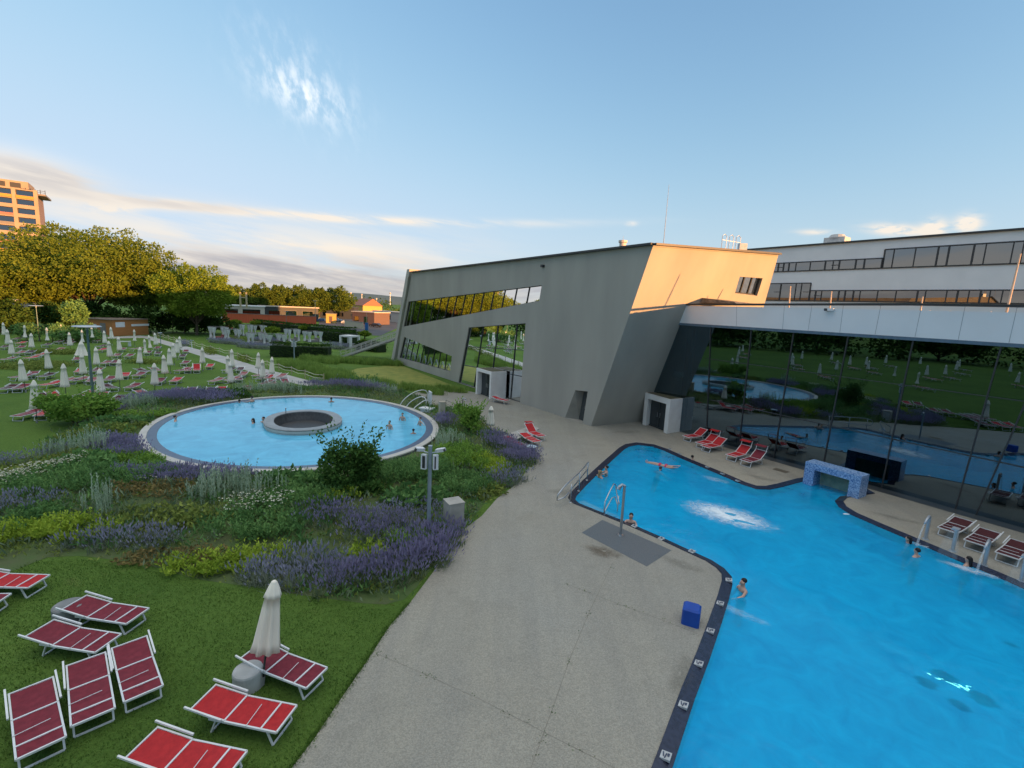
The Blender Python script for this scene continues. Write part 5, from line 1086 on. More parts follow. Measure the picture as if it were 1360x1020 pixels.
# depth marker signs along the edge
m_picto = mat('pictogram_blue', (.05, .07, .12))
m_sign = mat('marker_white', (.46, .49, .50), rough=.5)
mk = [(842, 699.5), (878, 716), (918.5, 733), (967.5, 771), (956, 802), (943, 838.5), (927.5, 882), (907, 937), (883.5, 1005), (890, 596.5), (903, 603), (940, 620.5), (960, 629.5), (980, 639)]
desc = ['beside the dark haired bather', 'right of the shower pad', 'on the edge behind the tiled pad', 'at the pool corner by the man', 'just below the pool corner', 'between the corner and the blue cube stool', 'right below the blue cube stool', 'on the long edge, third from the picture bottom', 'nearest the picture bottom', 'at the far rounded end', 'second from the far rounded end', 'left of the bather at the far edge', 'right of the bather at the far edge', 'before the canopied beds']
for i, q in enumerate(mk):
    p = G(*q); best = min(range(len(pool)), key=lambda k: (pool[k].lerp(pool[(k+1) % len(pool)], .5)-p.xy).length); t = (pool[(best+1) % len(pool)]-pool[best]).normalized()
    o = empty('depth_marker', (p.x, p.y, .0), math.atan2(t.y, t.x), 'small white pictogram sign on pool edge, '+desc[i], 'sign', 'white pictogram signs on the pool edge')
    b = MB(); b.add([(-.12, -.11, .03), (.12, -.11, .03), (.12, .13, .06), (-.12, .13, .06), (-.12, -.11, .0), (.12, -.11, 0), (.12, .13, .0), (-.12, .13, .0)], [(0, 1, 2, 3), (4, 5, 1, 0), (5, 6, 2, 1), (6, 7, 3, 2), (7, 4, 0, 3)]); b.build('plate', m_sign, o)
    o.scale = (.85, .85, 1)
    b = MB(); b.box((-.01, -.05, .045), (.13, .028, .006), .25); b.box((.02, .01, .052), (.15, .028, .006), -.15); b.box((-.02, .07, .060), (.09, .05, .006)); b.build('pictogram', m_picto, o)
# mosaic waterfall arch
m_mosaic = new_mat('blue_mosaic'); 
def mosaic():
    m, nt, out = m_mosaic; p = nd(nt, 'ShaderNodeBsdfPrincipled'); p.inputs['Roughness'].default_value = .25; L(nt, p.outputs[0], out.inputs[0])
    geo = nd(nt, 'ShaderNodeNewGeometry'); v = nd(nt, 'ShaderNodeTexVoronoi'); v.inputs['Scale'].default_value = 22; v.inputs['Randomness'].default_value = .25; L(nt, geo.outputs['Position'], v.inputs['Vector'])
    s = nd(nt, 'ShaderNodeSeparateColor'); L(nt, v.outputs['Color'], s.inputs[0]); mx = nd(nt, 'ShaderNodeMix', data_type='RGBA'); mx.inputs[6].default_value = (.05, .14, .36, 1); mx.inputs[7].default_value = (.34, .50, .74, 1); L(nt, s.outputs[0], mx.inputs[0]); L(nt, mx.outputs[2], p.inputs['Base Color'])
mosaic(); m_mosaic = m_mosaic[0]
e1, e2 = G(1066, 640), G(1139.5, 663); ax = (e2-e1); aw = ax.length; ax.normalize(); ay = Vector((ax.y, -ax.x, 0)); ay = -ay if ay.dot(N) > 0 else ay
ar = empty('waterfall_arch', tuple(e1), math.atan2(ax.y, ax.x), 'blue mosaic waterfall arch over the pool inlet before the glass', 'waterfall arch'); lw_ = .52; th = 1.22; dp = .95; tp_ = .36
sgn = 1 if ay.dot(Vector((-ax.y, ax.x, 0))) > 0 else -1
b = MB(); b.box((lw_/2, sgn*dp/2, th/2-.35), (lw_, dp, th+.7)); b.build('left_leg', m_mosaic, ar); b = MB(); b.box((aw-lw_/2, sgn*dp/2, th/2-.35), (lw_, dp, th+.7)); b.build('right_leg', m_mosaic, ar); b = MB(); b.box((aw/2, sgn*dp/2, th-tp_/2+.003), (aw-.004, dp-.004, tp_)); b.build('lintel', m_mosaic, ar)
b = MB(); b.box((aw/2, sgn*(dp-.1), .3), (aw-2*lw_-.01, .06, 1.1)); b.build('back_panel', mat('green_panel', (.12, .20, .15), (.20, .28, .2), rough=.4, scale=3), ar)
b = MB(); vs = []
for i in range(25):
    t = i/24; x = lw_+.05+(aw-2*lw_-.1)*t
    for z, yy in ((th-tp_, .45), (.45, .38), (-.05, .36)): vs.append((x, sgn*(yy+.015*math.sin(i*2.1+z*3)), z))
b.add(vs, [(3*i+k, 3*i+3+k, 3*i+4+k, 3*i+1+k) for i in range(24) for k in (0, 1)]); b.build('water_curtain', glass_mat('falling_water', (.80, .90, .88), (.9, 1, 1), 1.33, .1, .05), ar, True)
b = MB(); b.box((0, 0, 0), (.8, .5, .012)); o = b.build('drain_cover', mat('brown_grate', (.10, .085, .06), (.14, .12, .09), scale=30)); o.location = G(1037, 625)+Z*.008; o.rotation_euler = (0, 0, R(-55)); tag(o, 'flat brown drain cover on the deck left of the mosaic arch', 'drain cover')
# swan neck spouts with their jets
m_jet, nt, out = new_mat('water_jet'); t_ = nd(nt, 'ShaderNodeBsdfTransparent'); d_f = nd(nt, 'ShaderNodeBsdfDiffuse'); d_f.inputs[0].default_value = (.75, .82, .86, 1); ms_ = nd(nt, 'ShaderNodeMixShader'); ms_.inputs[0].default_value = .22; L(nt, t_.outputs[0], ms_.inputs[1]); L(nt, d_f.outputs[0], ms_.inputs[2]); L(nt, ms_.outputs[0], out.inputs[0])
m_mist, nt, out = new_mat('water_mist'); t_ = nd(nt, 'ShaderNodeBsdfTransparent'); d_f = nd(nt, 'ShaderNodeBsdfDiffuse'); d_f.inputs[0].default_value = (.6, .7, .74, 1); ms_ = nd(nt, 'ShaderNodeMixShader'); ms_.inputs[0].default_value = .10; L(nt, t_.outputs[0], ms_.inputs[1]); L(nt, d_f.outputs[0], ms_.inputs[2]); L(nt, ms_.outputs[0], out.inputs[0])
wdir = (-ax.cross(Z)); wdir = N
for q, kind, lb in (((1229, 716), 'jet', 'swan neck water spout nearest the mosaic arch'), ((1265, 732), 'fan', 'fan spout, second of the posts along the pool'), ((1307, 751), 'jet', 'swan neck spout jetting on the bather'), ((1356, 772), 'fan', 'fan spout at the right picture edge')):
    p = G(*q); o = empty('water_spout', tuple(p), math.atan2(N.y, N.x), lb, 'water spout', 'steel spouts along the pool edge')
    b = MB(); b.tube([(0, 0, 0), (0, 0, 1.02)], .065, 12); b.lathe([(0, .03), (.11, .03), (.12, 0)], 12); b.build('post', m_galv, o, False)
    b = MB()
    if kind == 'jet': b.tube([(0, 0, .95), (.06, 0, 1.06), (.35, .0, .96), (.52, 0, .82)], [.06, .055, .045, .04], 10)
    else: b.box((.12, 0, 1.0), (.32, .22, .07))
    b.build('nozzle', m_galv, o, kind == 'jet'); b = MB()
    if kind == 'jet': b.tube([(.52+t*.55, 0, .82-.35*t-.55*t*t) for t in [i/8 for i in range(9)]], [.02+.03*i/8 for i in range(9)], 8)
    else:
        vs = []
        for i in range(9):
            t = i/8; vs += [(.28+.42*t, -.1-.22*t, 1.0-.25*t-.8*t*t), (.28+.42*t, .1+.22*t, 1.0-.25*t-.8*t*t)]
        b.add(vs, [(2*i, 2*i+1, 2*i+3, 2*i+2) for i in range(8)])
    b.build('jet', m_jet if kind == 'jet' else m_mist, o, True)
# foam where the jets rise, and lit floor fittings
def foam(name, px, rx, ry, rot, label, thr=.5, dens=1.0, z=None, col=(.75, .85, .90)):
    m, nt, out = new_mat(name+'_white'); tc = nd(nt, 'ShaderNodeTexCoord'); nz = nd(nt, 'ShaderNodeTexNoise'); nz.inputs['Scale'].default_value = 2.6; nz.inputs['Detail'].default_value = 9; nz.inputs['Roughness'].default_value = .72; nz.inputs['Distortion'].default_value = .8; L(nt, tc.outputs['Object'], nz.inputs['Vector'])
    at = nd(nt, 'ShaderNodeAttribute'); at.attribute_name = 'tone'; ad = nd(nt, 'ShaderNodeMath', operation='ADD'); L(nt, nz.outputs[0], ad.inputs[0]); L(nt, at.outputs['Fac'], ad.inputs[1])
    mr = nd(nt, 'ShaderNodeMapRange', interpolation_type='SMOOTHSTEP'); mr.inputs[1].default_value = .88; mr.inputs[2].default_value = 1.62; mr.inputs[4].default_value = dens; L(nt, ad.outputs[0], mr.inputs[0])
    d = nd(nt, 'ShaderNodeBsdfDiffuse'); d.inputs[0].default_value = c4(col); t = nd(nt, 'ShaderNodeBsdfTransparent'); ms = nd(nt, 'ShaderNodeMixShader'); L(nt, mr.outputs[0], ms.inputs[0]); L(nt, t.outputs[0], ms.inputs[1]); L(nt, d.outputs[0], ms.inputs[2]); L(nt, ms.outputs[0], out.inputs[0])
    p = G(*px, WZ); b = MB(); vs = []; tone = []; nr_, na = 10, 32
    for j in range(nr_+1):
        for i in range(na):
            a = 6.28318*i/na; q = j/nr_; vs.append((rx*q*math.cos(a), ry*q*math.sin(a), .012+.05*(1-q)*noise.noise(Vector((q*4*math.cos(a), q*4*math.sin(a), 2))))); tone.append(1-q**1.3)
    b.add(vs, [(j*na+i, j*na+(i+1) % na, (j+1)*na+(i+1) % na, (j+1)*na+i) for j in range(nr_) for i in range(na)]); o = b.build(name, m, None, True, tone); o.location = (p.x, p.y, WZ if z is None else z); o.rotation_euler = (0, 0, R(rot)); return tag(o, label, 'foam', kind='stuff')
foam('bubbling_foam', (965, 684), 3.3, 1.9, -38, 'white bubbling foam patch in the middle of the blue pool')
foam('deck_stain', (800, 735), 1.3, .8, -20, 'brown stain on the deck below the shower pad', dens=.5, z=.004, col=(.13, .095, .06))['category'] = 'stain'
for k, (q, rx_, ry_, ro_, lb) in enumerate((((905, 752), 1.5, .6, -35, 'damp patch on the deck along the pool corner'), ((905, 900), 1.6, .5, 60, 'damp patch on the deck along the long pool edge'), ((1010, 636), 1.8, .7, -35, 'damp mossy patch on the far deck tip'), ((1190, 690), 2.2, .5, -35, 'damp patch on the narrow deck before the spouts'), ((830, 575), 2.4, .9, 20, 'dark damp patch on the deck before the hall porch'), ((745, 655), 1.2, .8, 10, 'damp patch on the deck at the curved handrail'))):
    foam('damp_patch', q, rx_, ry_, ro_, lb, dens=.24, z=.005, col=(.13, .125, .105))['category'] = 'damp patch'
foam('faint_foam', (950, 637), 1.3, .7, -38, 'faint churned water at the far pool edge', dens=.25)
foam('splash_foam', (1288, 757), 1.5, .5, -40, 'thin white splash round the bather under the spout', dens=.55)
foam('ripple_foam', (1235, 727), 1.3, .35, -30, 'thin white streak beside two bathers', dens=.4)
foam('swirl_foam', (985, 815), 1.4, .35, -40, 'faint swirl of water beside the man at the corner', dens=.22)
def floor_disc(name, px, r, label, m, cat, z=-1.28, sq=.5, rot=0, group=None):
    p = G(*px, z+.25); b = MB(); rj = random.Random(int(px[0]))
    for i in range(9):
        y = -r+2*r*(i+.5)/9; hw = math.sqrt(r*r-y*y)*rj.uniform(.6, 1.05); x = rj.uniform(-.12, .12)*r
        b.add([(x+hw*math.cos(t), y+r*.17*rj.uniform(.7, 1.25)*math.sin(t), 0) for t in [6.2832*k/10 for k in range(10)]], [tuple(range(10))])
    o = b.build(name, m); o.location = (p.x, p.y, z); o.scale = (1, sq, 1); o.rotation_euler = (0, 0, R(rot)); return tag(o, label, cat, group)
m_grate = mat('dark_floor_grate', (.004, .035, .07), (.006, .05, .10), rough=.6, scale=20)
m_under, nt, out = new_mat('underwater_lamp_glow'); em = nd(nt, 'ShaderNodeEmission'); em.inputs[0].default_value = (.25, 1.0, .85, 1); em.inputs[1].default_value = 1.6; L(nt, em.outputs[0], out.inputs[0])
GJ = 'dark jets on the pool floor'
floor_disc('floor_jet', (1233, 896), .34, 'dark floor jet left of the turquoise underwater lamp', m_grate, 'floor jet', WZ-.04, .6, -35, GJ); floor_disc('floor_jet', (1258, 887), .36, 'dark floor jet above the turquoise underwater lamp', m_grate, 'floor jet', WZ-.04, .6, -35, GJ); floor_disc('floor_jet', (1308, 917), .42, 'dark floor jet right of the turquoise underwater lamp', m_grate, 'floor jet', WZ-.04, .6, -35, GJ); floor_disc('floor_jet', (1277, 925), .30, 'dark floor jet below the turquoise underwater lamp', m_grate, 'floor jet', WZ-.04, .6, -35, GJ); floor_disc('floor_jet', (1345, 846), .22, 'single dark floor jet near the right picture edge', m_grate, 'floor jet', WZ-.04, .5, -35, GJ)
p = G(1269, 907, WZ); rn = random.Random(9); b = MB()
for k in range(26):
    u, w = rn.gauss(0, .24), rn.gauss(0, .085); c = (u, w, 0); a = rn.random()*.8-.4; r1_, r2c = rn.uniform(.02, .075), rn.uniform(.008, .022); b.add([(c[0]+r1_*math.cos(t)*math.cos(a)-r2c*math.sin(t)*math.sin(a), c[1]+r1_*math.cos(t)*math.sin(a)+r2c*math.sin(t)*math.cos(a), .002*(k % 5)) for t in [0, 1.05, 2.09, 3.14, 4.19, 5.24]], [(0, 1, 2, 3, 4, 5)])
o = b.build('underwater_lamp', m_under); o.location = (p.x, p.y, WZ-.05); o.rotation_euler = (0, 0, R(-42)); tag(o, 'glowing turquoise underwater lamp among the dark floor jets', 'pool lamp')
b = MB(); b.ball((0, 0, 0), (.16, .06, .03)); o = b.build('floating_float', m_white); o.location = G(1124, 683, WZ)+Z*.01; tag(o, 'small white float on the water before the mosaic arch', 'float')
# ------------------------------------------------------------------ bathers
SKIN = {'fair': mat('fair_skin', (.52, .34, .265), (.46, .29, .22), rough=.5, scale=8), 'tan': mat('tan_skin', (.40, .245, .18), (.34, .205, .15), rough=.5, scale=8)}
HAIR = {'black': mat('black_hair', (.012, .010, .010), rough=.5), 'brown': mat('brown_hair', (.05, .03, .018), rough=.55), 'blond': mat('blond_hair', (.32, .22, .10), rough=.55)}
SWIM = {'black': mat('black_swimwear', (.012, .014, .02), rough=.7), 'navy': mat('navy_swimwear', (.012, .02, .07), rough=.7), 'pink': mat('pink_swimwear', (.62, .05, .12), rough=.7), 'teal': mat('teal_swimwear', (.02, .12, .14), rough=.7)}
def body_mesh(name, arms, child=1.0, turn=0.0):
    """one skinned body, feet at z=0, looking along +Y; arms: 2 poses (shoulder->hand offsets)"""
    V, E, Rr = [], [], []
    def v(p, r, par=None):
        V.append(Vector(p)); Rr.append(r if isinstance(r, tuple) else (r, r))
        if par is not None: E.append((par, len(V)-1))
        return len(V)-1
    pel = v((0, 0, .93), (.155, .105)); wa = v((0, .0, 1.08), (.135, .092), pel); ch = v((0, .01, 1.27), (.165, .115), wa); nb = v((0, .0, 1.42), (.085, .075), ch); nk = v((0, .015, 1.49), (.056, .058), nb)
    hd = v((math.sin(turn)*.02, .035, 1.565), (.066, .080), nk); hm = v((math.sin(turn)*.02, .025, 1.64), (.078, .098), hd); ht = v((0, .005, 1.72), (.052, .062), hm)
    fx, fy = -math.sin(turn), math.cos(turn); v((fx*.115, .03+fy*.098, 1.60), .014, hm)
    for s in (-1, 1): v((s*.088, .01, 1.61), (.016, .022), hm)
    for s in (-1, 1):
        sh = v((s*.185, .0, 1.375), (.062, .062), ch); el, wr, hn = (Vector((s*q[0], q[1], q[2])) for q in arms[0 if s < 0 else 1])
        a = v(V[sh]+el, (.042, .042), sh); b_ = v(V[sh]+wr, (.028, .026), a); d = (hn-wr).normalized(); pm = v(V[sh]+wr+d*.075, (.036, .020), b_)
        sd_ = d.cross(Z); sd_ = sd_.normalized() if sd_.length > .1 else Vector((0, 1, 0))
        for k, ln in ((-.026, .062), (-.009, .078), (.009, .074), (.026, .058)):
            f1 = v(V[pm]+d*.055+sd_*k*1.2, .0095, pm); v(V[pm]+d*(.055+ln)+sd_*k*1.35-Z*.015, .0075, f1)
        v(V[pm]+d*.015+sd_*(.052 if s < 0 else -.052), .011, pm)
        hp = v((s*.095, 0, .86), (.088, .092), pel); kn = v((s*.105, .03, .48), (.056, .06), hp); an = v((s*.11, .0, .09), (.036, .04), kn); v((s*.115, .14, .03), (.036, .026), an)
    me = bpy.data.meshes.new(name); me.from_pydata([p*child for p in V], E, []); o = bpy.data.objects.new(name, me); COL.objects.link(o)
    md = o.modifiers.new('skin', 'SKIN'); md.use_smooth_shade = True
    for i, sv in enumerate(me.skin_vertices[0].data): sv.radius = (Rr[i][0]*child, Rr[i][1]*child); sv.use_root = (i == 0)
    ss = o.modifiers.new('sub', 'SUBSURF'); ss.levels = 1; ss.render_levels = 1
    return o
ARMS = {'down': [((.08, .03, -.27), (.12, .14, -.48), (.12, .24, -.53))]*2, 'edge': [((.10, .20, -.16), (.06, .46, -.13), (.02, .62, -.12))]*2, 'wide': [((.24, .05, -.12), (.46, .16, -.15), (.60, .2, -.16))]*2,
        'reach': [((.12, .2, -.10), (.16, .46, -.12), (.16, .6, -.12)), ((.08, .05, -.27), (.12, .18, -.47), (.12, .28, -.5))], 'hug': [((.06, .22, -.12), (-.10, .40, -.06), (-.20, .42, -.02))]*2, 'over': [((.05, .05, .27), (.02, .12, .52), (.0, .16, .66))]*2, 'side': [((.26, .02, -.06), (.50, .06, -.12), (.64, .08, -.12)), ((.08, .05, -.27), (.12, .18, -.47), (.12, .28, -.5))]}
def bather(px, face, above, label, arms='down', skin='fair', hair='brown', longh=False, swim='navy', z=WZ, child=1.0, tilt=(0, 0), headturn=0.0, bikini=False):
    """px: where the body meets the water; face: picture-plane heading in degrees (0 = away from the viewer); above: metres of body over water"""
    p = G(*px, z); top_ = 1.76*child
    root = empty('person', (p.x, p.y, z+above-top_), 0, label, 'person', 'bathers in the pools'); root.rotation_euler = (tilt[0], tilt[1], R(face))
    bd = body_mesh('body', ARMS[arms], child, headturn); bd.data.materials.append(SKIN[skin]); bd.parent = root; c = child
    H = MB(); H.ball((0, -.012*c, 1.665*c), (.090*c, .104*c, .088*c), nu=8, nv=14); H.v = [(x, y if y < .07*c else .07*c, zz if not (y > .03*c and zz < 1.66*c) else 1.66*c) for x, y, zz in H.v]
    if longh: H.ball((0, -.075*c, 1.56*c), (.085*c, .055*c, .16*c)); H.ball((0, -.095*c, 1.42*c), (.075*c, .04*c, .15*c))
    H.build('hair', HAIR[hair], root, True)
    S = MB(); prof = [(.112, .60), (.15, .74), (.205, .88), (.185, .98), (.172, 1.02)] if not bikini else [(.15, .83), (.20, .90), (.178, .97)]
    S.lathe([(r*c, zz*c) for r, zz in prof], 20); S.v = [(x, y*.72, zz) for x, y, zz in S.v]; S.build('swim_trunks' if not bikini else 'bikini_bottom', SWIM[swim], root, True)
    if bikini: S = MB(); S.lathe([(.187*c, 1.22*c), (.195*c, 1.27*c), (.187*c, 1.33*c)], 20); S.v = [(x, y*.74+.008, zz) for x, y, zz in S.v]; S.build('bikini_top', SWIM[swim], root, True)
    return root
RW = RZ-.055
bather((233, 559), -60, .40, 'person with short brown hair low in water at left of round pool', 'wide', 'fair', 'brown', swim='teal', z=RW)
bather((318, 535), 30, .30, 'dark haired person low in water, left one of the pair at the far rim', 'down', 'tan', 'black', z=RW)
bather((335, 534), 75, .52, 'bare backed man reaching left, right one of the pair at the far rim', 'reach', 'fair', 'black', swim='navy', z=RW)
bather((336, 562), 120, .36, 'dark haired woman shoulder deep left of the ring island', 'down', 'fair', 'black', True, 'black', z=RW, bikini=True)
bather((350, 561), 150, .42, 'dark haired bather leaning at the ring island', 'edge', 'fair', 'black', z=RW)
bather((440, 534), 20, .42, 'bather in dark swimwear alone at the far rim', 'edge', 'tan', 'brown', swim='black', z=RW)
bather((517.5, 570), 160, .62, 'boy in dark trunks, leftmost of the four by the curved rails', 'down', 'fair', 'brown', swim='black', z=RW, child=.86)
bather((534.5, 558.5), 170, .60, 'boy in dark trunks nearest the curved white rails', 'down', 'fair', 'brown', swim='black', z=RW, child=.88)
bather((558, 565), 130, .62, 'boy standing closest to the right rim of round pool', 'side', 'fair', 'brown', swim='black', z=RW, child=.86)
bather((549, 576), 20, .36, 'dark haired bather seen from behind, nearest rim of the four', 'down', 'tan', 'black', z=RW, child=.9)
bather((868, 626), -60, .34, 'swimmer with brown hair alone in the far part of blue pool', 'wide', 'fair', 'brown', swim='navy', tilt=(-.35, 0))
bather((805, 632), 75, .62, 'dark haired man embracing a woman at the left pool edge', 'hug', 'fair', 'black', swim='navy')
bather((797, 634), -70, .42, 'blond woman leaning back on left pool edge in the embrace', 'side', 'fair', 'blond', True, 'black', bikini=True)
bather((919, 612), -35, .40, 'dark haired man with arms on the far pool edge', 'edge', 'fair', 'black')
bather((837.5, 694), 165, .46, 'woman with long black hair leaning on near pool edge by shower', 'edge', 'fair', 'black', True, 'black', bikini=True)
bather((986, 785), 100, .48, 'big dark haired man holding the edge at the pool corner', 'reach', 'fair', 'black', swim='navy', headturn=1.0)
bather((1206, 721), 40, .32, 'dark haired woman neck deep under the first spout', 'down', 'fair', 'black', True, 'black')
bather((1217, 739), 20, .38, 'bare backed dark haired man next to the woman at the spout', 'down', 'fair', 'black')
bather((1285, 751), 20, .40, 'bather with back under the falling jet of the third spout', 'down', 'fair', 'black', longh=True, swim='black')
# floating woman in pink: lies on the water, head at the edge
a, c = G(827, 607, WZ), G(850, 612, WZ); d = (a-c); d.z = 0; d.normalize()
fl = bather((850, 612), 0, 1.0, 'woman in pink swimsuit floating on her back from the far edge', 'over', 'fair', 'black', True, 'pink', bikini=True)
mx_ = Matrix((( -d.y, 0, d.x), (d.x, 0, d.y), (0, 1, 0))).transposed().transposed(); xx = Vector((0, 0, 1)).cross(d); M3 = Matrix((d.cross(Z), Z, d)).transposed()
fl.rotation_euler = M3.to_euler(); fl.location = (c.x-d.x*.35, c.y-d.y*.35, WZ+.0)
# ------------------------------------------------------------------ round pool entrance: rails, panels, pillar
wr = [((531, 537.5), (553, 523.5), (568, 525.5)), ((539, 541), (556, 532), (566, 533)), ((548, 545), (560, 534.5), (571, 533.5))]
for i, (q0, q1, q2) in enumerate(wr):
    p0 = G(q0[0], q0[1], RW); p2 = G(q2[0], q2[1]+8, .5); zt = 1.5-.2*i
    pts = smoothpoly([Vector((p0.x, p0.y, -.2)), Vector((p0.x, p0.y, RW+.1)), p0.lerp(p2, .35)+Z*(zt-.65), p0.lerp(p2, .75)+Z*(zt-.35), Vector((p2.x, p2.y, zt-.05)), Vector((p2.x, p2.y, .5))], 2, False)
    b = MB(); b.tube(pts, .035, 10); tag(b.build('curved_handrail', m_frame, None, True), ['tallest curved white handrail entering the round pool', 'middle curved white handrail of the round pool steps', 'shortest curved white handrail, next to the white bench'][i], 'handrail', 'white curved rails at the round pool')
b = MB()
s0_, s1_ = G(520, 543, RW), G(556, 549, RW)
p = G(571, 541, 0); b = MB(); b.box(p+Z*.85, (.10, .85, 1.1), R(25)); b.box(p+Z*1.4, (.14, .9, .04), R(25)); tag(b.build('privacy_screen', m_white), 'upright white panel at the round pool entrance', 'panel')
p = G(567, 552, .0); b = MB(); b.box(p+Z*.62, (1.1, .75, .10), R(-25)); b.box(p+Z*.3, (.9, .55, .6), R(-25)); tag(b.build('white_bench', m_white), 'white boxy bench before the upright panel at the round pool', 'bench')
p = G(586.5, 560, 0); hp_ = z_at(534, p.x, p.y); b = MB(); b.box(p+Z*hp_/2, (.42, .42, hp_), R(25)); b.box(p+Z*(hp_+.02), (.46, .46, .05), R(25)); tag(b.build('stone_pillar', mat('pillar_stone', (.42, .38, .30), (.34, .31, .25), rough=.85, scale=2)), 'pale stone pillar between round pool and deck bush', 'pillar')
q0, q1 = G(592, 545), G(615, 556); o = empty('deck_railing', tuple(q0), 0, 'dark thin wire railing right of the stone pillar', 'railing'); b = MB()
for z in (.35, .6, .9): b.tube([q0+Z*z, q1+Z*z], .015, 6)
rel(b, o).build('wires', m_trim, o)
for t in (0, .5, 1): b = MB(); b.tube([q0.lerp(q1, t), q0.lerp(q1, t)+Z*.92], .02, 6); rel(b, o).build('post', m_trim, o)
o = empty('deck_shower', tuple(G(614, 548)), 0, 'short steel shower pipe behind the glossy deck bush', 'shower'); hs = z_at(529, o.location.x, o.location.y); b = MB(); b.tube([(0, 0, 0), (0, 0, hs-.1), (.05, 0, hs), (.2, -.05, hs), (.28, -.08, hs-.1)], .05, 10); b.build('pipe', m_steel, o, True); b = MB(); b.lathe([(.04, hs-.08), (.08, hs-.14), (0, hs-.14)], 10, c=(.29, -.08, 0)); b.build('shower_head', m_steel, o)
put_parasol(G(651, 578), 'pale folded parasol behind the glossy deck bush', 'plain', .80, group='folded parasol on the deck')
# low slab and side table
sq = [G(*q, .35) for q in [(661, 581), (707, 565), (717, 569), (676, 588)]]
b = MB(); b.prism(ccw([(p.x, p.y) for p in sq]), .28, .36); c = sum(((p.x, p.y) for p in sq), ()); mx2 = Vector((sum(p.x for p in sq)/4, sum(p.y for p in sq)/4, 0))
for p in sq: q = mx2.lerp(Vector((p.x, p.y, 0)), .8); b.box(q+Z*.14, (.25, .25, .28))
tag(b.build('low_slab', mat('slab_concrete', (.42, .41, .38), (.34, .33, .3), rough=.8, scale=2)), 'long low pale slab bench behind the red deck beds', 'bench')
b = MB(); o = empty('side_table', tuple(G(705, 605)), 0, 'round pale blue side table with dark foot at the lavender tip', 'side table'); b.lathe([(0, .62), (.30, .62), (.33, .59), (.30, .56), (0, .56)], 20); b.build('table_top', mat('pale_blue_paint', (.42, .52, .60), rough=.5), o); b = MB(); b.lathe([(.2, .56), (.12, .3), (.24, .0)], 14); b.build('foot', m_trim, o)
b = MB(); o = empty('red_footrest', tuple(G(702, 569)), .4, 'small red canvas stool top standing at the low slab', 'stool'); b.box((0, 0, .5), (.55, .4, .05)); b.build('seat', RED['red'], o)
for s in ((-.22, -.15), (.22, -.15), (.22, .15), (-.22, .15)): b = MB(); b.bar((s[0], s[1], 0), (s[0], s[1], .48), .03); b.build('leg', m_frame, o)
# deck joints with weeds
m_jn = mat('joint_dirt', (.17, .16, .135), (.24, .225, .19), rough=.95, scale=2)
jl = [((814, 747), (783, 812), (758, 872), (732.5, 945), (705, 1020)), ((751, 775), (814, 799.5), (870, 820), (930, 843)), ((500, 868), (554, 891), (640, 930), (745, 984), (820, 1022)), ((652, 535), (668, 548)), ((692, 640), (760, 610), (800, 596)), ((668, 549), (720, 600))]
b = MB()
for ln in jl:
    for a_, c_ in zip(ln, ln[1:]):
        p, q = G(*a_), G(*c_); d = (q-p).normalized(); s = Vector((-d.y, d.x, 0))*.006; b.add([p-s+Z*.003, q-s+Z*.003, q+s+Z*.003, p+s+Z*.003], [(0, 1, 2, 3)])
structure(b.build('deck_joints', m_jn))
F = Plant(77); rn = F.rn
for ln in jl[:3]:
    for a_, c_ in zip(ln, ln[1:]):
        for t in [rn.random() for _ in range(5)]:
            p = G(*a_).lerp(G(*c_), t)
            for _ in range(rn.choice((1, 2, 6))): F.leaf(p+Vector((rn.gauss(0, .05), rn.gauss(0, .05), 0)), Vector((rn.gauss(0, 1), rn.gauss(0, 1), .5)), .02, .045, 0, rn.random())
tag(F.out('joint_weeds', LF['dark']), 'tiny dark weeds growing in the deck joints', 'weeds', kind='stuff')
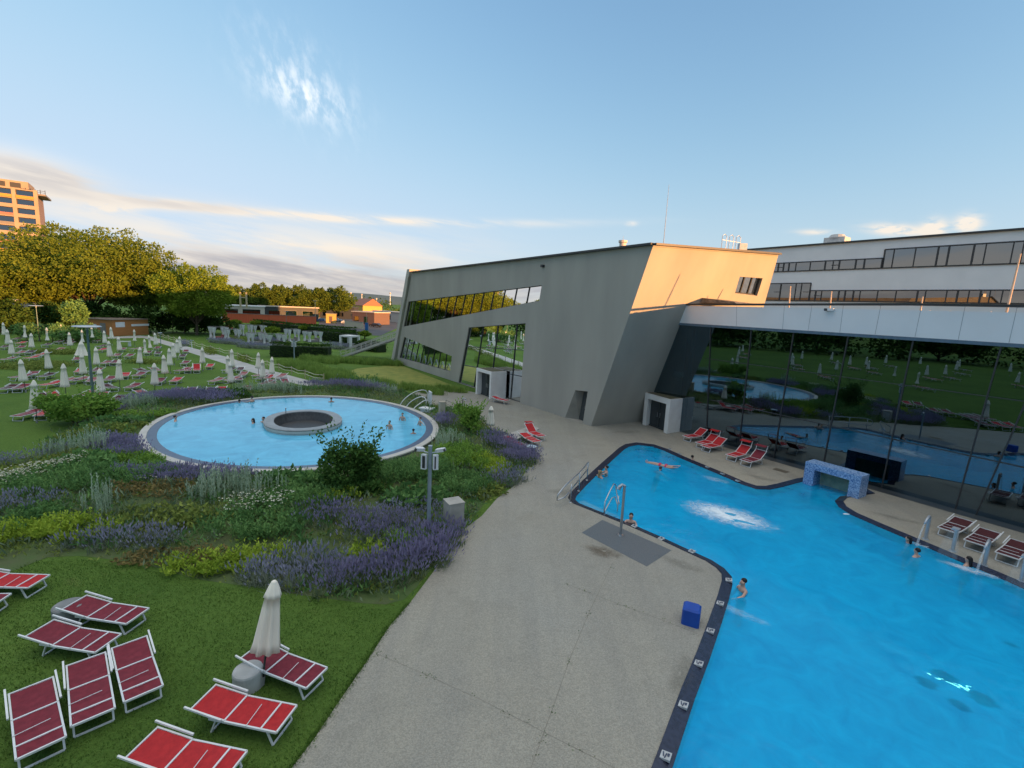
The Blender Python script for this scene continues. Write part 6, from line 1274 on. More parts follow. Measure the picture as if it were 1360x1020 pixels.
# ------------------------------------------------------------------ trees
LF['tree_gold'] = leaf_mat('plane_tree_leaf', (.095, .150, .022), (.175, .230, .038), trans=.35, scale=.16); LF['tree_lime'] = leaf_mat('lime_tree_leaf', (.115, .185, .022), (.22, .30, .04), trans=.35, scale=.25); LF['tree_dark'] = leaf_mat('hedge_leaf', (.024, .058, .014), (.065, .115, .026), trans=.2, scale=.3)
LF['tree_row'] = leaf_mat('row_tree_leaf', (.075, .125, .022), (.135, .185, .034), trans=.3, scale=.2)
def tree(name, label, p, h, rx, ry, crown0, n, size, tone, group=None, lobes=30, seed=0, trunk=.35):
    """tapered trunk with limbs, crown of many leaf clumps; crown0: height where the crown starts"""
    o = empty(name, (p.x, p.y, -.03), 0, label, 'tree', group); F = Plant(seed); rn = F.rn; cz = (h+crown0)/2; rz = (h-crown0)/2; tips = []
    for k in range(lobes):
        a = k*2.39996+rn.gauss(0, .25); u = 1-2*(k+.5)/lobes; u = max(-.8, u); q = math.sqrt(max(0, 1-u*u)); rad = rn.uniform(.62, .86)
        c = Vector((rx*q*rad*math.cos(a), ry*q*rad*math.sin(a), cz+rz*u*rad)); s = rn.uniform(.17, .33); tips.append(c)
        F.blob(c, (rx*s, ry*s, rz*s*.95), n//lobes, size, 0, .45)
        for _ in range(n//lobes//10):   # ragged outer sprays
            v = (c-Vector((0, 0, cz*.8))).normalized(); d = c+Vector((v.x*rx*s, v.y*ry*s, v.z*rz*s))*rn.uniform(.8, 1.08)+Vector((rn.gauss(0, rx*.03), rn.gauss(0, ry*.03), rn.gauss(0, rz*.03)))
            F.leaf(d, v+Vector((rn.gauss(0, 1), rn.gauss(0, 1), rn.gauss(0, 1))), size*.7, size*1.2, 0, .5+rn.gauss(0, .2))
    for _ in range(n//12): F.blob((rn.uniform(-.55, .55)*rx, rn.uniform(-.55, .55)*ry, cz+rn.uniform(-.7, .5)*rz), (rx*.13, ry*.13, rz*.13), 4, size, 0, .2, .3)
    F.out('crown', LF[tone], o); T = MB(); T.tube([(0, 0, -.2), (.1, 0, crown0*.6), (0, .1, cz)], [trunk, trunk*.75, trunk*.35], 9)
    for c in tips[::3]: T.tube([(0, 0, crown0*.75), Vector(c)*.5+Vector((0, 0, crown0*.5)), c], [trunk*.35, trunk*.2, .04], 5)
    T.build('trunk', m_bark, o); return o
def tree_px(px, base, ytop, wpx, label, n, size, tone, dist, crown=.3, name='broadleaf_tree', group=None, lobes=30, depth=.8):
    p = at_range(px, base, dist); q = at_range(px, ytop, dist); h = q.z; rx = wpx/2*dist/FPX*.93; return tree(name, label, Vector((p.x, p.y, 0)), h, rx, rx*depth, h*crown, n, size, tone, group, lobes, int(px*3+ytop), max(.2, h*.022))
GT = 'big trees beyond the bed lawn'
tree_px(10, 430, 336, 120, 'big golden green tree at the left edge before the tower block', 15000, .44, 'tree_gold', 140, .28, group=GT, lobes=44)
tree_px(122, 432, 303, 170, 'tallest spreading golden tree in the middle of the big trees', 32000, .44, 'tree_gold', 138, .25, group=GT, lobes=64)
tree_px(186, 432, 338, 86, 'big tree at the right shoulder of the golden trees', 15000, .44, 'tree_gold', 136, .25, group=GT, lobes=42)
tree_px(64, 432, 326, 110, 'big golden tree overlapping left of the tallest one', 15000, .44, 'tree_gold', 146, .25, group=GT, lobes=42)
tree_px(261, 437, 351, 90, 'bright lime green tree standing free right of the golden trees', 17000, .38, 'tree_lime', 124, .20, group=GT, lobes=46, depth=.9)
GRW = 'row of trees beyond the red fence'
for px, top_, w, lb in ((312, 379, 34, 'leftmost small tree of the row beyond the red fence'), (345, 377, 40, 'second tree of the row, behind the rooftop frame'), (372, 379, 34, 'third tree of the row behind the dark low building'), (398, 378, 40, 'fourth tree of the row, just left of the ochre lamp'), (424, 381, 34, 'fifth tree of the row, behind the ochre lamp'), (447, 380, 50, 'rightmost and broadest tree of the row over the parking')):
    tree_px(px, 432, top_, w, lb, 6500, .55, 'tree_row', 215, .22, group=GRW, lobes=26)
tree_px(103, 437, 398, 26, 'small pale willow like tree before the dark undergrowth', 1400, .35, 'mid', 112, .35, 'small_tree', lobes=16)
def shrub_mass(px, base, ytop, wpx, dist, label, tone='tree_dark', n=2600, size=.5, name='dark_shrub', group=None, depth=.5):
    p = at_range(px, base, dist); h = at_range(px, ytop, dist).z; rx = wpx/2*dist/FPX; o = empty(name, (p.x, p.y, -.03), 0, label, 'shrub', group); F = Plant(int(px*11)); rn = F.rn; L_ = max(10, int(rx*1.6))
    for k in range(L_):
        c = Vector((rn.uniform(-.85, .85)*rx, rn.uniform(-.5, .5)*rx*depth, h*rn.uniform(.25, .78))); F.blob(c, (rx*.28, rx*.2, h*.26), n//L_, size, 0, .4)
    F.out('foliage', LF[tone], o); S = MB()
    for k in range(4): S.tube([((k-1.5)*rx*.4, 0, -.1), ((k-1.5)*rx*.45, 0, h*.7)], [.08, .02], 5)
    S.build('stems', m_bark, o); return o
GD_ = 'dark undergrowth beneath the big trees'
for px, base, top_, w, lb in ((8, 431, 398, 60, 'dark shrubs beneath the trees at the left edge'), (60, 433, 400, 70, 'dark shrubs beneath the trees behind the second lamp'), (112, 434, 399, 60, 'dark shrubs beneath the trees behind the pale small tree'), (160, 436, 402, 80, 'dark shrubs behind the wooden kiosk'), (222, 438, 404, 60, 'dark shrubs right of the kiosk under the trees'), (270, 440, 412, 70, 'dark shrubs at the foot of the lime green tree')):
    shrub_mass(px, base, top_, w, 130, lb, group=GD_, n=3200)
for px, base, top_, w, lb in ((60, 438, 428, 60, 'low green shrubs before the undergrowth at left'), (110, 443, 430, 60, 'low green shrubs left of the kiosk')): shrub_mass(px, base, top_, w, 108, lb, 'mid', 1500, .35, 'low_shrub')
# box hedges and round clipped trees of the terraced garden
def hedge(pts, w, h, label, tone='tree_dark', dens=60, size=.22):
    o = empty('hedge', (pts[0].x, pts[0].y, 0), 0, label, 'hedge'); F = Plant(int(pts[0].x*17) & 1023); rn = F.rn
    for a, c in zip(pts, pts[1:]):
        d = c-a; ln = d.length; d.normalize(); s = Vector((-d.y, d.x, 0))
        for _ in range(int(ln*dens)):
            f = rn.random(); e = rn.random(); hh = h*(1+.12*noise.noise(a+d*ln*f*.4))
            if e < .45: p = a+d*ln*f+s*rn.uniform(-.5, .5)*w+Z*(hh+rn.gauss(0, .06)); v = Vector((rn.gauss(0, .7), rn.gauss(0, .7), 1))
            else: p = a+d*ln*f+s*(.5 if e < .73 else -.5)*w*(1+rn.gauss(0, .06))+Z*rn.uniform(0, hh); v = s*(1 if e < .73 else -1)+Vector((rn.gauss(0, .7), rn.gauss(0, .7), .3))
            F.leaf(p-o.location, v, size*.7, size*rn.uniform(.8, 1.4), 0, .5+rn.gauss(0, .25))
        c_ = MB(); 
    F.out('foliage', LF[tone], o); C = MB()
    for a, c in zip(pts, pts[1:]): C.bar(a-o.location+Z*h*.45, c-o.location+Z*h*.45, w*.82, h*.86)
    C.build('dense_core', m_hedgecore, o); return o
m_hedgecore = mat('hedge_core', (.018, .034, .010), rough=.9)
def hp(x, y): v = G(x, y); return Vector((v.x, v.y, 0))
hedge([hp(362, 473), hp(438, 476)], 2.2, 1.9, 'dark box hedge behind the path with the slim camera pole', dens=260)
hedge([hp(432, 452), hp(470, 456)], 2.4, 2.2, 'dark hedge in front of the white cube cabana', dens=170, size=.3)
hedge([hp(340, 437), hp(395, 443), hp(470, 449)], 2.5, 2.3, 'long dark hedge before the red fence and parking', dens=90, size=.35)
hedge([hp(478, 464), hp(508, 468)], 2.0, 1.5, 'dark low hedge behind the metal staircase', dens=150, size=.3)
hedge([hp(345, 452), hp(375, 455)], 1.8, 1.2, 'low hedge between the white curtain cabanas', 'mid', 120, .3)
for x, y, w, t, lb in ((312, 437, 15, 425, 'round clipped tree left in the cabana garden'), (342, 438, 17, 426, 'round clipped tree before the red fence end'), (362, 447, 19, 434, 'bright round clipped tree between the cabanas'), (406, 444, 17, 432, 'round clipped tree right of the double cabana'), (484, 450, 16, 440, 'bright round clipped tree behind the staircase'), (481, 459, 12, 452, 'small bush by the staircase rail')):
    d_ = G(x, y).length; tree_px(x, y, t, w, lb, 900, .38, 'tree_lime', d_, .42, 'clipped_tree', 'round clipped garden trees', 14, 1.0)
b = MB(); p = G(304.5, 441); h_ = z_at(432, p.x, p.y); b.lathe([(0, h_), (.5, h_*.85), (.9, h_*.6), (.8, h_*.58)], 10); b.tube([(0, 0, 0), (0, 0, h_)], .05); o = b.build('red_parasol', mat('red_canvas', (.55, .03, .05))); o.location = p; tag(o, 'red parasol among the white curtain cabanas', 'parasol')
# ------------------------------------------------------------------ white curtain cabanas
m_curtain = mat('white_curtain', (.66, .66, .64), (.54, .55, .55), rough=.9, scale=2, stretch=(3, 3, .2))
m_cab = mat('cabana_frame', (.22, .21, .20), rough=.7)
def cabana(x0, x1, yb, yt, label):
    p = G((x0+x1)/2, yb); D = p.length; w = (x1-x0)*D/FPX; h = max(2.0, z_at(yt, p.x, p.y)); rz = math.atan2(U.y, U.x)+.2; o = empty('cabana', tuple(p), rz, label, 'cabana', 'white curtained cabanas'); s = w*.42
    for i, (a, c) in enumerate(((-1, -1), (1, -1), (1, 1), (-1, 1))):
        b = MB(); b.bar((a*s, c*s, 0), (a*s, c*s, h), .07); b.build('post', m_cab, o)
        b = MB(); prof = [(.42, h-.06), (.34, h*.75), (.14, h*.42), (.22, h*.22), (.26, .12)]
        b.lathe([(r*w*.34, zz) for r, zz in prof], 14, c=(a*s*.86, c*s*.86, 0), wob=lambda t, j: 1+.25*math.sin(5*t)); b.build('curtain', m_curtain, o, True)
    b = MB()
    for a, c in ((-1, -1), (1, -1), (1, 1), (-1, 1)): b.bar((a*s, c*s, h), (-c*s, a*s, h) if a == c else (a*s if c > 0 else a*s, -c*s, h), .07)
    b.build('top_rails', m_cab, o); b = MB(); b.box((0, 0, .22), (s*1.5, s*1.6, .44)); b.box((0, s*.6, .6), (s*1.5, .2, .5)); b.build('lounge', MATS['faded_red_mesh'] if x0 < 290 else m_cab, o); return o
for x0, x1, yb, yt, lb in ((282, 299, 450, 434, 'leftmost white curtained cabana at the meadow edge'), (301, 316, 451, 437, 'white curtained cabana second from the left'), (321, 333, 446, 431, 'tall white curtained cabana behind the second one'), (336, 351, 445, 432, 'white curtained cabana before the red fence'), (332, 350, 457, 442, 'white curtained cabana in the grey planting'), (353, 376, 458, 445, 'wide white curtained cabana beside the round clipped tree'), (381, 396, 453, 437, 'white curtained cabana with dark lounge near the slim pole'), (406, 425, 454, 440, 'white curtained cabana behind the box hedge')): cabana(x0, x1, yb, yt, lb)
p = G(464.5, 461); o = empty('cube_cabana', tuple(p), R(-20), 'white cube shaped cabana left of the metal staircase', 'cabana'); b = MB(); s = 1.35
b.box((0, 0, 2.15), (2*s, 2*s, .3)); [b.box((a*s*.86, c*s*.86, 1.0), (.38, .38, 2.0)) for a in (-1, 1) for c in (-1, 1)]; b.build('frame', m_curtain, o); b = MB(); b.box((0, .2, .35), (2.0, 1.7, .7)); b.build('lounge', m_cab, o)
# grey shrubs of the cabana garden
for x, y, rx, ry, h, k, lb in ((300, 456, 4.5, 1.2, .8, 'catmint', 'grey shrubs in front of the two left cabanas'), (338, 462, 4.0, 1.4, .8, 'catmint', 'grey violet mounds before the middle cabanas'), (355, 455, 4.0, 1.4, .9, 'catmint', 'grey shrubs between the middle cabanas'), (322, 452, 3.5, 1.0, .8, 'leafy', 'olive shrubs between the left cabanas'), (445, 463, 3.0, 1.2, 1.0, 'catmint', 'grey shrubs left of the white cube cabana')):
    c = planting('garden_shrubs', lb, k, (x, y), rx, ry, -20, h, .55, None, None, 0.0); plant_out(c, 'olive' if k == 'leafy' else None)
for x, y, rx, ry, lb in ((80, 469, 3.2, 1.6, 'wild red brown planting island among the far beds'), (30, 489, 4.0, 1.3, 'wild planting island at the left among the beds'), (195, 482, 2.4, 1.0, 'small wild planting island before the kiosk path'), (62, 485, 3.0, 1.2, 'wild green planting island beside the second parasol row')):
    plant_out(planting('wild_planting', lb, 'leafy', (x, y), rx, ry, 0, .55, .6, 'wild planting islands on the bed lawn', None, -.03), 'olive')
# ornamental grass bands and meadow
for px, rx, ry, rot, h, n_, lb in ((395, 492, 0, 0, 0, 0, ''),):
    pass
GGR = 'tall ornamental grass bands'
for q, rx, ry, rot, h, lb in (((400, 489), 5.0, 1.8, -40, 1.1, 'tall grass band along the path below the box hedge'), ((440, 500), 4.5, 1.6, -42, 1.1, 'tall grass band along the path before the round pool'), ((480, 482), 6.5, 1.5, -8, 1.0, 'tall grass band at the foot of the metal staircase'), ((425, 480), 4.0, 1.4, -30, 1.0, 'tall grass clump right of the slim camera pole'), ((505, 514), 3.5, 1.3, -45, 1.0, 'tall grass band behind the far pool rim'), ((560, 519), 3.2, .9, -40, .8, 'tall grass strip along the deck beyond the handrails'), ((598, 519), 2.0, .7, -30, .8, 'tall grass tuft beside the wing porch')):
    plant_out(planting('ornamental_grass', lb, 'reed', q, rx, ry, rot, h, 1.3, GGR, None, -.03))
md = [G(*q).xy for q in [(452, 497), (475, 489), (530, 484), (600, 511), (625, 521), (560, 520), (520, 512)]]
b = MB(); b.prism(ccw([(p.x, p.y) for p in md]), -.028, -.022); structure(b.build('meadow', mat('meadow_grass', (.26, .27, .06), (.17, .21, .045), rough=.95, scale=1.1, detail=10, bump=.5, bscale=18)))
# path and rope fence
ptop = [G(*q) for q in [(186, 445.5), (200, 446.5), (235, 456.5), (300, 473.5), (350, 489), (400, 502.5), (452, 515.5), (475, 520)]]; pbot = [G(*q) for q in [(470, 524), (432, 518.5), (390, 508.5), (340, 496), (290, 480), (225, 459.5), (190, 448.5), (140, 449.5), (140, 447.5)]]
b = MB(); b.prism(ccw([(p.x, p.y) for p in ptop+pbot]), -.028, -.018); structure(b.build('garden_path', m_path))
fence = empty('rope_fence', tuple(ptop[1]), 0, 'low rope fence with pale posts along the garden path', 'fence'); off = Vector((.35, .25, 0)); prev = None; rn = random.Random(4)
pts = []
for a, c in zip(ptop[1:6], ptop[2:7]):
    k = max(2, int((c-a).length/3.2)); pts += [a.lerp(c, i/k)+off for i in range(k)]
for p in pts: b = MB(); b.tube([p, p+Z*.95], .05, 6); b.ball(p+Z*.97, .06, nu=4, nv=6); rel(b, fence).build('post', m_warm, fence)
b = MB()
for p, q in zip(pts, pts[1:]):
    for z in (.85, .5): b.tube([p+Z*z, p.lerp(q, .5)+Z*(z-.16), q+Z*z], .018, 5)
o = rel(b, fence).build('ropes', m_canvas, fence)
for q, rx, lb in (((245, 458), 3.5, 'grey planting along the rope fence at the kiosk end'), ((280, 468), 4.0, 'olive planting along the middle of the rope fence'), ((325, 478), 3.0, 'dark planting near the lower end of the rope fence')): plant_out(planting('fence_planting', lb, 'catmint' if 'grey' in lb else 'leafy', q, rx, .6, -55, .7, .6, 'planting along the rope fence', None, -.03), None if 'grey' in lb else 'olive')
# ------------------------------------------------------------------ wooden kiosk
k0, k1 = G(150, 446.5), G(197.5, 444); kz = z_at(424, k0.x, k0.y); kd = (k1-k0); kw = kd.length; kd.normalize(); kn = Vector((-kd.y, kd.x, 0))
if kn.dot(k0) < 0: kn = -kn
kl = empty('wooden_kiosk', tuple(k0), 0, 'orange brown wooden kiosk with white signs at the end of the path', 'kiosk')
m_wood = mat('larch_boards', (.46, .20, .07), (.36, .15, .05), rough=.7, scale=1.2, stretch=(.3, .3, 9), contrast=(.3, .7))
def kp(x, y, z): return k0+kd*x+kn*y+Z*z
def kbox(b, x0, x1, y0, y1, z0, z1):
    vs = [kp(x, y, z) for z in (z0, z1) for x, y in ((x0, y0), (x1, y0), (x1, y1), (x0, y1))]; b.add(vs, [(3, 2, 1, 0), (4, 5, 6, 7), (0, 1, 5, 4), (1, 2, 6, 5), (2, 3, 7, 6), (3, 0, 4, 7)])
b = MB(); kbox(b, 0, kw, 0, 6, -.1, kz-.15); rel(b, kl).build('walls', m_wood, kl)
b = MB(); kbox(b, -.25, kw+.25, -.25, 6.3, kz-.15, kz); rel(b, kl).build('roof', mat('kiosk_roof', (.30, .24, .20)), kl)
b = MB(); kbox(b, .7, 2.6, -.05, 0, kz*.52, kz*.82); rel(b, kl).build('sign_board', m_white, kl)
b = MB(); kbox(b, 4.0, 8.0, -.05, 0, kz*.55, kz*.68); rel(b, kl).build('sign_board', m_white, kl)
b = MB(); kbox(b, -.06, 0, 1.4, 2.6, 0, kz*.75); rel(b, kl).build('door', m_cab, kl); b = MB(); kbox(b, -.07, 0, 3.4, 4.2, kz*.4, kz*.65); rel(b, kl).build('notice', m_white, kl)
# benches at the rear
for x0, x1, y, lb in ((66, 110, 438.5, 'long white table like bench behind the far parasols'), (156, 174, 457, 'picnic table on the lawn before the kiosk')):
    p, q = G(x0, y+3), G(x1, y+3); o = empty('picnic_table', tuple(p), 0, lb, 'table'); b = MB(); b.bar(p+Z*.78, q+Z*.78, .8, .10); rel(b, o).build('table_top', m_frame, o)
    for t in (.1, .9): c = p.lerp(q, t); b = MB(); b.bar(c, c+Z*.75, .5, .12); rel(b, o).build('leg', m_frame, o)
# ------------------------------------------------------------------ outside staircase at the end of the wing
sa, sb = G(442, 472), G(478, 475); up0 = sa.lerp(sb, .5); tp0 = Ag-Ug*1.2+Ng*(-4.0); hz = z_at(441, tp0.x, tp0.y); hz = 4.6
stc = empty('metal_staircase', tuple(up0), 0, 'broad light metal outside staircase rising to the grey wing', 'staircase'); dr = Vector((tp0.x-up0.x, tp0.y-up0.y, 0)); sl = dr.length; dr.normalize(); sw = Vector((-dr.y, dr.x, 0)); wd = 1.9
def sp_(t, s, z=0): return up0+dr*sl*t+sw*s+Z*(hz*t+z)
m_stair = mat('pale_stair_metal', (.48, .46, .42), (.40, .38, .35), rough=.6)
for s in (-wd, 0, wd): b = MB(); b.bar(sp_(0, s, .1), sp_(1, s, .1), .10, .34); rel(b, stc).build('stringer', m_stair, stc)
b = MB()
for i in range(26):
    t = (i+.5)/26; b.add([sp_(t, -wd, .18)+dr*d for d in (-.18, .18)]+[sp_(t, wd, .18)+dr*d for d in (.18, -.18)], [(0, 1, 2, 3)]); b.bar(sp_(t, -wd, .16), sp_(t, wd, .16), .30, .05)
rel(b, stc).build('steps', mat('grating_steps', (.22, .22, .22)), stc)
for s in (-wd, -.1, wd):
    b = MB(); b.bar(sp_(-.03, s, 1.15), sp_(1, s, 1.15), .08); b.bar(sp_(-.03, s, .65), sp_(1, s, .65), .05); rel(b, stc).build('handrail', m_stair, stc)
    for i in range(8): b = MB(); b.bar(sp_(i/7, s, .1), sp_(i/7, s, 1.15), .06); rel(b, stc).build('baluster', m_stair, stc)
b = MB(); b.box(sp_(1, 0, .1)+dr*1.2, (2.6, 4.0, .25), math.atan2(dr.y, dr.x)); rel(b, stc).build('landing', m_stair, stc)
for s in (-wd+.2, wd-.2): b = MB(); b.bar(Vector((*(sp_(.95, s).xy), 0)), sp_(.95, s), .16); rel(b, stc).build('support', m_stair, stc)
# ------------------------------------------------------------------ beyond the garden: red fence, low buildings, parking
m_redf = mat('red_orange_boards', (.55, .115, .05), (.46, .09, .042), rough=.7, scale=1.5, stretch=(4, 4, .2), contrast=(.3, .7))
r0, r1, r2_ = G(296, 427.5), G(336, 429), G(420, 431.5)
def wall_between(name, pts, h, th, m, label, cat, zs=0):
    o = empty(name, (pts[0].x, pts[0].y, 0), 0, label, cat)
    for a, c in zip(pts, pts[1:]): b = MB(); b.bar(Vector((a.x, a.y, zs+h/2)), Vector((c.x, c.y, zs+h/2)), th, h); rel(b, o).build('board_panel', m, o)
    b = MB(); b.bar(Vector((pts[0].x, pts[0].y, zs+h+.06)), Vector((pts[-1].x, pts[-1].y, zs+h+.06)), th+.2, .12) if len(pts) == 2 else [b.bar(Vector((a.x, a.y, zs+h+.06)), Vector((c.x, c.y, zs+h+.06)), th+.2, .12) for a, c in zip(pts, pts[1:])]
    rel(b, o).build('cap', m_cab, o); return o
wall_between('red_fence', [r0, r1, r2_], 2.9, .3, m_redf, 'long red orange board fence in front of the tree row', 'fence')
def building(name, label, corners, h, m, roofm, wins=(), z0=0, cat='building', roof='flat'):
    """corners: ground points of the front edge left->right; extends away from the viewer"""
    a, c, dp = corners; d = (c-a); ln = d.length; d.normalize(); n = Vector((-d.y, d.x, 0)); n = n if n.dot(a) > 0 else -n; o = empty(name, (a.x, a.y, 0), 0, label, cat)
    def q(x, y, z): return a+d*x+n*y+Z*z
    def bx(b, x0, x1, y0, y1, z0_, z1):
        vs = [q(x, y, z) for z in (z0_, z1) for x, y in ((x0, y0), (x1, y0), (x1, y1), (x0, y1))]; b.add(vs, [(3, 2, 1, 0), (4, 5, 6, 7), (0, 1, 5, 4), (1, 2, 6, 5), (2, 3, 7, 6), (3, 0, 4, 7)])
    b = MB(); bx(b, 0, ln, 0, dp, z0, h); rel(b, o).build('walls', m, o)
    b = MB()
    if roof == 'flat': bx(b, -.3, ln+.3, -.3, dp+.3, h, h+.35)
    else: b.add([q(-.4, -.4, h), q(ln+.4, -.4, h), q(ln+.4, dp+.4, h), q(-.4, dp+.4, h), q(-.4, dp/2, h+roof), q(ln+.4, dp/2, h+roof)], [(0, 1, 5, 4), (2, 3, 4, 5), (1, 2, 5), (3, 0, 4), (3, 2, 1, 0)])
    rel(b, o).build('roof', roofm, o)
    for (x0, x1, za, zb) in wins:
        b = MB(); bx(b, x0*ln, x1*ln, -.06, .0, za, zb); f_ = rel(b, o).build('window', m_trim, o); b = MB(); bx(b, x0*ln+.1, x1*ln-.1, -.075, -.06, za+.1, zb-.1); rel(b, o).build('pane', m_glass_block, f_)
    return o
def far(x, y): p = G(x, y); return Vector((p.x, p.y, 0))
m_pale = mat('pale_render', (.52, .46, .40), (.44, .39, .34), rough=.8); m_char = mat('charcoal_cladding', (.045, .05, .055), rough=.6); m_cream = mat('cream_wall', (.50, .47, .34), (.42, .40, .30), rough=.8); m_ochre = mat('ochre_gable', (.55, .36, .10), rough=.8); m_brick = mat('brown_brick', (.16, .10, .085), (.12, .08, .07), rough=.8)
building('flat_roof_pavilion', 'pale flat pavilion whose white roof shows over the left red fence', (far(292, 424.5), far(352, 426), 14), 5.0, m_pale, m_white, ((.1, .4, 2, 4), (.5, .9, 2, 4)))
building('dark_low_building', 'long charcoal low building behind the right half of the red fence', (far(349, 425.5), far(423, 427), 14), 5.2, m_char, m_pale, ((.1, .3, 2, 4), (.4, .6, 2, 4), (.7, .9, 2, 4)))
p = far(318, 426)+Vector((0, 3, 0)); o = empty('roof_frame', (p.x, p.y, 4.6), 0, 'wooden goal like frame standing on the pale pavilion', 'frame'); b = MB()
for x in (-1.1, 1.1): b.bar((x, 0, 0), (x, 0, 5.4), .45)
b.bar((-1.1, 0, 3.6), (1.1, 0, 3.6), .35); b.build('beams', m_warm, o)
lot = [far(422, 440), far(505, 446), far(540, 430), far(540, 418), far(470, 418), far(424, 425)]
b = MB(); b.prism(ccw([(p.x, p.y) for p in lot]), -.026, -.014); structure(b.build('parking_ground', m_asphalt))
building('dark_shed', 'dark brick shed with grey side beyond the parking', (far(468, 429.5), far(497, 431.5), 10), 4.6, m_brick, m_pale, ((.1, .3, 1, 3), (.55, .7, .2, 3)))
building('grey_hall', 'long grey hall behind the broad right tree', (far(424, 422), far(470, 424), 12), 5.4, m_char, m_char, ((.1, .2, 1, 3), (.5, .7, 1, 3)))
building('ochre_house', 'sunlit ochre gable house at the end of the tree row', (far(466, 420), far(482, 421.5), 12), 6.5, m_ochre, mat('rust_roof', (.30, .12, .07)), ((.3, .5, 2, 4),), roof=4.0)
building('pale_long_wall', 'long pale pinkish wall building right of the brick shed', (far(495, 425), far(545, 430), 8), 4.4, m_pale, m_pale, ((.1, .2, 1, 3), (.4, .5, 1, 3)))
wall_between('cream_wall', [far(458, 433.5), far(482, 437)], 2.1, .3, m_cream, 'low cream wall at the parking beside the blue sign', 'wall')
p = far(487, 439); o = empty('blue_sign', tuple(p), 0, 'blue upright sign post at the end of cream wall', 'sign'); b = MB(); b.box((0, 0, 1.2), (.9, .5, 2.4)); b.build('panel', mat('sign_blue', (.02, .12, .32)), o); b = MB(); b.tube([(0, 0, 0), (0, 0, 5.4)], .08, 6); b.build('post', m_warm, o)
p = far(440, 429); o = empty('yellow_container', tuple(p), .2, 'small ochre container between parked cars under the tree', 'container'); b = MB(); b.box((0, 0, 1.7), (3.4, 2.4, 3.4)); b.build('body', m_ochre, o); b = MB(); b.box((0, 0, 3.5), (3.7, 2.7, .2)); b.build('roof', m_warm, o); b = MB(); b.box((0, -1.22, 1.4), (1.1, .06, 2.4)); b.build('door', m_brick, o)
def car(x, y, col, rz, label):
    p = far(x, y); o = empty('parked_car', tuple(p), rz, label, 'car', 'cars on the parking'); b = MB(); prof = [(-2.15, .35), (2.1, .35), (2.15, .75), (1.95, .92), (1.05, 1.0), (.45, 1.45), (-1.15, 1.47), (-1.85, 1.05), (-2.15, .95)]; n = len(prof)
    b.add([(x_, s*(.88 if z < 1.1 else .72), z) for s in (-1, 1) for x_, z in prof], [tuple(range(n)), tuple(range(2*n-1, n-1, -1))]+[(i, n+i, n+(i+1) % n, (i+1) % n) for i in range(n)]); b.build('body', col, o)
    b = MB()
    for s in (-1, 1): b.add([(-1.6, s*.85, 1.06), (.85, s*.85, 1.06), (.4, s*.76, 1.38), (-1.1, s*.76, 1.40)], [(0, 1, 2, 3)])
    b.build('windows', m_door, o)
    for wx in (-1.35, 1.35):
        for s in (-1, 1):
            b = MB(); b.tube([(wx, s*.70, .33), (wx, s*.9, .33)], .33, 14); w_ = b.build('wheel', m_trim, o); b = MB(); b.tube([(wx, s*.885, .33), (wx, s*.91, .33)], .19, 10); b.build('rim', m_steel, w_)
    for s in (-1, 1): b = MB(); b.box((2.1, s*.6, .75), (.08, .3, .14)); b.build('headlight', m_white, o)
    return o
car(429, 427.5, mat('car_blue', (.05, .10, .20), rough=.25, spec=.6), .3, 'blue car parked left under the broad tree'); car(423, 426.5, mat('car_silver', (.4, .42, .44), rough=.25, spec=.6), .2, 'silver car by the ochre lamp'); car(461, 430.5, MATS['car_silver'], .3, 'silver car in front of the dark hall'); car(498.5, 434.5, mat('car_black', (.02, .02, .03), rough=.25, spec=.6), 2.8, 'dark car alone on the parking right of the blue sign'); car(447, 427, mat('car_white', (.6, .6, .6), rough=.3), .2, 'white car right of the ochre container')
# staff at the distance: tree belts and hills
def belt(name, label, x0, x1, y, dist, h, tone, n, size, seed):
    a, c = at_range(x0, y, dist), at_range(x1, y, dist); a.z = c.z = 0; F = Plant(seed); rn = F.rn
    for k in range(int((c-a).length/(h*.55))):
        p = a.lerp(c, rn.random())+Vector((rn.gauss(0, h*.4), rn.gauss(0, h*.8), 0)); hh = h*rn.uniform(.6, 1.05); F.blob(p+Z*hh*.5, (h*.5, h*.5, hh*.5), n, size, 0, .5)
    return tag(F.out(name, LF[tone]), label, 'trees', kind='stuff')
belt('tree_belt', 'low sunlit tree belt right of the ochre house', 478, 545, 422, 300, 7, 'tree_row', 90, 1.1, 1); belt('far_wood', 'far dark wood along the horizon', 440, 560, 410, 650, 16, 'tree_dark', 50, 2.4, 2); belt('far_wood', 'far wood on the horizon behind the big trees', -40, 470, 405, 520, 13, 'tree_dark', 45, 2.2, 3)
m_hill = mat('far_hill', (.09, .13, .13), (.07, .11, .12), rough=1)
b = MB(); vs = []; nh = 90
for i in range(nh+1):
    az = R(-62+124*i/nh); dd_ = 2300; hh = 18+26*abs(noise.noise(Vector((i*.11, 3, 0))))+18*math.exp(-((i-33)/9)**2); x, y = dd_*math.sin(az), dd_*math.cos(az); vs += [(x*.93, y*.93, -1), (x, y, hh), (x*1.1, y*1.1, -1)]
b.add(vs, [(3*i+k, 3*i+3+k, 3*i+4+k, 3*i+1+k) for i in range(nh) for k in (0, 1)]); structure(b.build('hills', m_hill, None, True))
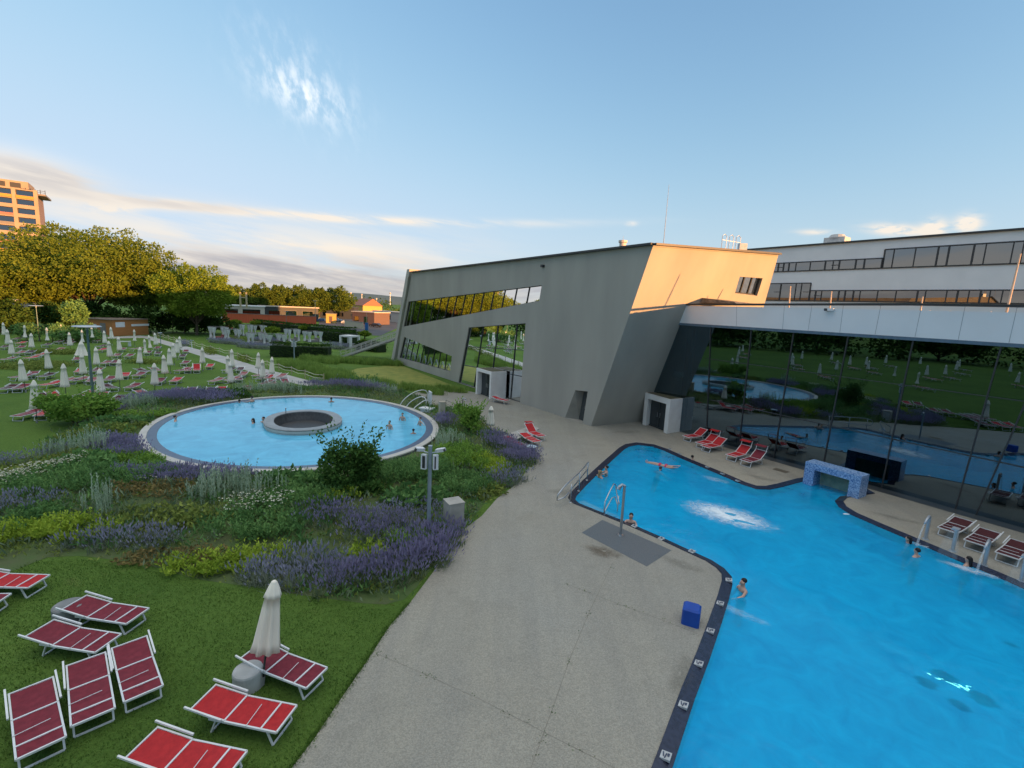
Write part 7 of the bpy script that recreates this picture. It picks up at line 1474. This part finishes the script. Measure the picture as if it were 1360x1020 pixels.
for x, yt, dist, lb in ((480.5, 390, 900, 'thin far mast right of the ochre house'), (518, 388, 800, 'far mast with round top before the wing'), (500, 396, 800, 'small far mast between the two taller ones'), (466, 388, 850, 'thin far mast beside the broad right tree')):
    p = at_range(x, 408, dist); t = at_range(x, yt, dist); o = empty('far_mast', (p.x, p.y, 0), 0, lb, 'mast', 'far masts on the horizon'); b = MB(); b.tube([(0, 0, 0), (0, 0, t.z)], [.9, .35], 6); b.build('pole', m_galv, o); b = MB(); b.ball((0, 0, t.z*.93), (1.6, 1.6, 1.2)); b.build('platform', m_pale, o)
# ------------------------------------------------------------------ apartment tower at the far left
TD = 255.0; tr_ = at_range(61.5, 400, TD); tr_.z = 0; tw = empty('apartment_tower', tuple(tr_), 0, 'tall sunlit apartment tower with yellow and red balconies at the far left', 'tower')
fd = Vector((-.80, -.60, 0)).normalized(); fn = Vector((fd.y, -fd.x, 0)); fn = fn if fn.dot(tr_) < 0 else -fn
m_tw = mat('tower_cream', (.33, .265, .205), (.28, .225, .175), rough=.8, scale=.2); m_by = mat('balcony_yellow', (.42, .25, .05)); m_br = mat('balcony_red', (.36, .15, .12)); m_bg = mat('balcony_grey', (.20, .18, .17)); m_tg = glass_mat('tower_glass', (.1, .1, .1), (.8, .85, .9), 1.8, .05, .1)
zt_ = at_range(61.5, 256, TD).z; FH = 3.2; BW = 5.7; nf = int(zt_/FH); nb_ = 11
def tq(x, y, z): return tr_+fd*x-fn*y+Z*z
def tbox(b, x0, x1, y0, y1, z0, z1, mi=0):
    vs = [tq(x, y, z) for z in (z0, z1) for x, y in ((x0, y0), (x1, y0), (x1, y1), (x0, y1))]; b.add(vs, [(0, 1, 2, 3), (7, 6, 5, 4), (4, 5, 1, 0), (5, 6, 2, 1), (6, 7, 3, 2), (7, 4, 0, 3)], mi)
b = MB(); tbox(b, 0, nb_*BW, 1.2, 16, 0, zt_); rel(b, tw).build('core', m_bg, tw)
for i in range(nb_+1): b = MB(); tbox(b, i*BW-.55, i*BW+.55, -.05, 1.25, 0, zt_+.3); rel(b, tw).build('pilaster', m_tw, tw)
rn = random.Random(12); f0_ = nf-13
b = MB()
for f in range(f0_, nf+1): tbox(b, -.5, nb_*BW+.5, .0, 1.22, zt_-(nf-f)*FH-.25, zt_-(nf-f)*FH+.1)
o = rel(b, tw).build('floor_slabs', m_tw, tw)
for f in range(f0_, nf):
    z = zt_-(nf-f)*FH
    for i in range(5):
        x0, x1 = i*BW+.6, (i+1)*BW-.6; b = MB(); tbox(b, x0, x1, 1.0, 1.15, z+.9, z+FH-.3); w_ = rel(b, tw).build('window', m_trim, tw); b = MB(); tbox(b, x0+.15, x1-.15, .97, .99, z+1.0, z+FH-.4); rel(b, tw).build('pane', m_tg, w_)
        c = rn.random(); m_ = m_by if (f, i) in ((nf-1, 0), (nf-1, 1), (nf-7, 1), (nf-6, 4), (nf-9, 3), (nf-7, 0)) else (m_br if (nf-f) in (3, 6) and i > 0 or c > .93 else (m_bg if c > .45 else m_tw)); b = MB(); tbox(b, x0-.1, x1+.1, -.35 if m_ is m_by else -.02, .1, z+.05, z+1.05); rel(b, tw).build('balcony', m_, tw)
b = MB(); tbox(b, 2, nb_*BW, 3, 15, zt_, zt_+FH); rel(b, tw).build('penthouse', m_tw, tw)
for x in (4, 8, 14, 19): b = MB(); tbox(b, x, x+2.8, 2.9, 3.0, zt_+.8, zt_+2.5); rel(b, tw).build('penthouse_window', m_trim, tw)
b = MB(); tbox(b, 14, nb_*BW, 4, 14, zt_+FH, zt_+FH*2.1); rel(b, tw).build('roof_house', m_char, tw); b = MB(); p = tq(13, 6, zt_+FH); b.bar(p, p+Z*4.5+fd*.6, 1.0); rel(b, tw).build('chimney', m_pale, tw)
b = MB(); tbox(b, -2.6, 1.5, 1.5, 14, zt_-1.2, zt_-.6); rel(b, tw).build('balcony_slab', m_bg, tw); b = MB(); b.bar(tq(-2.5, 1.6, zt_+.5), tq(4, 1.6, zt_+.5), .12); b.bar(tq(-2.5, 1.6, zt_-.1), tq(4, 1.6, zt_-.1), .12); [b.bar(tq(-2.5+k*1.3, 1.6, zt_-.6), tq(-2.5+k*1.3, 1.6, zt_+.9), .12) for k in range(5)]; rel(b, tw).build('roof_railing', m_trim, tw); b = MB(); b.ball(tq(27, 6, zt_+FH*2.1+1.5), (2, 2, 2)); rel(b, tw).build('roof_dome', m_pale, tw)
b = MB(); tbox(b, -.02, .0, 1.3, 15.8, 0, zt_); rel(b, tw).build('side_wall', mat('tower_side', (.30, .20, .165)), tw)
# ------------------------------------------------------------------ the rest of the bed lawn, left of the view: the hall glass mirrors it
rn = random.Random(21); taken = []
GM1 = 'parasols left of the view, mirrored in the hall glass'
while len(taken) < 34:
    x, y = rn.uniform(-84, -26), rn.uniform(-42, 30)
    if math.degrees(math.atan2(-x, max(y, .1))) < 50 or any((x-a)**2+(y-c)**2 < 36 for a, c in taken): continue
    taken.append((x, y)); put_parasol(Vector((x, y, -.03)), 'closed cream parasol that shows only mirrored in the hall glass', 'tied' if rn.random() < .2 else 'plain', rn.uniform(.95, 1.1), (rn.gauss(0, .02), rn.gauss(0, .02)), rn.random()*6, GM1)
    if len(taken) < 28:
        for s in (-1, 1): put_bed(Vector((x+s*1.1, y-1, 0)), rn.gauss(0, .3)+.4, 'sun bed that shows only mirrored in the hall glass', rn.choice(['wine', 'red']), .13, 'none', 'sun beds left of the view, mirrored in the hall glass')
for k, (x, y, h, r_) in enumerate([(-128, 82, 21, 14), (-132, 56, 22, 15), (-126, 28, 20, 14), (-128, 0, 22, 15), (-118, -28, 21, 14), (-108, -54, 20, 14), (-92, -76, 20, 14)]):
    tree('broadleaf_tree', 'dark tree left of the view that shows only mirrored in the hall glass', Vector((x, y, 0)), h*.58, r_, r_*.8, h*.05, 3200, 1.0, 'tree_dark', 'trees left of the view, mirrored in the hall glass', 26, 50+k, .4)
F = Plant(91); rn = F.rn
for a, c in (((-140, 100), (-118, 60)), ((-118, 60), (-112, 10)), ((-112, 10), (-104, -40)), ((-104, -40), (-80, -90))):
    a, c = Vector((*a, 0)), Vector((*c, 0))
    for k in range(int((c-a).length/2.2)):
        p = a.lerp(c, rn.random())+Vector((rn.gauss(0, 2), rn.gauss(0, 2), 0)); hh = rn.uniform(5, 10); F.blob(p+Z*hh*.5, (3.2, 3.2, hh*.5), 90, .9, 0, .5)
tag(F.out('undergrowth', LF['tree_dark']), 'dark undergrowth left of the view, mirrored in the hall glass', 'undergrowth', kind='stuff')
# short grass blades on the near lawn
F = Plant(41); rn = F.rn; k = 0
area = [G(*q).xy for q in [(-30, 1040), (-30, 745), (110, 742), (190, 754), (260, 773), (330, 783), (420, 797), (512, 808), (525, 815), (486, 878), (450, 930), (418, 978), (384, 1022), (370, 1040)]]
xs = [p.x for p in area]; ys = [p.y for p in area]
while k < 26000:
    x, y = rn.uniform(min(xs), max(xs)), rn.uniform(min(ys), max(ys))
    if not in_poly(x, y, area): continue
    k += 1; t = noise.noise(Vector((x*.5, y*.5, 1)))*.5+.45
    F.blade(Vector((x, y, -.03)), Vector((rn.gauss(0, .5), rn.gauss(0, .5), 1)).normalized(), rn.uniform(.03, .075), .016, .3, 0, t+rn.gauss(0, .3))
edge = [G(*q) for q in [(386, 1022), (418, 980), (450, 932), (486, 880), (517, 832), (545, 800)]]
for a, c in zip(edge, edge[1:]):
    for _ in range(int((c-a).length*260)):
        p = a.lerp(c, rn.random())+Vector((rn.gauss(-.03, .05), rn.gauss(0, .03), -.02)); F.blade(p, Vector((rn.gauss(.25, .5), rn.gauss(0, .5), 1)).normalized(), rn.uniform(.05, .13), .014, .35, 0, .4+rn.gauss(0, .3))
tag(F.out('grass', leaf_mat('lawn_blade', (.045, .10, .018), (.13, .225, .045), scale=.8)), 'short mown grass of the near lawn', 'grass', kind='stuff')
